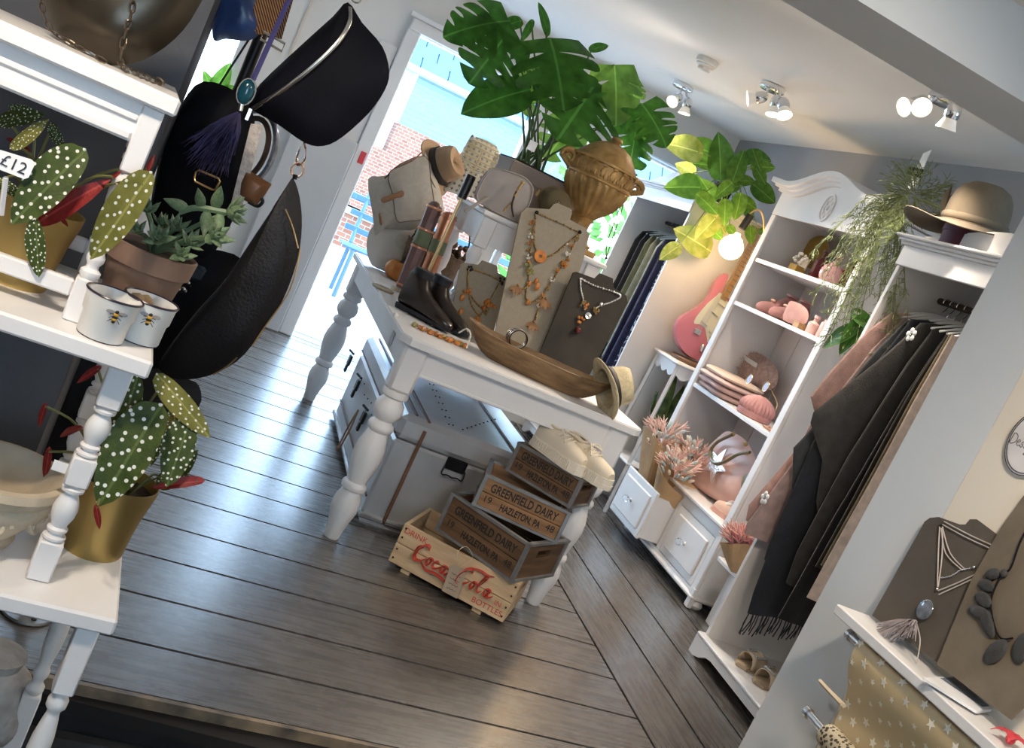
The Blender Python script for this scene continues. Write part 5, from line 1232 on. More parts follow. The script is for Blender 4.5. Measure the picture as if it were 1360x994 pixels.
# ---- begonias in gold pots
GOLDP = mat('gold_pot', (.46, .33, .12), .4, .85, var=.1, vscale=4)
BEG = leafmat('begonia_leaf', (.035, .06, .010), (.07, .10, .016), spots=(9.5, .17), under=(.25, .012, .015), trans=.15, rough=.5)
BEGY = leafmat('begonia_leaf_olive', (.16, .16, .03), (.22, .21, .05), spots=(9.5, .16), under=(.3, .02, .02), trans=.2, rough=.5)
BEGR = leafmat('begonia_leaf_red', (.20, .015, .015), (.28, .03, .025), trans=.2, rough=.35)
bl = heart_leaf('leaf', BEG, .30, .10, 1.5, .12, .06, .012, .25); bly = heart_leaf('leaf', BEGY, .26, .08, 1.5, .15, .08, .012, .25); blr = heart_leaf('leaf', BEGR, .2, .06, 1.6, .2, .12, .01, .2)
BST = mat('begonia_stem', (.16, .17, .05), .5, var=.2)
def goldpot(t, r_, h):
    MB().lathe([(r_ * .74, 0), (r_ * .76, .004), (r_ * .80, h * .35), (r_ * .86, h * .6), (r_ * .98, h * .9), (r_ * 1.0, h), (r_ * .96, h), (r_ * .93, h * .9), (r_ * .82, h * .6)], 36, cap=False).build('pot', GOLDP, t, True)
    MB().lathe([(.001, h * .85), (r_ * .93, h * .85)], 24, cap=False).build('soil', SOIL, t)
    MB().lathe([(.001, .002), (r_ * .75, .002)], 24, cap=False).build('pot_base', GOLDP, t)
def leafy(t, lst, s0, spread, mt_stem, stem_r=.0022, up_=.35):
    for i, (a, b_, ya, yb, me, ws) in enumerate(lst):
        A = P(*a, Y=ya); B = P(*b_, Y=yb); nr = toC(A) + V((.15 * sin(i * 2.3), 0, up_ + .15 * cos(i * 1.9)))
        add_leaf(t, me, A, B, nr, ws)
        s1 = V(s0) + V((spread * sin(i * 2.4), spread * cos(i * 1.9), 0)); mid = lerp(s1, A, .55) + V((0, 0, .025))
        wtube(t, 'stem', [s1, mid, A], stem_r, mt_stem, 5, 4)
b1b = V((-.222, 1.70, ZM)); bg1 = thing('begonia_plant', 'spotted begonia in a gold pot with a price sign, under the bronze bag', 'plant', b1b); goldpot(bg1, .066, .128)
leafy(bg1, [((5, 158), (54, 150), 1.66, 1.62, bl, .9), ((20, 192), (62, 160), 1.62, 1.6, bly, .7), ((70, 168), (84, 200), 1.64, 1.63, bl, .9), ((100, 212), (14, 297), 1.60, 1.56, bl, .95), ((62, 288), (140, 238), 1.62, 1.60, blr, .9), ((48, 302), (51, 370), 1.58, 1.575, bl, .75), ((190, 245), (119, 348), 1.535, 1.525, bly, .85), ((35, 200), (8, 180), 1.68, 1.68, blr, 1.0), ((80, 205), (60, 235), 1.66, 1.66, blr, 1.1), ((150, 235), (160, 228), 1.58, 1.57, blr, 1.0), ((0, 240), (30, 262), 1.62, 1.6, bl, .9), ((82, 290), (90, 300), 1.64, 1.63, blr, 1.2), ((40, 150), (10, 140), 1.68, 1.68, bl, .9), ((195, 225), (205, 205), 1.6, 1.6, blr, 1.0)], b1b + V((0, 0, .11)), .025, BST)
# price sign
pt_ = thing('price_sign', 'white handwritten price card on a stick in the begonia pot', 'sign', b1b + V((-.02, -.07, .13)))
cp_ = P(21, 215, Y=1.57); pn = toC(cp_)
pts = outline3([(-6, 197), (42, 212), (47, 217), (38, 236), (32, 238), (-12, 221)], cp_, pn)
mb = W(pt_); slab(mb, pts, pn, .002); mb.build('card', mat('label_white', (.8, .8, .8), .6), pt_)
mb = W(pt_); mb.tube([P(8, 236, Y=1.575), P(2, 285, Y=1.60)], .004, 5); mb.build('stick', mat('label_white', (.8, .8, .8), .6), pt_)
xa = (PP(40, 225, cp_, pn) - PP(5, 209, cp_, pn)).normalized(); ya = pn.cross(xa)
text('lettering', '£12', .023, PENM, pt_, pt_.matrix_basis.inverted() @ frame(PP(18, 219, cp_, pn) + pn * .001, xa, ya), .0003)
b2b = V((.036, 1.735, ZL)); bg2 = thing('begonia_plant', 'spotted begonia in a gold pot on the bottom tier stand', 'plant', b2b); goldpot(bg2, .068, .135)
leafy(bg2, [((203, 556), (128, 674), 1.60, 1.545, bl, 1.0), ((178, 515), (147, 615), 1.66, 1.62, bl, .8), ((218, 508), (279, 580), 1.66, 1.62, bly, .8), ((250, 565), (222, 648), 1.64, 1.60, bl, 1.0), ((234, 548), (221, 602), 1.68, 1.66, bly, .9), ((206, 560), (200, 620), 1.7, 1.68, bl, .9), ((262, 640), (200, 646), 1.63, 1.62, blr, .8), ((128, 675), (134, 706), 1.54, 1.54, blr, .8), ((105, 570), (70, 580), 1.62, 1.66, blr, .6), ((65, 600), (60, 640), 1.7, 1.7, blr, .8), ((60, 540), (50, 570), 1.7, 1.7, blr, .8), ((216, 640), (260, 600), 1.7, 1.68, bl, .9), ((130, 490), (100, 510), 1.62, 1.62, blr, .9)], b2b + V((0, 0, .115)), .025, BST)
mb = W(bg2); q = P(85, 622, Y=1.60); mb.box(q, (.034, .003, .016)); mb.build('price_label', mat('label_white', (.8, .8, .8), .6), bg2)
# ---- terracotta pot of succulents
TERR = mat('terracotta', (.22, .135, .095), .85, var=.12, vscale=8, bump=.1)
tpb = V((-.052, 1.80, ZM)); tp = thing('succulent_pot', 'terracotta pot of pale green succulents behind the bee pots', 'plant', tpb)
MB().lathe([(.050, 0), (.052, .003), (.064, .075), (.066, .078), (.071, .080), (.0745, .112), (.071, .114), (.066, .11), (.064, .08)], 36, cap=False).build('pot', TERR, tp, True)
MB().lathe([(.001, .10), (.066, .10)], 24, cap=False).build('soil', SOIL, tp)
SUC = mat('succulent_leaf', (.11, .17, .085), .5, var=.2, vscale=10, col2=(.17, .24, .13))
sml = MB(); sml.grid(lambda u_, v: (.24 * sin(pi * min(1, v * .94 + .06) ** .7) * cos(2 * pi * u_) * (v < .99), v, .10 * sin(pi * min(1, v + .02)) * sin(2 * pi * u_) + .22 * v * v), 8, 8, True); SUCM = sml.mesh('leaf', SUC, True)
def rosette(t, c, ax, L_, n):
    ax = V(ax).normalized(); a0 = ax.orthogonal().normalized(); a1_ = ax.cross(a0)
    for i in range(n):
        a = i * 2.4; f = i / n; el = R(18 + 58 * f); d = (a0 * cos(a) + a1_ * sin(a)) * cos(el) + ax * sin(el)
        add_leaf(t, SUCM, c, V(c) + d * L_ * (1 - .35 * f), ax, 1)
for (q, Y, L_, n_, ax) in (((212, 318), 1.735, .034, 13, (-.2, -.8, .6)), ((283, 315), 1.74, .038, 11, (.4, -.7, .5)), ((182, 308), 1.74, .024, 10, (-.3, -.7, .7)), ((196, 282), 1.78, .028, 11, (-.2, -.4, .9)), ((232, 305), 1.79, .032, 12, (0, -.4, 1)), ((252, 325), 1.77, .034, 12, (.3, -.5, .8)), ((303, 282), 1.78, .040, 14, (.75, -.3, .35)), ((240, 340), 1.75, .03, 10, (.1, -.8, .6)), ((215, 300), 1.82, .03, 10, (0, 0, 1))):
    c = P(*q, Y=Y); rosette(tp, c, ax, L_, n_); wtube(tp, 'stem', [tpb + V((0, 0, .1)), lerp(tpb + V((0, 0, .1)), c, .5) + V((0, 0, .01)), c], .004, SUC, 6, 3)
wtube(tp, 'stem', [P(238, 282, Y=1.78), P(262, 276, Y=1.78), P(300, 282, Y=1.78)], .0055, SUC, 6, 4)
for i, (a, b_) in enumerate((((250, 278), (213, 262)), ((268, 277), (262, 245)), ((285, 278), (295, 242)), ((275, 280), (270, 318)), ((292, 283), (290, 318)))): add_leaf(tp, SUCM, P(*a, Y=1.78), P(*b_, Y=1.76), toC(P(*a, Y=1.78)), .8)
# ---- bee pots
ENAM = mat('enamel_white', (.74, .72, .68), .3, var=.06, vscale=7); RIMB = mat('enamel_rim', (.02, .012, .03), .3, var=.1)
BEEY = mat('bee_yellow', (.62, .33, .03), .6, var=.2); BEEK = mat('bee_black', (.012, .01, .01), .6); BEEW = mat('bee_wing', (.34, .33, .34), .5, alpha=.7)
def bee_pot(label, base, facing):
    t = thing('bee_pot', label, 'pot', base, 0, 'enamel bee pots'); r_ = .041; h = .069
    MB().lathe([(.031, 0), (.0335, .003), (.0345, .033), (.0375, .038), (.039, .060), (.0415, .067), (.039, .067), (.037, .06), (.035, .038), (.032, .034), (.031, .005)], 36, cap=False).build('body', ENAM, t, True)
    MB().lathe([(.001, .004), (.032, .004)], 24, cap=False).build('inside_base', ENAM, t)
    mb = MB(); mb.tube([(.0405 * cos(a), .0405 * sin(a), .0672) for a in [2 * pi * i / 36 for i in range(36)]], .0018, 6, True); mb.build('rim', RIMB, t, True)
    mb = MB(); mb.tube([(.0318 * cos(a), .0318 * sin(a), .0012) for a in [2 * pi * i / 36 for i in range(36)]], .0011, 6, True); mb.build('foot_line', RIMB, t, True)
    m_ = MX.Rotation(facing, 4, 'Z') @ MX.Translation((.0385, 0, .046)) @ MX.Rotation(R(4), 4, 'Y') # local: x out, y right, z up
    for zz, rr, mt in ((.0065, .003, BEEK), (.002, .0045, BEEY), (-.002, .0045, BEEK), (-.0055, .004, BEEY), (-.0085, .0028, BEEK)):
        mb = MB(); mb.m = m_; mb.ball((0, 0, zz), (.0012, rr, .0028), 8, 6); mb.build('bee_segment', mt, t, True)
    for sy in (-1, 1):
        mb = MB(); mb.m = m_; mb.ball((.0004, sy * .009, .0055), (.0006, .0065, .003), 8, 5); mb.build('bee_wing', BEEW, t)
        for q in (-1, 0, 1): mb = MB(); mb.m = m_; mb.tube([(.0006, sy * .004, q * .004 - .001), (.0006, sy * .009, q * .006 - .004)], .0005, 4); mb.build('bee_leg', BEEK, t)
    return t
fa = math.atan2(-1.55, .07 + .045)
bee_pot('white enamel bee pot standing empty beside the stand leg', (-.07, 1.565, ZM), fa + R(14)); bp2 = bee_pot('white enamel bee pot with a brown tag inside', (-.022, 1.625, ZM), fa + R(6))
tg2 = thing('paper_tag', 'brown paper tag tucked in the second bee pot', 'tag', (-.03, 1.62, ZM + .01))
for d in (0, .008): mb = W(tg2); mb.at = None; mb.m = mb.base @ MX.Translation((-.034 + d * 1.5, 1.617 + d, ZM + .052)) @ MX.Rotation(R(25), 4, 'Z') @ MX.Rotation(R(18), 4, 'Y') @ MX.Rotation(R(-12), 4, 'X'); mb.prism([(-.011, -.03), (.011, -.03), (.011, .02), (.006, .027), (-.006, .027), (-.011, .02)], -.0006, .0006); mb.v = mb.v; mb.build('card', KRAFT, tg2)
for o_ in [c for c in tg2.children]: o_.matrix_local = MX.Translation(o_.matrix_local.translation)
for me_ in [c.data for c in tg2.children]:
    c0 = sum((v.co for v in me_.vertices), V()) / len(me_.vertices)
    for v in me_.vertices: d = v.co - c0; v.co = c0 + V((d.x, d.z, d.y))
# ---- stone bowl on the bottom tier
STONE = mat('cast_stone', (.50, .42, .31), .9, var=.22, vscale=9, bump=.4, bscale=35)
sb = thing('stone_bowl', 'weathered cast stone bowl with scroll relief on the bottom tier', 'bowl', (-.135, 1.655, ZL + .001))
MB().lathe([(.05, 0), (.056, .012), (.05, .02), (.062, .035), (.085, .062), (.094, .085), (.092, .093), (.10, .10), (.107, .112), (.103, .124), (.092, .126), (.082, .115), (.076, .09), (.05, .05), (.002, .04)], 40, cap=False).build('body', STONE, sb, True)
for i in range(8):
    a = 2 * pi * i / 8 - 1.2
    mb = MB(); mb.m = MX.Rotation(a, 4, 'Z') @ MX.Translation((.084, 0, .062)) @ MX.Rotation(R(-28), 4, 'Y')
    mb.tube([(0, .020 * (1 - j / 22) * cos(j * .5), .020 * (1 - j / 22) * sin(j * .5)) for j in range(20)], [.006 - .0002 * j for j in range(20)], 6); mb.build('scroll_relief', STONE, sb, True)
# weathered garden ornament and pipe flange stand by the step
og = thing('stone_ornament', 'grey weathered carved stone ornament below the white stands', 'ornament', (-.045, 1.93, LZ))
OGM = mat('grey_weathered', (.30, .28, .26), .95, var=.5, vscale=12, bump=.6, bscale=25, col2=(.5, .48, .46))
MB().lathe([(.07, 0), (.075, .05), (.045, .08), (.06, .11), (.085, .16), (.095, .21), (.08, .26), (.05, .29), (.055, .31), (.03, .32)], 28).build('body', OGM, og, True)
for i in range(9):
    a = i * .7; mb = MB(); mb.m = MX.Rotation(a, 4, 'Z'); mb.ball((.088, 0, .19 + .02 * (i % 2)), (.014, .022, .035), 8, 6); mb.build('carved_leaf', OGM, og, True)
# ---- bag rack: black pipe with flange
rk = thing('bag_rack', 'black pipe stand with round floor flange beside the navy nib', 'rack', (-.028, 2.345, 0))
PIPE = mat('iron_pipe', (.03, .029, .028), .45, .8, var=.3)
MB().lathe([(.055, 0), (.058, .004), (.056, .009), (.022, .011), (.02, .03), (.014, .031)], 28).build('flange', mat('flange_grey', (.30, .30, .31), .45, .8, var=.3), rk, True)
for i in range(4): a = i * pi / 2 + .5; mb = MB(); mb.lathe([(.006, .0), (.006, .012)], 10); mb.v = [(x + .04 * cos(a), y + .04 * sin(a), z) for x, y, z in mb.v]; mb.build('bolt', DARK, rk)
MB().tube([(0, 0, .02), (0, 0, 1.92)], .013, 12).build('pole', PIPE, rk, True)
MB().tube([(0, 0, 1.9), (.06, -.045, 1.9), (.45, -.045, 1.9)], .012, 12).build('arm', PIPE, rk, True)
MB().tube([(0, 0, 1.80), (.0, .3, 1.80)], .012, 12).build('arm', PIPE, rk, True)
# ---- hanging bags
NAVYL = mat('black_navy_leather', (.005, .005, .009), .7, var=.3, bump=.12, bscale=220, spec=.15)
bg_, p0, n = bag('black half moon bag with a silver zip hanging above the other', 'crossbody_bag', [(462, 3), (481, 30), (508, 62), (517, 95), (511, 120), (490, 150), (455, 182), (430, 194), (405, 190), (370, 166), (335, 146), (331, 137), (345, 112), (400, 60), (442, 22)], 2.239, .045, .04, NAVYL)
wtube(bg_, 'zip', [PP(*q, p0 + n * d, n) for q, d in (((465, 10), .012), ((464, 30), .03), ((450, 55), .046), ((420, 85), .052), ((385, 113), .05), ((355, 133), .034), ((336, 144), .012))], .005, SILVER, 8, 6, .5)
mb = W(bg_); q = PP(330, 152, p0 + n * .02, n); mb.box(q, (.008, .004, .026), .001); mb.build('zip_pull', SILVER, bg_)
q = PP(470, 4, p0, n); wtube(bg_, 'ring', [q + V((.012 * cos(a), 0, .014 + .012 * sin(a))) for a in [2 * pi * i / 14 for i in range(14)]], .0022, SILVER, 6, 0, closed=True)
wtube(bg_, 'strap', [q + V((0, 0, .026)), q + V((.05, .0, .15)), V((.22, 2.30, 1.912))], .010, NAVYL, 6, 4, .25)
bg2_, p0, n = bag('long black leather crescent bag with gold zips clipped below', 'crossbody_bag', [(390, 238), (398, 262), (401, 300), (395, 345), (375, 400), (345, 445), (315, 480), (275, 500), (235, 504), (211, 490), (222, 465), (260, 415), (300, 370), (340, 310), (370, 265), (383, 243)], 2.127, .04, .035, mat('black_grain', (.010, .009, .010), .5, var=.3, bump=.2, bscale=160, spec=.25))
for zz in (((379, 278), (388, 300), (396, 330)), ((399, 330), (385, 385), (350, 437), (335, 460)), ((283, 498), (300, 488), (315, 475))): wtube(bg2_, 'zip', [PP(*q, p0 + n * .036, n) for q in zz], .0016, BRASS, 6, 6)
cl = [P(404, 190, Y=2.225), P(398, 212, Y=2.137), P(395, 226, Y=2.127), P(391, 238, Y=2.127)]
wtube(bg2_, 'clip', [cl[0], cl[0] + V((.008, 0, -.012)), cl[1] + V((.009, 0, 0)), cl[1] + V((0, 0, -.012)), cl[1] + V((-.007, 0, .004)), cl[0] + V((-.004, 0, -.01))], .0022, mat('rose_gold', (.62, .40, .30), .25, .95), 6, 3, closed=False)
wtube(bg2_, 'ring', [cl[2] + V((.012 * cos(a), 0, .014 * sin(a))) for a in [2 * pi * i / 14 for i in range(14)]], .0022, MATS['rose_gold'], 6, 0, closed=True)
wtube(bg2_, 'loop', [cl[2] + V((0, 0, -.01)), cl[3]], .010, NAVYL, 6, 0, .5)
def strap_to(t, px, Y, X2, mt, r_=.008): a = P(*px, Y=Y); wtube(t, 'strap', [a, lerp(a, V((X2, Y, 1.9)), .5) + V((.01, 0, 0)), V((X2, 2.30, 1.905))], r_, mt, 6, 3, .3)
t, p0, n = bag('black tote bag hanging behind the purple feather charm', 'tote_bag', [(270, 108), (318, 125), (338, 160), (332, 235), (285, 335), (240, 335), (200, 300), (212, 210), (240, 140)], 2.312, .05, .05, BLACK, seed=4); strap_to(t, (290, 115), 2.31, .02, BLACK)
t, p0, n = bag('black quilted bag hanging low behind the terracotta pot', 'tote_bag', [(215, 330), (275, 330), (322, 345), (318, 385), (270, 450), (205, 492), (150, 470), (175, 400)], 2.387, .05, .05, BLACK, seed=5)
t, p0, n = bag('long black coat bag hanging behind the lower begonia', 'garment_bag', [(95, 478), (180, 470), (240, 500), (264, 512), (262, 545), (205, 590), (150, 660), (60, 668), (20, 690), (25, 640), (80, 512)], 2.424, .05, .05, mat('black_cloth', (.012, .012, .014), .9, var=.3), seed=6)
t, p0, n = bag('glossy royal blue silk pouch hanging above the black tote', 'pouch', [(292, -10), (282, 40), (286, 55), (300, 52), (330, 54), (349, 40), (347, 15), (335, -25), (305, -30)], 2.266, .04, .03, mat('blue_satin', (.012, .04, .14), .32, var=.4, vscale=12, sheen=.4, bump=.5, bscale=14), seed=7, crinkle=.8)
t, p0, n = bag('brown faceted leather pouch beside the sequin ring', 'pouch', [(327, 224), (361, 245), (350, 262), (340, 274), (316, 262), (318, 240)], 2.201, .02, .02, mat('cognac_leather', (.18, .075, .03), .4, var=.25), seed=8, k=0, pw=.8)
wtube(t, 'loop', [PP(*q, p0, n) for q in ((330, 268), (342, 274), (349, 268), (346, 262))], .004, DARK, 6, 4)
# patterned straps
PATT = mat('woven_strap', (.3, .14, .05), .8, var=0); N, L, b = nodes(PATT)
tc = N.new('ShaderNodeTexCoord'); wv = N.new('ShaderNodeTexWave'); wv.inputs['Scale'].default_value = 100; wv.bands_direction = 'DIAGONAL'; L.new(tc.outputs['Object'], wv.inputs[0]); rp = N.new('ShaderNodeValToRGB'); rp.color_ramp.interpolation = 'CONSTANT'; rp.color_ramp.elements[1].position = .5; rp.color_ramp.elements[0].color = (.01, .008, .012, 1); rp.color_ramp.elements[1].color = (.30, .135, .035, 1); L.new(wv.outputs[0], rp.inputs[0]); L.new(rp.outputs[0], b.inputs['Base Color'])
ps = thing('woven_straps', 'orange and black woven bag straps hanging in a bunch', 'strap', P(355, 45, Y=2.220))
for d in (-13, 0, 14):
    a = P(350 + d, 46 + d * .35, Y=2.220); b2 = P(372 + d, -25, Y=2.201); e = V((.18 + d * .001, 2.30, 1.912))
    mb = W(ps)
    for (u0, u1) in ((a, b2), (b2, e)):
        s_ = V((.014, 0, .005)); mb.add([u0 - s_, u0 + s_, u1 + s_, u1 - s_, u0 - s_ + V((0, .003, 0)), u0 + s_ + V((0, .003, 0)), u1 + s_ + V((0, .003, 0)), u1 - s_ + V((0, .003, 0))], [(0, 1, 2, 3), (4, 7, 6, 5), (0, 4, 5, 1), (1, 5, 6, 2), (2, 6, 7, 3), (3, 7, 4, 0)])
    mb.build('strap', PATT, ps)
wtube(ps, 'slider', [P(*q, Y=2.211) for q in ((346, 52), (350, 42), (378, 58), (374, 68))], .003, SILVER, 6, 0, closed=True)
wtube(ps, 'cord', [P(390, -15, Y=2.183), P(362, 48, Y=2.192), P(336, 106, Y=2.192)], .006, mat('violet_cord', (.05, .045, .16), .6), 6, 4)
# feather charm
fc = thing('feather_charm', 'purple feather bag charm with teal stone and silver caps', 'charm', P(320, 140, Y=2.183))
mb = W(fc); c = P(327, 122, Y=2.183); mb.ball(c, (.015, .007, .025), 8, 7); mb.build('teal_stone', mat('teal_stone', (.01, .07, .10), .15, var=.4), fc, True)
wtube(fc, 'stone_mount', [c + V((.017 * cos(a), 0, .027 * sin(a))) for a in [2 * pi * i / 16 for i in range(16)]], .0016, GUN, 5, 0, closed=True)
mb = W(fc); mb.cyl(P(321, 138, Y=2.183), P(319, 147, Y=2.183), .006, n=10); mb.build('cap', SILVER, fc, True)
wtube(fc, 'cord', [P(336, 106, Y=2.192), c + V((0, 0, .026))], .003, MATS['violet_cord'], 5, 0)
mb = W(fc); rf = random.Random(2); s0 = P(319, 147, Y=2.183)
for i in range(240):
    a = rf.uniform(-.75, .6); L_ = rf.uniform(.07, .155); d = V((sin(a) * .55 - .12, rf.uniform(-.25, .1), -cos(a))); e = s0 + d * L_
    mb.tube([s0 + d * .006, lerp(s0, e, .5) + V((rf.uniform(-.008, .008), rf.uniform(-.01, 0), .004)), e + V((rf.uniform(-.012, .006), 0, 0))], [.0022, .0018, .0005], 3)
mb.build('feathers', mat('purple_feather', (.035, .028, .085), .8, var=.4, vscale=30), fc)['kind'] = 'stuff'
# sequin ring, snake strap, buckle, glitter pendant, bracelets
sr = thing('sequin_ring', 'grey sequinned ring bag handle with brown inner band', 'handle', P(345, 205, Y=2.312)); c = P(330, 198, Y=2.312)
wtube(sr, 'outer_ring', [c + V((.052 * cos(a), 0, .085 * sin(a))) for a in [2 * pi * i / 30 for i in range(30)]], .011, mat('grey_sequin', (.22, .23, .27), .3, .5, var=.4, vscale=90, bump=.4), 8, 0, .6, closed=True)
wtube(sr, 'inner_band', [c + V((.036 * cos(a), .004, .068 * sin(a))) for a in [2 * pi * i / 30 for i in range(30)]], .010, mat('dark_brown_lace', (.05, .03, .02), .6), 8, 0, .6, closed=True)
ssn = thing('snake_strap', 'pale snakeskin bag strap hanging beside the feather charm', 'strap', P(312, 272, Y=2.183)); mb = W(ssn); a, b2 = P(341, 165, Y=2.201), P(313, 278, Y=2.183); s_ = V((.011, 0, .004))
mb.add([a - s_, a + s_, b2 + s_, b2 - s_, a - s_ + V((0, .004, 0)), a + s_ + V((0, .004, 0)), b2 + s_ + V((0, .004, 0)), b2 - s_ + V((0, .004, 0))], [(0, 1, 2, 3), (4, 7, 6, 5), (0, 4, 5, 1), (1, 5, 6, 2), (2, 6, 7, 3), (3, 7, 4, 0)]); mb.build('strap', mat('snakeskin', (.45, .38, .33), .5, var=.25, vscale=60, bump=.4, bscale=120), ssn)
bk_ = thing('gold_buckle', 'slim gold rectangular buckle on the black tote', 'buckle', P(270, 245, Y=2.17)); wtube(bk_, 'frame', [P(*q, Y=2.17) for q in ((260, 229), (264, 226), (290, 237), (292, 241), (286, 252), (282, 252), (259, 241), (258, 236))], .0022, BRASS, 6, 0, closed=True)
gp_ = thing('glitter_pendant', 'silver glitter pennant charm below the succulents', 'charm', P(284, 300, Y=2.257)); mb = W(gp_); pts = [P(*q, Y=2.257) for q in ((275, 285), (298, 295), (294, 332), (290, 318), (270, 325))]; slab(mb, pts, (0, -1, 0), .003); mb.build('pennant', mat('silver_glitter', (.42, .36, .30), .3, .7, var=.6, vscale=200, bump=.8, bscale=300), gp_)
br_ = thing('bead_bracelet', 'black and clear bead bracelet on the low black bag', 'bracelet', P(248, 385, Y=2.312)); rf = random.Random(9)
for i in range(16):
    mb = W(br_); mb.ball(P(238 + 22 * (i % 8) / 7, 374 + 10 * (i // 8) + rf.uniform(-3, 3) + 8 * (i % 8) / 7, Y=2.312), .006, 8, 6); mb.build('bead', CHROME if i % 3 else BLACK, br_, True)
mb = W(br_); mb.box(P(257, 360, Y=2.312), (.05, .02, .035), .006); mb.build('clear_box', mat('dark_glass', (.03, .05, .06), .08, var=.1, coat=.5), br_)
# ================================================================ goods on the right side
PINK = mat('dusty_pink', (.58, .31, .27), .75, var=.12, vscale=20, bump=.2, bscale=120)
PINK2 = mat('rose_pink', (.52, .26, .25), .8, var=.15, vscale=15, bump=.2, bscale=100)
PEACH = mat('peach_cotton', (.74, .47, .35), .8, var=.08, vscale=14)
BLUSH = mat('blush_leather', (.74, .45, .37), .4, var=.06, bump=.1)
NX = V((-1, -.25, .05)).normalized()  # facing out of the shelves
def put_on(pxs, X, zmin, k=3, n=None):
    n = n or V((-1, 0, 0)); p0 = V((X, 4.4, 1)); return [V((p.x, p.y, max(p.z, zmin))) for p in outline3(pxs, p0, n, k)], n
def soft(label, name, cat, pxs, X, zs, front, back, mt, k=3, part='body', crinkle=.25, seed=1, group=None, pw=.5, n=None):
    pts, n = put_on(pxs, X, zs + .0015, k, n); c = sum(pts, V()) / len(pts); t = thing(name, label, cat, (c.x, c.y, zs), 0, group)
    mb = W(t); puff(mb, pts, n, front, back, 5, pw, seed, crinkle); mb.build(part, mt, t, True); return t
def bottle(label, px, X, z, prof, mt, stopper=None, n=20, sq=False, rz=0):
    p = P(*px, X=X); t = thing('glass_bottle', label, 'bottle', (X, p.y, z), rz); MB().lathe(prof, 4 if sq else n).build('bottle_body', mt, t, not sq)
    if stopper: MB().lathe(stopper, 14).build('stopper', mt, t, True)
    return t
# shelf 1
Z1, Z2, Z3, Z4 = 1.6005, 1.3575, .8825, .4185
MUST = mat('mustard_velvet', (.34, .20, .035), .8, var=.15)
soft('mustard round velvet pouch behind the pearl bracelet', 'pouch', 'pouch', [(1066, 352), (1062, 335), (1070, 322), (1085, 314), (1098, 316), (1100, 335), (1090, 358)], 2.84, Z1, .02, .02, MUST)
bx = thing('gift_box', 'small open cream gift box with mustard lining on the top shelf', 'box', (2.66, 4.55, Z1)); MB().box((0, 0, .018), (.06, .07, .036), .002).build('tray', MUST, bx); mb = MB(); mb.box((.02, 0, .055), (.01, .075, .06), .002); mb.build('lid', mat('cream_card', (.7, .62, .5), .7), bx)
pr = thing('pearl_bracelet', 'white pearl bracelet in the open gift box', 'bracelet', (2.645, 4.54, Z1 + .04))
for i in range(14):
    a = 2 * pi * i / 14; mb = MB(); mb.ball((.01 * sin(a * 3), .042 * cos(a), .012 + .022 * sin(a) + .02), .0085, 9, 6); mb.build('pearl', PEARL, pr, True)
DRB = mat('burgundy_glass', (.10, .015, .02), .12, var=.2, coat=.4); PKG = mat('pink_glass', (.55, .30, .31), .15, var=.1, coat=.3); PKG2 = mat('clear_pink_glass', (.75, .50, .47), .1, var=.1)
BP1 = [(.036, 0), (.038, .004), (.036, .09), (.02, .105), (.014, .115), (.014, .14), (.019, .142), (.019, .15)]
bottle('burgundy square glass bottle on the dresser top shelf', (1092, 350), 2.70, Z1, [(.042, 0), (.042, .095), (.02, .11), (.016, .14), (.024, .142), (.024, .152)], DRB, sq=True, rz=.5)
bt_ = bottle('pink textured glass bottle beside the burgundy one', (1105, 362), 2.66, Z1, [(.03, 0), (.05, .02), (.054, .045), (.046, .075), (.02, .10), (.013, .11), (.012, .13), (.018, .132), (.018, .14)], PKG)
mb = MB()
for i in range(60): a = i * 2.4; h = .012 + .065 * (i / 60); r_ = .052 * (1 - abs(h - .045) * 6); mb.ball((r_ * cos(a), r_ * sin(a), h), .005, 5, 4)
mb.build('hobnails', PKG, bt_)['kind'] = 'stuff'
bottle('dark burgundy flask behind the trailing plant', (1128, 362), 2.72, Z1, BP1, DRB)
# shelf 2: pink knitted slippers, gloves, bottles
def slipper(pxh, X, z, rz, label):
    t = thing('slipper_boot', label, 'slipper', (X, P(*pxh, X=X).y, z), rz, 'dusty pink slippers on the second shelf')
    secs = [(-.09, .02, .02, .10), (-.075, .034, .004, .125), (-.045, .038, .002, .13), (-.015, .038, .002, .115), (.02, .038, .002, .075), (.06, .038, .002, .06), (.085, .03, .004, .05), (.098, .012, .012, .036)]
    mb = MB(); n = 16; vs_ = []
    for x, w_, z0, z1 in secs:
        for k in range(n): a = 2 * pi * k / n; vs_.append((x, w_ * cos(a), (z0 + z1) / 2 + (z1 - z0) / 2 * sin(a)))
    mb.add(vs_, [(i * n + k, i * n + (k + 1) % n, (i + 1) * n + (k + 1) % n, (i + 1) * n + k) for i in range(len(secs) - 1) for k in range(n)] + [tuple(range(n))[::-1], tuple((len(secs) - 1) * n + k for k in range(n))]); mb.build('upper', PINK2, t, True)
    MB().at((-.05, 0, .125)).lathe([(.02, 0), (.034, .006), (.032, .014), (.022, .012), (.02, 0)], 14, cap=False).build('cuff', PINK2, t, True)
    MB().at((-.05, 0, .128)).lathe([(.001, 0), (.026, .003)], 12, cap=False).build('lining', mat('dark_red_lining', (.13, .03, .03), .9), t)
    mb = MB(); mb.ball((.03, .012, .078), (.012, .02, .008), 8, 5); mb.ball((.03, -.018, .078), (.012, .02, .008), 8, 5); mb.build('bow', PEACH, t, True)
slipper((1032, 408), 2.71, Z2, R(165), 'dusty pink knit slipper touching the dresser side'); slipper((1048, 418), 2.71, Z2, R(168), 'dusty pink knit slipper beside the pink glove')
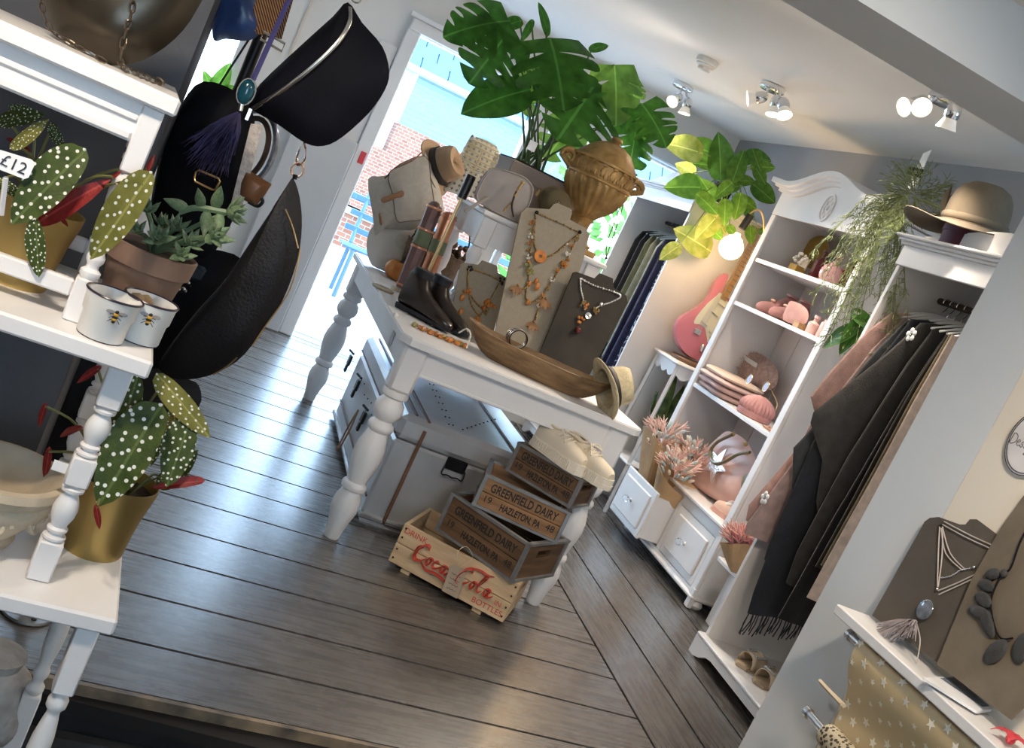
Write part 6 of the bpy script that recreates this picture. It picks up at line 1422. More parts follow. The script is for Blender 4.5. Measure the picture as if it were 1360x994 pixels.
soft('rose pink glove standing in front of the slippers', 'glove', 'glove', [(1040, 425), (1046, 405), (1052, 400), (1068, 407), (1074, 420), (1066, 432)], 2.63, Z2, .015, .012, PINK, seed=3)
bottle('small clear pink scent bottle with white cap on second shelf', (1080, 434), 2.66, Z2, [(.026, 0), (.028, .05), (.012, .062), (.012, .075), (.016, .076), (.014, .09)], PKG2)
bottle('wide clear pink jar on the second shelf', (1098, 440), 2.70, Z2, [(.036, 0), (.04, .01), (.04, .07), (.03, .08), (.032, .09)], PKG2)
bx = thing('wooden_box', 'small tan wooden box under the pink scent bottle', 'box', (2.63, P(1064, 430, X=2.63).y, Z2)); MB().box((0, 0, .012), (.05, .05, .024), .002).build('box_body', mat('tan_wood', (.45, .28, .14), .6), bx); MB().box((0, 0, .026), (.053, .053, .006), .002).build('lid', mat('tan_wood', (.45, .28, .14), .6), bx)
# shelf 3: folded jumpers, fur bag, beanie, sunglasses, tube
JM = [(mat('jumper_mauve', (.60, .42, .38), .85, var=.08, bump=.2, bscale=140)), mat('jumper_rose', (.66, .46, .42), .85, var=.08, bump=.2, bscale=140), mat('jumper_pale', (.70, .51, .46), .85, var=.08, bump=.2, bscale=140), mat('jumper_cream', (.80, .62, .49), .85, var=.06, bump=.2, bscale=140)]
for i, lb in enumerate(('mauve folded jumper at the bottom of the jumper pile', 'rose folded jumper second in the pile', 'pale rose folded jumper under the cream one', 'cream peach folded jumper on top of the pile')):
    t = thing('folded_jumper', lb, 'jumper', (2.70, 4.66, Z3 + i * .031), 0, 'folded jumpers on the third shelf')
    def fn(u_, v, i=i):
        a = 2 * pi * u_; k = .5 - .5 * cos(pi * v); r0 = sin(pi * (v * .94 + .03)) ** .35
        x = (abs(cos(a)) ** .5) * (1 if cos(a) > 0 else -1) * .135 * r0; y = (abs(sin(a)) ** .5) * (1 if sin(a) > 0 else -1) * .155 * r0
        return (x - .012 * i % .03 + .008 * sin(y * 30 + i), y + .01 * sin(i * 3), .001 + .0315 * k + .003 * sin(y * 22 + i * 2) * v * (1 - v) * 2)
    mb = MB(); mb.grid(fn, 32, 9, True); n_ = len(mb.v); mb.f.append(tuple(range(32))); mb.f.append(tuple(range(n_ - 32, n_))); mb.build('knit', JM[i], t, True)
fb = soft('pink fluffy fur bag with a silver clasp on the third shelf', 'fur_bag', 'handbag', [(970, 505), (975, 488), (985, 470), (998, 466), (1018, 475), (1032, 490), (1033, 505), (1028, 515), (1010, 520)], 2.84, Z3, .045, .03, mat('pink_fur', (.48, .33, .28), .95, var=.25, vscale=60, bump=.8, bscale=120), crinkle=.6)
pts, n_ = put_on([(986, 477), (990, 473), (1006, 483), (1004, 489)], 2.775, Z3, 0); mb = W(fb); slab(mb, pts, n_, .012); mb.build('clasp', SILVER, fb)
rf = random.Random(4); mb = W(fb); cen = P(1003, 495, X=2.82)
for i in range(260):
    a = rf.uniform(0, 6.28); q = cen + V((rf.uniform(-.045, .0), .115 * cos(a) * rf.uniform(.6, 1), .085 * sin(a) * rf.uniform(.6, 1) + .005))
    if q.z > Z3 + .01: d = V((-.4, cos(a), sin(a))).normalized() * rf.uniform(.012, .025); mb.tube([q, q + d], [.0018, .0004], 3)
mb.build('fur_tufts', MATS['pink_fur'], fb)['kind'] = 'stuff'
be = thing('knit_beanie', 'dusty rose ribbed beanie cap in front of the fur bag', 'hat', (2.66, P(1008, 538, X=2.66).y, Z3))
mb = MB(); mb.grid(lambda u_, v: ((.088 + .003 * cos(26 * 2 * pi * u_)) * cos(2 * pi * u_) * (sin(pi * (.12 + .87 * v)) ** .55), (.088 + .003 * cos(26 * 2 * pi * u_)) * sin(2 * pi * u_) * (sin(pi * (.12 + .87 * v)) ** .55), .115 * v), 52, 12, True); mb.build('crown', PINK2, be, True)
MB().lathe([(.075, .0), (.084, .004), (.086, .03), (.08, .034)], 32, cap=False).build('cuff', PINK2, be, True)
sg = thing('sunglasses', 'tortoise gold sunglasses resting on the beanie', 'sunglasses', P(1005, 508, X=2.60))
for d in (-11, 11): mb = W(sg); c = P(1006 + d, 509 + d * .45, X=2.575); mb.m = mb.base @ MX.Translation(c) @ MX.Rotation(R(90), 4, 'Y'); mb.lathe([(.001, 0), (.022, 0), (.024, .002), (.022, .004), (.001, .003)], 18, cap=False); mb.build('lens', mat('violet_lens', (.14, .05, .09), .08, var=.2, coat=.6), sg, True); wtube(sg, 'rim', [c + V((0, .024 * cos(a), .024 * sin(a))) for a in [2 * pi * i / 18 for i in range(18)]], .0025, BRASS, 5, 0, closed=True)
wtube(sg, 'arm', [P(1024, 518, X=2.58), P(1032, 535, X=2.64), P(1030, 545, X=2.68)], .002, BRASS, 5)
tb3 = thing('pink_tube', 'tall dusty pink leather tube case at the third shelf end', 'case', (2.68, 4.0, Z3)); MB().lathe([(.028, 0), (.03, .003), (.03, .13), (.029, .16), (.024, .165)], 20).build('body', BLUSH, tb3, True); MB().lathe([(.0305, .12), (.031, .122), (.031, .15), (.0305, .152)], 20, cap=False).build('cap_band', PINK, tb3, True)
rb = thing('ribbon_bow', 'peach ribbon bow lying below the pink tube', 'ribbon', (2.615, 4.06, Z3)); mb = MB()
for i in range(5): mb.tube(sm([(0, 0, .006), (-.01, .03 * cos(i * 1.3), .012 + .01 * (i % 2)), (.005, .055 * cos(i * 1.3 + .3), .006), (0, .02 * cos(i), .004)], 4), .006, 6, flat=.3)
mb.build('loops', PEACH, rb, True)
# deck: bowling bag with star, pink sneaker
hbg = soft('blush pink handbag with a silver star and olive handles', 'handbag', 'handbag', [(916, 640), (924, 612), (938, 596), (955, 580), (968, 573), (990, 585), (1006, 612), (1012, 625), (1000, 655), (985, 678), (958, 668), (935, 655)], 2.70, Z4, .05, .09, BLUSH, crinkle=.35)
OLV = mat('olive_patent', (.15, .12, .05), .3, var=.15)
star = []
sc0 = P(952, 618, X=2.645)
for i in range(10): a = pi / 2 + i * pi / 5 + .25; r_ = .10 if i % 2 == 0 else .042; star.append(V((2.634, sc0.y + r_ * cos(a) * 1.15, sc0.z + r_ * sin(a))))
mb = W(hbg); slab(mb, star, V((-1, 0, 0)), .008); mb.build('star_patch', mat('silver_foil', (.72, .74, .74), .18, .9, var=.25, vscale=40, bump=.3, bscale=60), hbg)
wtube(hbg, 'handle', [P(*q, X=2.63) for q in ((972, 578), (952, 588), (943, 602), (948, 615), (962, 614), (980, 604), (996, 601))], .008, OLV, 8, 6)
for q in ((973, 577), (993, 602), (990, 590)): mb = W(hbg); mb.ball(P(*q, X=2.64), .012, 8, 6); mb.build('handle_mount', BRASS, hbg, True)
pts, n_ = put_on([(984, 648), (988, 632), (1000, 630), (1004, 636), (994, 652)], 2.655, Z4, 2); mb = W(hbg); puff(mb, pts, n_, .006, .004, 2); mb.build('olive_patch', OLV, hbg, True)
sneaker((2.655, 4.075, Z4), R(100), 'blush canvas shoe with white laces on the dresser deck', PEACH, BLUSH, HANGW, 'shoes on the dresser deck', .9, .03)
# bouquets in the open drawer
KR2 = mat('bouquet_kraft', (.52, .33, .17), .75, var=.18, vscale=9, bump=.3, bscale=12)
BUN = mat('bunny_blue', (.45, .58, .58), .9, var=.2, bump=.4); BUP = mat('dried_pink', (.80, .54, .47), .9, var=.25); BUW = mat('dried_cream', (.72, .62, .52), .9, var=.15)
def bouquet(label, base, axis, L_, r_, seed, heads=40, mix=(BUP, BUN, BUP, BUW), group='dried flower bouquets', wrap=1):
    t = thing('bouquet', label, 'bouquet', base, 0, group); q = V(axis).to_track_quat('Z', 'Y').to_matrix().to_4x4(); t.matrix_basis = MX.Translation(V(base)) @ q
    rf = random.Random(seed); mb = MB(); n = 28
    mb.grid(lambda u_, v: ((.018 + (r_ - .018) * v ** .8 + .012 * v * sin(u_ * 25 + seed)) * cos(2 * pi * u_), (.018 + (r_ - .018) * v ** .8 + .012 * v * sin(u_ * 19)) * sin(2 * pi * u_), L_ * v * (.82 + .18 * cos(2 * pi * u_ + seed))), n, 9, True); o_ = mb.build('paper_wrap', KR2, t); m_ = o_.modifiers.new('t', 'SOLIDIFY'); m_.thickness = .0015
    for i in range(heads):
        a = i * 2.4; rr = r_ * .85 * (i / heads) ** .5; h = L_ * (.80 + rf.uniform(0, .28)); c = V((rr * cos(a), rr * sin(a), h)); mt = mix[i % len(mix)]
        d = V((rr * cos(a) * 2, rr * sin(a) * 2, .12)).normalized()
        mb = MB(); mb.m = MX.Translation(c) @ d.to_track_quat('Z', 'Y').to_matrix().to_4x4()
        if mt == BUN or mt == BUW: mb.ball((0, 0, .01), (.009, .009, .020), 7, 6)
        else:
            for k in range(5): mb.tube([(0, 0, -.02), (.006 * cos(k * 1.3), .006 * sin(k * 1.3), .012), (.020 * cos(k * 1.3), .020 * sin(k * 1.3), .04 + .008 * (k % 2))], [.0014, .004, .0012], 4)
        mb.build('flower_head', mt, t, True)
    return t
bouquet('kraft wrapped bouquet of blue and pink dried grasses next to the stool', (2.58, 4.70, .12), (-.14, .12, 1), .48, .105, 1, 56)
bouquet('kraft wrapped dried bouquet in the middle of the drawer', (2.66, 4.585, .12), (-.05, .03, 1), .46, .115, 2, 56)
bouquet('kraft wrapped pink dried bouquet by the drawer side', (2.575, 4.53, .12), (-.13, -.10, 1), .40, .105, 3, 60)
# pink blossoms in kraft paper by the wardrobe
bouquet('kraft paper cone of pink blossoms between dresser and nib-side wardrobe', (2.56, 3.70, .30), (-.15, .12, 1), .16, .085, 5, 110, (mat('blossom_pink', (.72, .33, .33), .8, var=.2), BUP), wrap=1)
hk = thing('wall_shelf', 'small white ledge between dresser and nib-side wardrobe', 'shelf', (2.75, 3.69, .30)); MB().box((0, 0, -.012), (.38, .36, .022), .004).build('ledge', WHITE, hk); MB().box((.17, 0, -.155), (.03, .30, .29), .003).build('support', WHITE, hk); MB().box((-.1, 0, -.155), (.03, .30, .29), .003).build('support', WHITE, hk)
# ---- guitar on stool
gy = 5.30; GN = lean_plane(5.22, SZ, 5.36, 1.75); gp0 = V((2.7, 5.22, SZ + .02))
gt = thing('electric_guitar', 'pink electric guitar with white pickguard leaning on the wardrobe side', 'guitar', (2.72, 5.22, SZ + .02))
GPINK = mat('guitar_pink', (.60, .19, .26), .15, var=.03, coat=.7); GWH = mat('pickguard', (.70, .72, .62), .35, var=.03)
pts = outline3([(961, 364), (967, 365), (966, 372), (963, 378), (961, 386), (964, 394), (970, 398), (972, 404), (968, 410), (962, 420), (962, 432), (966, 446), (962, 462), (950, 474), (938, 480), (927, 479), (915, 473), (905, 463), (899, 449), (898, 434), (907, 420), (925, 410), (941, 396), (950, 377)], gp0, GN, 2)
pts = [V((p.x, p.y, max(p.z, SZ + .024))) for p in pts]
mb = W(gt); slab(mb, pts, GN, .04); puff(mb, pts, GN, .006, 0, 3, .5); mb.build('body', GPINK, gt, True)
pg = outline3([(957, 389), (952, 393), (940, 403), (925, 421), (922, 430), (930, 431), (937, 438), (940, 455), (950, 462), (960, 450), (962, 425), (968, 408), (965, 398)], gp0 + GN * .008, GN, 2)
mb = W(gt); slab(mb, pg, GN, .003); mb.build('pickguard', GWH, gt)
for (a, b_) in (((954, 402), (963, 409)), ((945, 413), (953, 420)), ((932, 426), (939, 433))):
    A, B = PP(*a, gp0 + GN * .012, GN), PP(*b_, gp0 + GN * .012, GN); mb = W(gt); mb.tube([A, B], .009, 8, flat=.5); mb.build('pickup', mat('pickup_white', (.72, .72, .68), .4), gt, True)
A = PP(926, 441, gp0 + GN * .012, GN); mb = W(gt); mb.m = mb.base @ frame(A, PP(932, 444, gp0 + GN * .012, GN) - A, V((0, .2, 1))); mb.box((0, 0, 0), (.045, .03, .010), .002)
for i in range(6): mb.box((-.018 + i * .007, 0, .006), (.004, .022, .006), .001)
mb.build('bridge', CHROME, gt)
mb = W(gt); c = PP(933, 463, gp0 + GN * .010, GN); mb.m = mb.base @ MX.Translation(c) @ GN.to_track_quat('Z', 'Y').to_matrix().to_4x4(); mb.ball((0, 0, 0), (.014, .026, .006), 12, 6); mb.build('jack_plate', CHROME, gt, True)
for q in ((943, 440), (944, 448), (948, 455)): mb = W(gt); mb.m = mb.base @ MX.Translation(PP(*q, gp0 + GN * .010, GN)) @ GN.to_track_quat('Z', 'Y').to_matrix().to_4x4(); mb.lathe([(.010, 0), (.009, .010), (.004, .011)], 12); mb.build('knob', GWH, gt, True)
NK = mat('maple_neck', (.38, .22, .09), .35, var=.2); n0 = PP(961, 398, gp0 + GN * .016, GN); n1 = PP(1010, 304, gp0 + GN * .016, GN); sd = GN.cross(n1 - n0).normalized()
mb = W(gt); vs_ = []
for c in (n0, n1):
    for s_, d in ((-1, 0), (1, 0), (1, -.02), (-1, -.02)): vs_.append(c + sd * s_ * (.020 if c == n0 else .017) + GN * d)
mb.add(vs_, [(0, 1, 5, 4), (1, 2, 6, 5), (2, 3, 7, 6), (3, 0, 4, 7), (0, 3, 2, 1), (4, 5, 6, 7)]); mb.build('neck', NK, gt)
for i in range(17):
    f = 1 - .94 ** (i * 1.0 + .4); c = lerp(n0, n1, f * 1.45 if f * 1.45 < 1 else .99) + GN * .002; mb = W(gt); mb.tube([c - sd * .019, c + sd * .019], .0026, 4); mb.build('fret', SILVER, gt)
for i in range(6): mb = W(gt); o_ = sd * (-.014 + i * .0056); mb.tube([PP(928, 438, gp0 + GN * .02, GN) + o_, n1 + o_ * .9 + GN * .005], .0007, 3); mb.build('string', SILVER, gt)
gb = thing('wooden_disc', 'round brown wooden block under the pink guitar on the stool', 'stand', (2.70, 5.215, SZ)); MB().lathe([(.105, 0), (.11, .004), (.11, .018), (.105, .023), (.02, .0235)], 32).build('disc', mat('walnut_disc', (.14, .07, .035), .45, var=.2), gb, True)
# snake plant on the stool's low shelf
sn = thing('snake_plant', 'snake plant in a pale pot on the low shelf of the stool', 'plant', (2.70, 5.2, .308)); POTW = mat('pale_grey_pot', (.58, .58, .58), .6, var=.05)
MB().lathe([(.06, 0), (.065, .005), (.075, .13), (.07, .13), (.062, .01)], 24, cap=False).build('pot', POTW, sn, True); MB().lathe([(.001, .11), (.07, .11)], 20, cap=False).build('soil', SOIL, sn)
SNK = leafmat('snake_leaf', (.035, .07, .02), (.14, .19, .06), trans=.1, vscale=9, veins=False)
snm = MB(); snm.grid(lambda u_, v: ((u_ - .5) * .16 * (sin(pi * min(1, v * .8 + .18)) ** .7) * (1 if v < .97 else .2), v, .10 * (abs(u_ - .5) * 2) ** 2 * .5 + .03 * sin(v * 6)), 6, 12); SNM = snm.mesh('leaf', SNK, True)
for i, (dx, dy, tx, ty, h) in enumerate(((-.02, -.02, -.05, -.02, .44), (.02, 0, .03, .0, .40), (0, .02, -.01, .05, .36), (.03, -.03, .09, -.03, .36), (-.03, .02, -.09, .04, .30))): add_leaf(sn, SNM, (2.70 + dx, 5.2 + dy, .41), (2.70 + tx, 5.2 + ty, .41 + h), V((-.5 + .3 * i, -1, 0)), 1)
# floor-standing lamp with glowing globe bulb, standing on stool back corner
lb = P(971, 329, Y=5.12); gl = thing('globe_lamp', 'brass arched lamp with a glowing globe bulb beside the guitar', 'lamp', (2.82, 5.12, SZ))
pb_ = V((2.82, 5.12, SZ + .001)); pt0 = P(1013, 300, Y=5.12)
wprism_lathe(gl, 'base', (2.82, 5.12, SZ + .001), [(.045, 0), (.045, .008), (.01, .014)], BRASS, 20)
wtube(gl, 'arm', [pb_ + V((0, 0, .01)), V((2.82, 5.12, 1.55)), V((pt0.x + .02, 5.12, pt0.z - .02)), P(1012, 284, Y=5.12), P(1005, 279, Y=5.12), P(996, 284, Y=5.12)], .005, BRASS, 8, 6)
skt = [P(997, 286, Y=5.12), P(985, 304, Y=5.12)]
wtube(gl, 'socket', skt, .021, MATS['black_bakelite'], 14, 0)
wprism_lathe(gl, 'bulb', lb, [(.014, .085), (.018, .07), (.04, .058)] + [(.066 * cos(a), .066 * sin(a)) for a in [R(55 - i * 145 / 24) for i in range(25)]], mat('glowing_bulb', (1, .8, .5), .2, var=0, emit=((1, .66, .30), 5)), 24)
pl = bpy.data.lights.new('bulb_light', 'POINT'); pl.energy = 2.2; pl.color = (1, .66, .32); pl.shadow_soft_size = .07; po = bpy.data.objects.new('bulb_light', pl); C.objects.link(po); po.parent = gl; po.location = gl.matrix_basis.inverted() @ (lb + V((-.09, -.09, 0)))
# ---- pothos on the window wardrobe
ppb = V((2.56, 5.52, 1.8115)); po_ = thing('pothos_plant', 'bright green pothos in a black pot on top of the window wardrobe', 'plant', ppb)
MB().lathe([(.045, 0), (.048, .004), (.062, .10), (.066, .102), (.066, .115), (.06, .115), (.05, .02)], 24, cap=False).build('pot', DARK, po_, True); MB().lathe([(.001, .1), (.06, .1)], 20, cap=False).build('soil', SOIL, po_)
PO1 = leafmat('pothos_leaf', (.10, .26, .03), (.20, .40, .06), trans=.4, vscale=4); PO2 = leafmat('pothos_leaf_yellow', (.28, .38, .05), (.50, .52, .16), trans=.45, vscale=4); PO3 = leafmat('pothos_leaf_dark', (.045, .14, .02), (.08, .20, .035), trans=.35)
pm_ = [heart_leaf('leaf', m_, .40, .15, 1.6, .16, .10) for m_ in (PO1, PO3, PO2)]
PL = [((957, 231), (957, 186), 1), ((927, 202), (892, 190), 2), ((945, 203), (916, 192), 0), ((920, 230), (903, 220), 2), ((930, 249), (893, 247), 0), ((929, 261), (951, 280), 0), ((947, 265), (936, 243), 0), ((965, 250), (983, 247), 0), ((1001, 202), (1008, 222), 1), ((1001, 222), (1026, 221), 0), ((994, 207), (1021, 211), 1), ((1003, 247), (1027, 266), 1), ((1005, 225), (1015, 242), 1), ((983, 261), (978, 287), 0), ((994, 267), (995, 288), 1), ((963, 269), (963, 295), 0), ((950, 290), (929, 313), 2), ((954, 294), (962, 309), 2), ((938, 330), (906, 308), 2), ((900, 328), (881, 341), 2), ((968, 301), (976, 313), 0), ((996, 303), (998, 321), 0), ((1008, 308), (1018, 306), 1), ((975, 235), (985, 205), 1), ((940, 220), (925, 216), 0), ((980, 240), (1000, 240), 0), ((990, 215), (1004, 200), 1), ((970, 245), (955, 258), 0), ((985, 265), (1003, 275), 0), ((960, 255), (946, 262), 1), ((940, 300), (958, 315), 0)]
s0 = ppb + V((0, 0, .11))
for i, (a, b_, k) in enumerate(PL):
    Y = 5.36 - .05 * sin(i * 1.7) - (.08 if a[1] > 260 else 0); A = P(*a, Y=Y); B = P(*b_, Y=Y - .03); B = A + (B - A) * 1.2; nr = toC(A) + V((.3 * sin(i * 2.1), 0, .35 + .3 * cos(i * 1.3)))
    add_leaf(po_, pm_[k], A, B, nr, 1.12); wtube(po_, 'vine', [s0 + V((.03 * sin(i), .03 * cos(i), 0)), lerp(s0, A, .5) + V((0, -.03, .05)), A], .003, mat('vine_stem', (.16, .24, .06), .5), 5, 4)
# ---- on the nib-side wardrobe: trailing plant, felt hat
tpz = 1.842; tr0 = V((2.50, 3.30, tpz)); rh = thing('trailing_plant', 'trailing fine stemmed cactus plant spilling over the wardrobe corner', 'plant', tr0)
MB().lathe([(.05, 0), (.055, .004), (.068, .085), (.064, .085), (.052, .01)], 24, cap=False).build('pot', mat('brown_pot', (.10, .055, .03), .8, var=.2), rh, True); MB().lathe([(.001, .075), (.066, .075)], 20, cap=False).build('soil', SOIL, rh)
RHM = mat('rhipsalis_green', (.15, .20, .06), .6, var=.3, vscale=8, col2=(.27, .32, .12)); mb = W(rh); rf = random.Random(12); s0 = tr0 + V((0, 0, .08))
cw = P(1213, 262, X=2.45)
def twigs(p, d, L_, lev):
    e = p + d * L_; mb.tube([p, lerp(p, e, .5) + V((rf.uniform(-.004, .004), rf.uniform(-.004, .004), .003)), e], [.0017, .0015, .0008], 3)
    if lev: 
        for _ in range(2): twigs(e, (d + V((rf.uniform(-.7, .7), rf.uniform(-.9, .9), rf.uniform(-.6, .3)))).normalized(), L_ * .85, lev - 1)
for i in range(120):
    d = V((rf.gauss(-.2, 1), rf.gauss(0, 1), rf.gauss(.25, .8))).normalized(); twigs(cw + d * rf.uniform(.02, .07), (d + V((0, 0, -.2))).normalized(), rf.uniform(.03, .05), 2)
for i in range(44): # long hanging strands, curtain spreading towards the dresser
    f = i / 43; e = P(lerp(1205, 1085, f ** .8) + rf.uniform(-14, 14), lerp(330, 500, rf.uniform(0, 1) ** 1.1 * (1 - .25 * f) + .0), X=2.44); s1 = cw + V((-.03, .05 * f, -.01)); path = [s1, lerp(s1, e, .3) + V((-.03, .03, .06)), lerp(s1, e, .65) + V((-.03, .03 * sin(i), .05)), e]; path = sm(path, 5)
    mb.tube(path, .0015, 3)
    for q in path[4:]: 
        for _ in range(2): twigs(q, V((rf.uniform(-.4, .2), rf.uniform(-1, 1), rf.uniform(-1, -.1))).normalized(), rf.uniform(.022, .045), 1 if rf.random() < .5 else 0)
mb.build('foliage', RHM, rh)['kind'] = 'stuff'
for a, b_ in (((1148, 425), (1110, 470)), ((1135, 440), (1085, 458)), ((1150, 430), (1130, 405))): add_leaf(rh, pm_[1], P(*a, X=2.44), P(*b_, X=2.42), V((-1, -.6, .5)), .7)
wtube(rh, 'stem', [s0, s0 + V((0, .1, .06)), cw], .006, RHM, 6)
lbm = mat('label_white', (.8, .8, .8), .6); lk = thing('plant_label', 'white plant label with black price card stuck in the trailing plant', 'sign', P(1212, 250, X=2.45))
pts = [P(*q, X=2.44) for q in ((1205, 250), (1226, 204), (1237, 199), (1214, 252))]; mb = W(lk); slab(mb, pts, (-1, 0, 0), .002); mb.build('stick', lbm, lk)
pts = [P(*q, X=2.43) for q in ((1204, 231), (1208, 221), (1226, 225), (1222, 236))]; mb = W(lk); slab(mb, pts, (-1, 0, 0), .002); mb.build('card', mat('card_black', (.01, .01, .012), .95, spec=.1), lk)
text('lettering', '£25', .02, lbm, lk, lk.matrix_basis.inverted() @ frame(P(1215, 229, X=2.428), V((0, -1, 0)), V((0, 0, 1))), .0003)
hx = thing('hat_box', 'low dark plum hat box under the grey felt hat', 'box', (2.53, 3.26, tpz)); MB().lathe([(.13, 0), (.13, .06), (.135, .061), (.135, .085), (.12, .087)], 32).build('box', mat('plum_card', (.10, .02, .045), .6), hx, True)
FELT = mat('grey_taupe_felt', (.125, .098, .066), .9, var=.08, vscale=30, bump=.1, bscale=200)
hcn = V((2.50, 3.29, tpz + .105)); ht = hat('grey taupe felt sun hat with a bow on the wardrobe top', hcn, V((-.12, .02, 1)), .25, .115, .17, FELT, None, dent=False, floppy=.012, brim_curl=-.01)
mb = MB(); mb.tube([(.112 * cos(a), .112 * sin(a), .022) for a in [2 * pi * i / 36 for i in range(36)]], .010, 8, True, flat=1.6); mb.build('hat_band', FELT, ht, True)
ba = R(205); q0 = V((.122 * cos(ba), .122 * sin(ba), .03)); o_ = V((cos(ba), sin(ba), 0)); sd_ = V((-sin(ba), cos(ba), 0))
for s_ in (-1, 1): mb = MB(); mb.grid(lambda u_, v: q0 + o_ * (.012 + .03 * sin(pi * u_) * sin(pi * v)) + sd_ * s_ * .005 * (1 - u_) + sd_ * s_ * .025 * u_ + V((0, 0, .10 * u_ + .02 * (v - .5) * (1 + 2 * sin(pi * u_)))), 8, 6); mb.build('bow_loop', FELT, ht, True)
for s_ in (-1, 1): mb = MB(); mb.grid(lambda u_, v: q0 + o_ * (.012 + .10 * u_) + sd_ * (s_ * .045 * u_ + .012 * (v - .5)) + V((0, 0, -.02 * u_ + .003)), 6, 4); mb.build('bow_tail', FELT, ht, True)
# ---- sandals etc. on the wardrobe floor
SAT = mat('champagne_satin', (.62, .49, .35), .28, .25, var=.1); SOLE = mat('sandal_sole', (.45, .35, .25), .6); CRY = mat('crystal_silver', (.75, .74, .70), .12, .9, var=.3, vscale=150, bump=.8, bscale=300)
def sandal(loc, rz, label):
    t = thing('slide_sandal', label, 'sandal', loc, rz, 'champagne sandals on the wardrobe floor')
    ol = [(-.12, 0), (-.11, -.026), (-.06, -.03), (0, -.03), (.06, -.04), (.1, -.036), (.125, 0), (.1, .036), (.06, .04), (0, .03), (-.06, .03), (-.11, .026)]
    MB().prism(ol, 0, .012).build('sole', SOLE, t); mb = MB(); mb.prism([(x * .95, y * .93) for x, y in ol], .012, .015); mb.build('insole', SAT, t)
    mb = MB(); mb.grid(lambda u_, v: (.01 + .075 * v, .043 * cos(pi * u_), .012 + .058 * sin(pi * u_) ** .7 * (1 - .15 * v)), 16, 5); o_ = mb.build('strap', SAT, t, True); m_ = o_.modifiers.new('t', 'SOLIDIFY'); m_.thickness = .003
    mb = MB(); mb.m = MX.Translation((.045, 0, .070)) @ MX.Rotation(.1, 4, 'Y')
    for (x0, y0, x1, y1) in ((-.024, -.03, .024, -.03), (.024, -.03, .024, .03), (.024, .03, -.024, .03), (-.024, .03, -.024, -.03)): mb.tube([(x0, y0, -.25 * (abs(y0) - .0) * 1.2 + .003), (x1, y1, -.25 * abs(y1) * 1.2 + .003)], .0055, 6)
    mb.build('crystal_buckle', CRY, t)
    return t
sandal((2.54, 3.235, .0885), R(190), 'champagne satin sandal with crystal buckle next to the wardrobe side panel'); sandal((2.555, 3.12, .0885), R(192), 'champagne satin sandal with crystal buckle next to the tan shoe')
def flat_shoe(loc, rz, label, m1):
    t = thing('flat_shoe', label, 'shoe', loc, rz); secs = [(-.11, .012, .004, .05), (-.095, .028, .002, .055), (-.05, .030, .002, .045), (0, .03, .002, .036), (.05, .036, .002, .036), (.09, .034, .002, .034), (.115, .02, .004, .026), (.125, .006, .008, .018)]
    mb = MB(); n = 14; vs_ = []
    for x, w_, z0, z1 in secs:
        for k in range(n): a = 2 * pi * k / n; vs_.append((x, w_ * cos(a), (z0 + z1) / 2 + (z1 - z0) / 2 * sin(a)))
    mb.add(vs_, [(i * n + k, i * n + (k + 1) % n, (i + 1) * n + (k + 1) % n, (i + 1) * n + k) for i in range(len(secs) - 1) for k in range(n)] + [tuple(range(n))[::-1], tuple((len(secs) - 1) * n + k for k in range(n))]); mb.build('upper', m1, t, True)
    MB().prism([(-.11, -.02), (0, -.03), (.08, -.036), (.12, 0), (.08, .036), (0, .03), (-.11, .02)], 0, .004).build('sole', SOLE, t)
    mb = MB(); mb.ball((-.05, 0, .05), (.048, .023, .006), 12, 6); mb.build('opening', mat('shoe_inside', (.25, .2, .15), .9), t)
flat_shoe((2.54, 2.995, .0885), R(195), 'tan suede flat shoe beside the champagne sandals', mat('tan_suede', (.36, .22, .12), .8, var=.15))
sh = thing('shoe_box', 'white shoe box standing behind the sandals', 'box', (2.80, 3.14, .0885)); MB().box((0, 0, .05), (.16, .26, .10), .003).build('box_body', mat('box_white', (.62, .63, .66), .6), sh); MB().box((0, 0, .106), (.17, .27, .025), .003).build('lid', mat('box_white', (.62, .63, .66), .6), sh)
# ================================================================ near right wall shelf
SHZ = .766; WX = 1.87
sh_ = thing('wall_shelf', 'white chipped wall shelf holding two dark necklace boards', 'shelf', (1.80, 1.70, SHZ - .03))
mb = W(sh_); mb.box((1.802, 1.70, SHZ - .013), (.134, .73, .026), .003); mb.build('shelf_board', WHITE, sh_)
mb = W(sh_); mb.box((1.858, 1.70, SHZ - .055), (.022, .70, .058), .003); mb.build('wall_batten', WHITE, sh_)
# necklace boards leaning on the wall
DKB = mat('dark_taupe_board', (.095, .078, .060), .85, var=.12, vscale=9, bump=.1)
def wall_board(label, pxs, x0, x1, z1, mt, yaw=0):
    n = V((-(z1 - SHZ), 0, (x1 - x0))).normalized(); 
    if n.x > 0: n = -n
    p0 = V((x0, 1.8, SHZ)); pts = [V((p.x, p.y, max(p.z, SHZ + .001))) for p in outline3(pxs, p0, n)]
    t = thing('necklace_board', label, 'jewellery board', (x0, sum(p.y for p in pts) / len(pts), SHZ)); mb = W(t); slab(mb, pts, n, .008); mb.build('board', mt, t); return t, p0, n
wb1 = wall_board('dark taupe necklace board with tassel pendant on the wall shelf', [(1158, 818), (1228, 693), (1235, 688), (1247, 687), (1275, 697), (1282, 697), (1288, 690), (1297, 690), (1325, 711), (1326, 724), (1340, 735), (1345, 760), (1300, 905), (1244, 880)], 1.822, 1.858, 1.10, DKB)
wb2 = wall_board('brown hide necklace board with pebble necklace on the wall shelf', [(1244, 882), (1290, 770), (1330, 700), (1362, 655), (1420, 690), (1400, 900), (1340, 955)], 1.806, 1.85, 1.15, mat('mid_brown_hide', (.16, .125, .085), .75, var=.25, vscale=8, bump=.1))
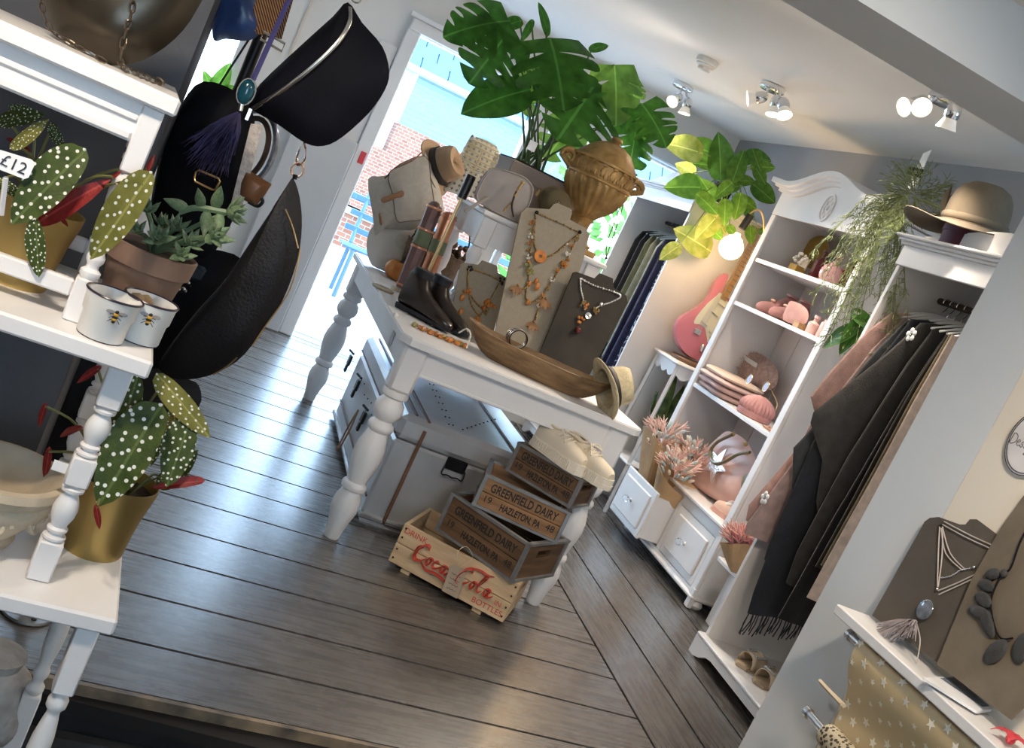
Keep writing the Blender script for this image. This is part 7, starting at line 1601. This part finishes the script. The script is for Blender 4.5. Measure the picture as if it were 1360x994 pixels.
ROPE = mat('pale_cord', (.55, .48, .42), .7, var=.1)
nk = thing('pendant_necklace', 'pale cord necklace with grey agate pendant and mauve tassel', 'necklace', PP(1230, 800, wb1[1], wb1[2]))
def on1(*q): return [PP(*a, wb1[1] + wb1[2] * .005, wb1[2]) for a in q]
for pts in (((1248, 700), (1246, 740), (1245, 780)), ((1252, 700), (1251, 740), (1246, 780)), ((1252, 697), (1285, 715), (1325, 733)), ((1254, 693), (1290, 712), (1328, 729)), ((1246, 785), (1275, 773), (1318, 752)), ((1247, 790), (1280, 775), (1318, 757)), ((1252, 702), (1262, 735), (1282, 757)), ((1250, 702), (1256, 735), (1277, 757))): wtube(nk, 'cord', on1(*pts), .0016, ROPE, 5, 5)
chain(nk, 'chain', on1((1245, 768), (1262, 766), (1276, 758), (1290, 755)), .0007, SILVER, step=.004)
for q in ((1249, 698), (1294, 754), (1245, 783)): mb = W(nk); mb.ball(on1(q)[0], .004, 8, 6); mb.build('bead', SILVER if q[1] > 700 else DARK, nk, True)
mb = W(nk); c = PP(1228, 810, wb1[1] + wb1[2] * .010, wb1[2]); mb.m = mb.base @ MX.Translation(c) @ wb1[2].to_track_quat('Z', 'Y').to_matrix().to_4x4(); mb.ball((0, 0, 0), (.024, .026, .007), 16, 8); mb.build('agate_pendant', mat('grey_agate', (.13, .145, .17), .1, var=.4, vscale=40, coat=.6), nk, True)
mb = W(nk); rf = random.Random(6); s0 = PP(1216, 824, wb1[1] + wb1[2] * .012, wb1[2])
for i in range(150):
    e = P(lerp(1163, 1216, rf.random()) , lerp(828, 853, rf.random()), X=1.79 - rf.uniform(-.01, .02)); e.z = max(e.z, SHZ + .002)
    mb.tube([s0, lerp(s0, e, .5) + V((rf.uniform(-.003, .003), 0, .006)), e], [.0014, .0013, .001], 3)
mb.build('tassel', mat('mauve_thread', (.36, .31, .31), .8, var=.2, vscale=80), nk)['kind'] = 'stuff'
wtube(nk, 'loose_cord', [s0, P(1222, 850, X=1.80), V((1.79, P(1225, 868, X=1.79).y, SHZ + .003))], .0014, ROPE, 5)
pk = thing('pebble_necklace', 'necklace of flat dark grey pebbles on the brown board', 'necklace', PP(1310, 800, wb2[1], wb2[2])); PEB = mat('grey_pebble', (.045, .043, .040), .75, var=.3, vscale=40, bump=.25, bscale=90)
def on2(q, d=.006): return PP(*q, wb2[1] + wb2[2] * d, wb2[2])
for (q, rx, ry, an) in (((1318, 763), .012, .008, .6), ((1310, 778), .0145, .008, .1), ((1306, 797), .016, .0095, -.05), ((1302, 815), .021, .0085, .15), ((1312, 830), .020, .009, -.5), ((1322, 866), .0125, .021, -.35), ((1356, 862), .012, .02, .3), ((1333, 762), .006, .006, 0), ((1375, 850), .012, .019, .5)):
    mb = W(pk); mb.m = mb.base @ frame(on2(q), V((0, -1, 0)), V((0, 0, 1))) @ MX.Rotation(an, 4, 'Z'); mb.ball((0, 0, 0), (rx * 1.7, ry * 1.7, .006), 14, 8); mb.build('pebble', PEB, pk, True)
wtube(pk, 'cord', [on2(q) for q in ((1372, 690), (1355, 720), (1342, 755), (1330, 765), (1316, 800), (1326, 845), (1345, 848))], .0022, BLACK, 6)
# leaflet
lf_ = thing('leaflet', 'printed leaflet with a house photo lying on the wall shelf', 'leaflet', P(1275, 915, z=SHZ)); lz = SHZ + .012
pts = [P(*q, z=lz) for q in ((1226, 900), (1288, 898), (1337, 940), (1298, 945))]
mb = W(lf_); slab(mb, pts, V((0, 0, 1)), .006); mb.build('pages', lbm, lf_)
def lq(a, b_): return lerp(lerp(pts[0], pts[1], a), lerp(pts[3], pts[2], a), b_) + V((0, 0, .0015))
mb = W(lf_); slab(mb, [lq(.30, .05), lq(.95, .05), lq(.95, .92), lq(.30, .92)], V((0, 0, 1)), .0006); mb.build('cover_photo', mat('cover_print', (.05, .07, .06), .4, var=.4, vscale=30, col2=(.22, .25, .33)), lf_)
mb = W(lf_); slab(mb, [lq(.68, .2), lq(.92, .12), lq(.92, .8), lq(.68, .86)], V((0, 0, 1)), -.0006); mb.build('house_print', mat('house_print', (.20, .22, .30), .4, var=.5, vscale=50, col2=(.4, .42, .5)), lf_)
# chrome rods with wrapping paper
CHR2 = CHROME
def rod(label, px, z, Y0, Y1, X):
    t = thing('paper_rail', label, 'rail', (X, (Y0 + Y1) / 2, z)); mb = W(t); mb.cyl((X, Y0, z), (X, Y1, z), .0105, n=18); mb.build('rod', CHR2, t, True)
    mb = W(t); mb.cyl((X, Y1 - .004, z), (X, Y1 + .008, z), .0145, n=18); mb.ball((X, Y1 + .01, z), (.0135, .006, .0135), 14, 6); mb.build('end_cap', CHR2, t, True)
    for y in (Y1 - .06, Y0 + .05): mb = W(t); mb.tube([(X, y, z), ((X + WX) / 2, y, z - .004), (WX, y, z)], .007, 10); mb.cyl((WX - .006, y, z), (WX - .0005, y, z), .018, n=16); mb.build('bracket', CHR2, t, True)
    return t
r1p = P(1130, 845, X=1.765); r2p = P(1074, 948, X=1.765)
rod('upper chrome rail below the wall shelf', None, r1p.z, 1.33, r1p.y, 1.765); rod('lower chrome rail below the wall shelf', None, r2p.z, 1.30, r2p.y, 1.765)
STAR = mat('gold_star_paper', (.60, .45, .25), .5, var=.05); STW = mat('star_white', (.80, .74, .62), .6, var=0)
wp = thing('wrapping_paper', 'gold wrapping paper with white stars hung on the upper chrome rail', 'paper', (1.765, 1.55, r1p.z)); yA, yB = 1.33, P(1140, 852, X=1.752).y
prof_ = []
for i in range(9): a = R(90 - 0) - i * 0; 
prof_ = [(1.765 + .0125 * cos(R(20 + i * 20)), r1p.z + .0125 * sin(R(20 + i * 20))) for i in range(8)] + [(1.751, r1p.z - .02), (1.757, r1p.z - .05), (1.772, r1p.z - .08), (1.79, r1p.z - .11), (1.802, r1p.z - .15), (1.806, r1p.z - .2), (1.806, r1p.z - .27), (1.80, r1p.z - .36), (1.798, r1p.z - .5)]
mb = W(wp); mb.grid(lambda u_, v: (prof_[int(round(v * (len(prof_) - 1)))][0], lerp(yA, yB, u_), prof_[int(round(v * (len(prof_) - 1)))][1]), 12, len(prof_)); o_ = mb.build('sheet', STAR, wp, True)
rf = random.Random(14); SM = MB(); SM.prism([((1 if i % 2 == 0 else .42) * cos(pi / 2 + i * pi / 5), (1 if i % 2 == 0 else .42) * sin(pi / 2 + i * pi / 5)) for i in range(10)], 0, .06); SMM = SM.mesh('star', STW)
def sheet_at(d): # distance down the sheet -> (x, z, tangent)
    acc = 0
    for i in range(len(prof_) - 1):
        a, b_ = prof_[i], prof_[i + 1]; L_ = math.hypot(b_[0] - a[0], b_[1] - a[1])
        if acc + L_ >= d or i == len(prof_) - 2: f = (d - acc) / L_; return lerp(a[0], b_[0], f), lerp(a[1], b_[1], f), V((b_[0] - a[0], 0, b_[1] - a[1])).normalized()
        acc += L_
k_ = 0; wi = wp.matrix_basis.inverted()
for i in range(15):
    for j in range(12):
        if (i + j) % 2: continue
        d = .03 + j * .026 + rf.uniform(-.005, .005); y = lerp(yA + .02, yB - .012, i / 14) + rf.uniform(-.006, .006); x, z, tg_ = sheet_at(d); s_ = .0085 if k_ % 3 else .0135; k_ += 1
        nn_ = V((tg_.z, 0, -tg_.x)); nn_ = nn_ if nn_.x < 0 else -nn_
        put('star', SMM, wp, mw=wi @ frame(V((x, y, z)) + nn_ * .0004, V((0, -1, 0)), -tg_) @ MX.Rotation(rf.uniform(-.3, .3), 4, 'Z') @ MX.Diagonal((s_, s_, s_, 1)))
pg_ = thing('wooden_peg', 'wooden clothes peg clipped on the star wrapping paper', 'peg', P(1105, 920, X=1.76)); A, B = P(1090, 907, X=1.757), P(1121, 938, X=1.742)
mb = W(pg_); mb.tube([A, B], [.005, .0065], 4); mb.build('peg_half', mat('peg_wood', (.62, .50, .34), .7), pg_); mb = W(pg_); mb.tube([A + V((-.006, 0, .004)), B + V((-.008, 0, .002))], [.005, .006], 4); mb.build('peg_half', mat('peg_wood', (.62, .50, .34), .7), pg_)
mb = W(pg_); mb.ball(lerp(A, B, .5) + V((-.004, 0, .003)), .006, 8, 6); mb.build('spring', CHROME, pg_)
LEO = mat('leopard_paper', (.55, .45, .28), .6, var=0); N, L, b = nodes(LEO); tc = N.new('ShaderNodeTexCoord'); vo = N.new('ShaderNodeTexVoronoi'); vo.inputs['Scale'].default_value = 95; L.new(tc.outputs['Object'], vo.inputs[0]); rp = N.new('ShaderNodeValToRGB'); rp.color_ramp.elements[0].position = .38; rp.color_ramp.elements[0].color = (.05, .035, .02, 1); rp.color_ramp.elements[1].position = .46; rp.color_ramp.elements[1].color = (.55, .46, .30, 1); L.new(vo.outputs[0], rp.inputs[0]); L.new(rp.outputs[0], b.inputs['Base Color'])
lp_ = thing('leopard_roll', 'roll of leopard print paper on the lower chrome rail', 'paper', (1.765, 1.5, r2p.z)); yL = P(1098, 965, X=1.75).y
mb = W(lp_); mb.m = mb.base @ MX.Translation((1.765, 0, r2p.z)) @ MX.Rotation(-pi / 2, 4, 'X'); mb.lathe([(.0125, 1.32), (.03, 1.32), (.031, 1.33), (.031, yL - .01), (.03, yL), (.0125, yL)], 24, cap=False); mb.build('roll', LEO, lp_, True)
# red gift bow at the shelf end
rbw = thing('red_bow', 'bright red paper flower on the white wall shelf', 'decoration', (1.79, 1.50, SHZ)); mb = None
for i in range(5):
    a = i * 2 * pi / 5; mb = MB(); mb.m = MX.Rotation(a, 4, 'Z'); mb.grid(lambda u_, v: (.04 * u_, .022 * (v - .5) * sin(pi * min(1, u_ + .1)), .01 + .012 * sin(pi * u_) + .006 * (v - .5) ** 2), 6, 4); o_ = mb.build('petal', mat('red_paper', (.62, .05, .07), .5), rbw, True); m_ = o_.modifiers.new('t', 'SOLIDIFY'); m_.thickness = .001
MB().ball((0, 0, .012), .01, 8, 6).build('centre', RED, rbw, True)
# oval wall sign
sgn = thing('wall_sign', 'white oval wall sign with dark double ring and script', 'sign', (WX - .004, P(1375, 590, X=WX).y, P(1375, 590, X=WX).z)); sc_ = sgn.location
wv_ = P(1329, 605, X=WX).y - sc_.y; hh = .135
mb = MB(); mb.m = frame((0, 0, 0), V((0, -1, 0)), V((0, 0, 1))); mb.prism([(abs(wv_) * cos(2 * pi * i / 40), hh * .62 * sin(2 * pi * i / 40)) for i in range(40)], 0, .004); mb.build('plaque', mat('plaque_white', (.70, .66, .64), .5), sgn)
for k in (.965, .90): mb = MB(); mb.tube([(-.0048, -abs(wv_) * k * cos(2 * pi * i / 48), hh * .62 * k * sin(2 * pi * i / 48)) for i in range(48)], .0012, 5, True); mb.build('ring_line', PENM, sgn)
mb = MB()
def wr(pts, ox, oz, s_): mb.tube(sm([(-.0046, -(ox + x * s_), oz + z * s_) for x, z in pts], 5), .0009, 4)
DES = [[(.2, 1.5), (.15, .1), (.25, 1.5), (1.0, 1.3), (1.1, .5), (.5, 0), (.1, .1), (-.1, .5)], [(1.3, .5), (1.8, .7), (1.6, .95), (1.35, .6), (1.6, .1), (2.1, .3)], [(2.4, .9), (2.2, .6), (2.55, .35), (2.35, .05), (2.1, .2)], [(2.9, .8), (2.85, .2), (3.1, .15)], [(3.7, .8), (3.4, .9), (3.3, .4), (3.7, .4), (3.7, .9), (3.65, -.5), (3.3, -.6), (3.9, .2)]]
for st in DES: wr(st, -abs(wv_) * .86, -.022, .017)
mb.build('script_lettering', PENM, sgn)
# ================================================================ ceiling fittings
GLOWW = mat('lamp_glow', (1, .9, .75), .4, var=0, emit=((1, .84, .62), 9))
def spot_fitting(label, base, heads, watts, size=80, col=(1, .86, .70), lit=True):
    b0 = V(base); t = thing('spotlight_fitting', label, 'light', b0, 0, 'ceiling spotlights')
    MB().lathe([(.058, 0), (.062, -.004), (.062, -.022), (.055, -.028), (.01, -.029)], 28).build('ceiling_plate', CHROME, t, True)
    for hp_, d in heads:
        hp_ = V(hp_); d = V(d).normalized(); bk = hp_ - d * .055; st0 = b0 + (hp_ - b0) * .35; st0.z = b0.z - .028
        wtube(t, 'arm', [st0, lerp(st0, bk, .5) + V((0, 0, -.01)), bk], .0055, CHROME, 8, 3)
        q = d.to_track_quat('Z', 'Y').to_matrix().to_4x4(); m0 = MX.Translation(hp_) @ q
        mb = W(t); mb.m = mb.base @ m0; mb.lathe([(.004, -.058), (.016, -.054), (.025, -.040), (.028, -.022), (.026, -.008), (.022, 0)], 20); hd_ = mb.build('head', CHROME, t, True)
        mb = W(t); mb.m = mb.base @ m0; mb.lathe([(.022, -.002), (.027, .012), (.036, .034), (.037, .036), (.034, .035), (.024, .01)], 22, cap=False); mb.build('glass_shade', mat('frosted_shade', (.82, .80, .76), .3, var=.02, emit=((1, .85, .65), .08)), hd_, True)
        mb = W(t); mb.m = mb.base @ m0; mb.lathe([(.001, .022), (.029, .0225)], 18, cap=False); mb.build('lamp_disc', GLOWW, hd_)
        l = bpy.data.lights.new('spot_light', 'SPOT'); l.energy = watts; l.color = col; l.spot_size = R(size); l.spot_blend = .9; l.shadow_soft_size = .03
        lo = bpy.data.objects.new('spot_light', l); C.objects.link(lo); lo.parent = t; lo.matrix_local = t.matrix_basis.inverted() @ MX.Translation(hp_ + d * .045) @ (-d).to_track_quat('Z', 'Y').to_matrix().to_4x4()
    return t
def hz(px, py, z): return P(px, py, z=z)
spot_fitting('three headed chrome spotlight beside the smoke alarm', (2.139, 4.606, CZ), [(hz(1003, 130, 2.23), (-.8, .3, -.5)), (hz(1029, 143, 2.21), (.1, -.25, -1)), (hz(1041, 145, 2.20), (.15, -.6, -.75))], 20, 110)
spot_fitting('chrome spotlight nearest the shop door', (2.125, 5.66, CZ), [(hz(897, 132, 2.23), (-.5, -.5, -.6)), (hz(911, 143, 2.22), (.1, -.1, -1))], 20, 110)
spot_fitting('chrome spotlight half hidden by the ceiling beam', (2.229, 3.42, CZ), [(hz(1210, 140, 2.25), (-.7, -.15, -.5)), (hz(1224, 139, 2.25), (-.35, -.8, -.45)), (hz(1262, 158, 2.22), (.15, .15, -1))], 20, 110)
spot_fitting('added chrome spotlight out of view over the white display stands', (-.55, .75, 2.165), [((-.60, .78, 2.06), (.25, .62, -.95)), ((-.5, .70, 2.06), (.65, .5, -.9)), ((-.55, .66, 2.06), (.2, 1, -.55))], 13, 95)  # added fitting out of view, lights the stands warmly from the left
spot_fitting('added chrome spotlight out of view over the wall shelf', (1.15, .95, 2.165), [((1.2, .98, 2.06), (.55, .75, -1.0)), ((1.1, 1.0, 2.06), (-.1, 1, -.75)), ((1.15, .88, 2.06), (.35, .35, -1))], 13, 100)  # second added fitting, also unseen, throws light on the wall shelf side
sd = thing('smoke_alarm', 'round white smoke alarm on the ceiling', 'smoke alarm', (1.858, 4.796, CZ))
MB().lathe([(.052, 0), (.055, -.004), (.055, -.024), (.050, -.028)], 28).build('base', mat('alarm_white', (.72, .70, .66), .4), sd, True); MB().lathe([(.046, -.027), (.047, -.034), (.043, -.038), (.030, -.040), (.028, -.056), (.022, -.060), (.002, -.061)], 28).build('sensor', mat('alarm_white', (.72, .70, .66), .4), sd, True)
for i in range(6): a = i * pi / 3; MB().at((.030 * cos(a), .030 * sin(a), -.048), rz=a).box((0, 0, 0), (.006, .008, .016), .001).build('vent_rib', mat('alarm_white', (.72, .70, .66), .4), sd)
# window plant seen at the far left
wp2 = thing('leafy_plant', 'green leaf plant on the sill left of the shop door', 'plant', (-.2, FY - .06, 1.10)); MB().lathe([(.03, 0), (.04, .07), (.036, .07), (.028, .005)], 18, cap=False).build('pot', POTW, wp2, True)
for i, (dx, dz, tx, tz) in enumerate(((0, .06, .03, .27), (0, .06, -.09, .17), (0, .06, .10, .16))): add_leaf(wp2, pm_[0], V((-.2 + dx, FY - .06, 1.10 + dz)), V((-.2 + tx, FY - .07, 1.10 + tz)), V((.2, -1, .2)), .8)
# ================================================================ outside
BY = 20.0
def bz_(z11): return 1.32 + (z11 - 1.32) * BY / 11
def bx_(x11): return x11 * BY / 11
gr = struct('ground_outside', MB().box((6, 18.5, -.10), (50, 24, .1)), mat('bright_paving', (.42, .41, .40), .8, var=.08))
dk = struct('floor_porch', MB().box((1.3, 7.86, -.045), (4, 2.5, .03)), mat('porch_base', (.2, .2, .2), .8))
PORB = mat('porch_board', (.27, .28, .31), .5, var=.15, vscale=4, stretch=(1, 9, 1))
for i in range(10): o_ = MB().box((0, 0, 0), (3.9, .236, .028), .003).build('board', PORB, dk); o_.location = (1.3, 6.74 + i * .245, -.015)
hs = thing('house', 'pale blue clad outbuilding with brick base across the street', 'building', (bx_(2.2), BY + 2, -.05))
BRK = mat('brick_wall', (.45, .2, .13), .85, var=0); N, L, b = nodes(BRK); bt = N.new('ShaderNodeTexBrick'); tc = N.new('ShaderNodeTexCoord'); mp = N.new('ShaderNodeMapping'); mp.inputs['Rotation'].default_value = (R(90), 0, 0); L.new(tc.outputs['Object'], mp.inputs[0]); L.new(mp.outputs[0], bt.inputs[0]); bt.inputs['Scale'].default_value = 4.2; bt.inputs[1].default_value = (.15, .05, .03, 1); bt.inputs[2].default_value = (.20, .085, .052, 1); bt.inputs[3].default_value = (.24, .22, .20, 1); L.new(bt.outputs[0], b.inputs['Base Color'])
xl, xr = bx_(1.44), bx_(3.4)
mb = W(hs); mb.box(((xl + xr) / 2, BY + 1.5, bz_(1.55) / 2), (xr - xl, 3, bz_(1.55) + .1)); mb.build('brick_base', BRK, hs)
mb = W(hs); mb.box((bx_(1.16), BY + 1.0, bz_(1.265) / 2), (bx_(.56), 2, bz_(1.265))); mb.build('brick_base', BRK, hs)
mb = W(hs); mb.box((bx_(1.16), BY + 1.6, (bz_(1.265) + bz_(2.15)) / 2), (bx_(.56), 2, bz_(2.15) - bz_(1.265))); mb.build('white_wall', mat('render_white', (.72, .72, .72), .8, var=.03), hs)
CLAD = mat('pale_blue_cladding', (.12, .22, .30), .6, var=.05); nP = 11; z0, z1 = bz_(1.55), bz_(2.13)
for i in range(nP): mb = W(hs); h = (z1 - z0) / nP; mb.m = mb.base @ MX.Translation(((xl + xr) / 2, BY + .02, z0 + h * (i + .5))) @ MX.Rotation(R(8), 4, 'X'); mb.box((0, 0, 0), (xr - xl, .03, h * .97)); mb.build('plank', CLAD, hs)
mb = W(hs); mb.box(((bx_(.9) + xr) / 2, BY - .12, bz_(2.14)), (xr - bx_(.9), .16, .14), .03); mb.build('gutter', mat('gutter_grey', (.2, .23, .27), .5), hs)
TILE = mat('blue_slate', (.03, .085, .21), .55, var=.08); TM_ = MB().box((0, 0, 0), (.55, .03, .30), .004).mesh('roof_tile', TILE)
for r_ in range(7):
    for c in range(14):
        x = bx_(.95) + c * .57 + (.28 if r_ % 2 else 0); put('roof_tile', TM_, hs, loc=hs.matrix_basis.inverted() @ V((x, BY + .06 + r_ * .19, bz_(2.17) + .12 + r_ * .21)), rot=(R(-42), 0, 0))
mb = W(hs); mb.m = mb.base @ MX.Translation(((bx_(.8) + xr) / 2 + .6, BY + .7, bz_(2.17) + .78)) @ MX.Rotation(R(-42), 4, 'X'); mb.box((0, 0, 0), (9, .02, 2.0)); mb.build('roof_deck', TILE, hs)
lwl = thing('garden_wall', 'low brick garden wall with stone coping beyond the porch', 'wall', (2.0, 13, -.05)); mb = W(lwl); mb.box((3.2, 13.0, .16), (5.0, .22, .42)); mb.build('wall_body', BRK, lwl); mb = W(lwl); mb.box((3.2, 13.0, .40), (5.1, .3, .06), .01); mb.build('coping', mat('stone_coping', (.5, .46, .40), .8), lwl)
BLUEP = mat('bench_blue', (.04, .10, .16), .5, var=.1)
def bench(label, x, y):
    t = thing('park_bench', label, 'bench', (x, y, -.0))
    for k in range(3): MB().box((0, -.12 + k * .12, .43), (1.3, .06, .02), .004).build('slat', BLUEP, t)
    for k in range(3): MB().at((0, .20 + .03 * k, .56 + k * .13)).box((0, 0, 0), (1.3, .022, .05), .004).build('slat', BLUEP, t)
    for sx in (-.55, .55):
        mb = MB(); mb.tube([(sx, -.16, 0), (sx, -.14, .42)], .02, 6); mb.tube([(sx, .2, 0), (sx, .18, .45), (sx, .28, .88)], .02, 6); mb.tube([(sx, -.14, .41), (sx, .18, .41)], .018, 6); mb.build('leg', BLUEP, t)
    return t
bench('blue slatted bench on the porch outside the door', 1.75, 8.75)
rl = thing('porch_rail', 'blue horizontal porch rail beyond the bench', 'rail', (2.3, 9.35, 0))
for z in (.80,): mb = W(rl); mb.box((2.3, 9.35, z), (2.9, .05, .06), .006); mb.build('rail', BLUEP, rl)
for x in (.9, 2.3, 3.7): mb = W(rl); mb.box((x, 9.35, .46), (.06, .06, .92), .006); mb.build('post', BLUEP, rl)
# green bushes past the window
BUSH = leafmat('bush_leaf', (.05, .16, .03), (.14, .30, .07), trans=.4, veins=False)
def bush(label, loc, r_, seed, n=500):
    t = thing('garden_bush', label, 'bush', loc, 0, 'bushes outside the window'); rf = random.Random(seed); mb = MB()
    for i in range(n):
        d = V((rf.gauss(0, 1), rf.gauss(0, 1), rf.gauss(0, 1))).normalized(); p = d * r_ * rf.uniform(.75, 1.05); p.z = p.z * 1.3 + r_ * 1.4; u = d.orthogonal().normalized() * rf.uniform(.05, .1); v = d.cross(u); u2 = u + d * rf.uniform(-.05, .05)
        mb.add([p - u2, p + v * .6, p + u2, p - v * .6], [(0, 1, 2, 3)])
    mb.build('foliage', BUSH, t)['kind'] = 'stuff'; MB().tube([(0, 0, 0), (0, 0, r_ * 1.2)], .04, 6).build('trunk', mat('bark', (.08, .05, .03), .9), t)
bush('round green bush outside the window', (3.55, 10.4, -.05), .8, 1); bush('taller green bush beside the round one outside', (5.7, 11.4, -.05), 1.0, 2)
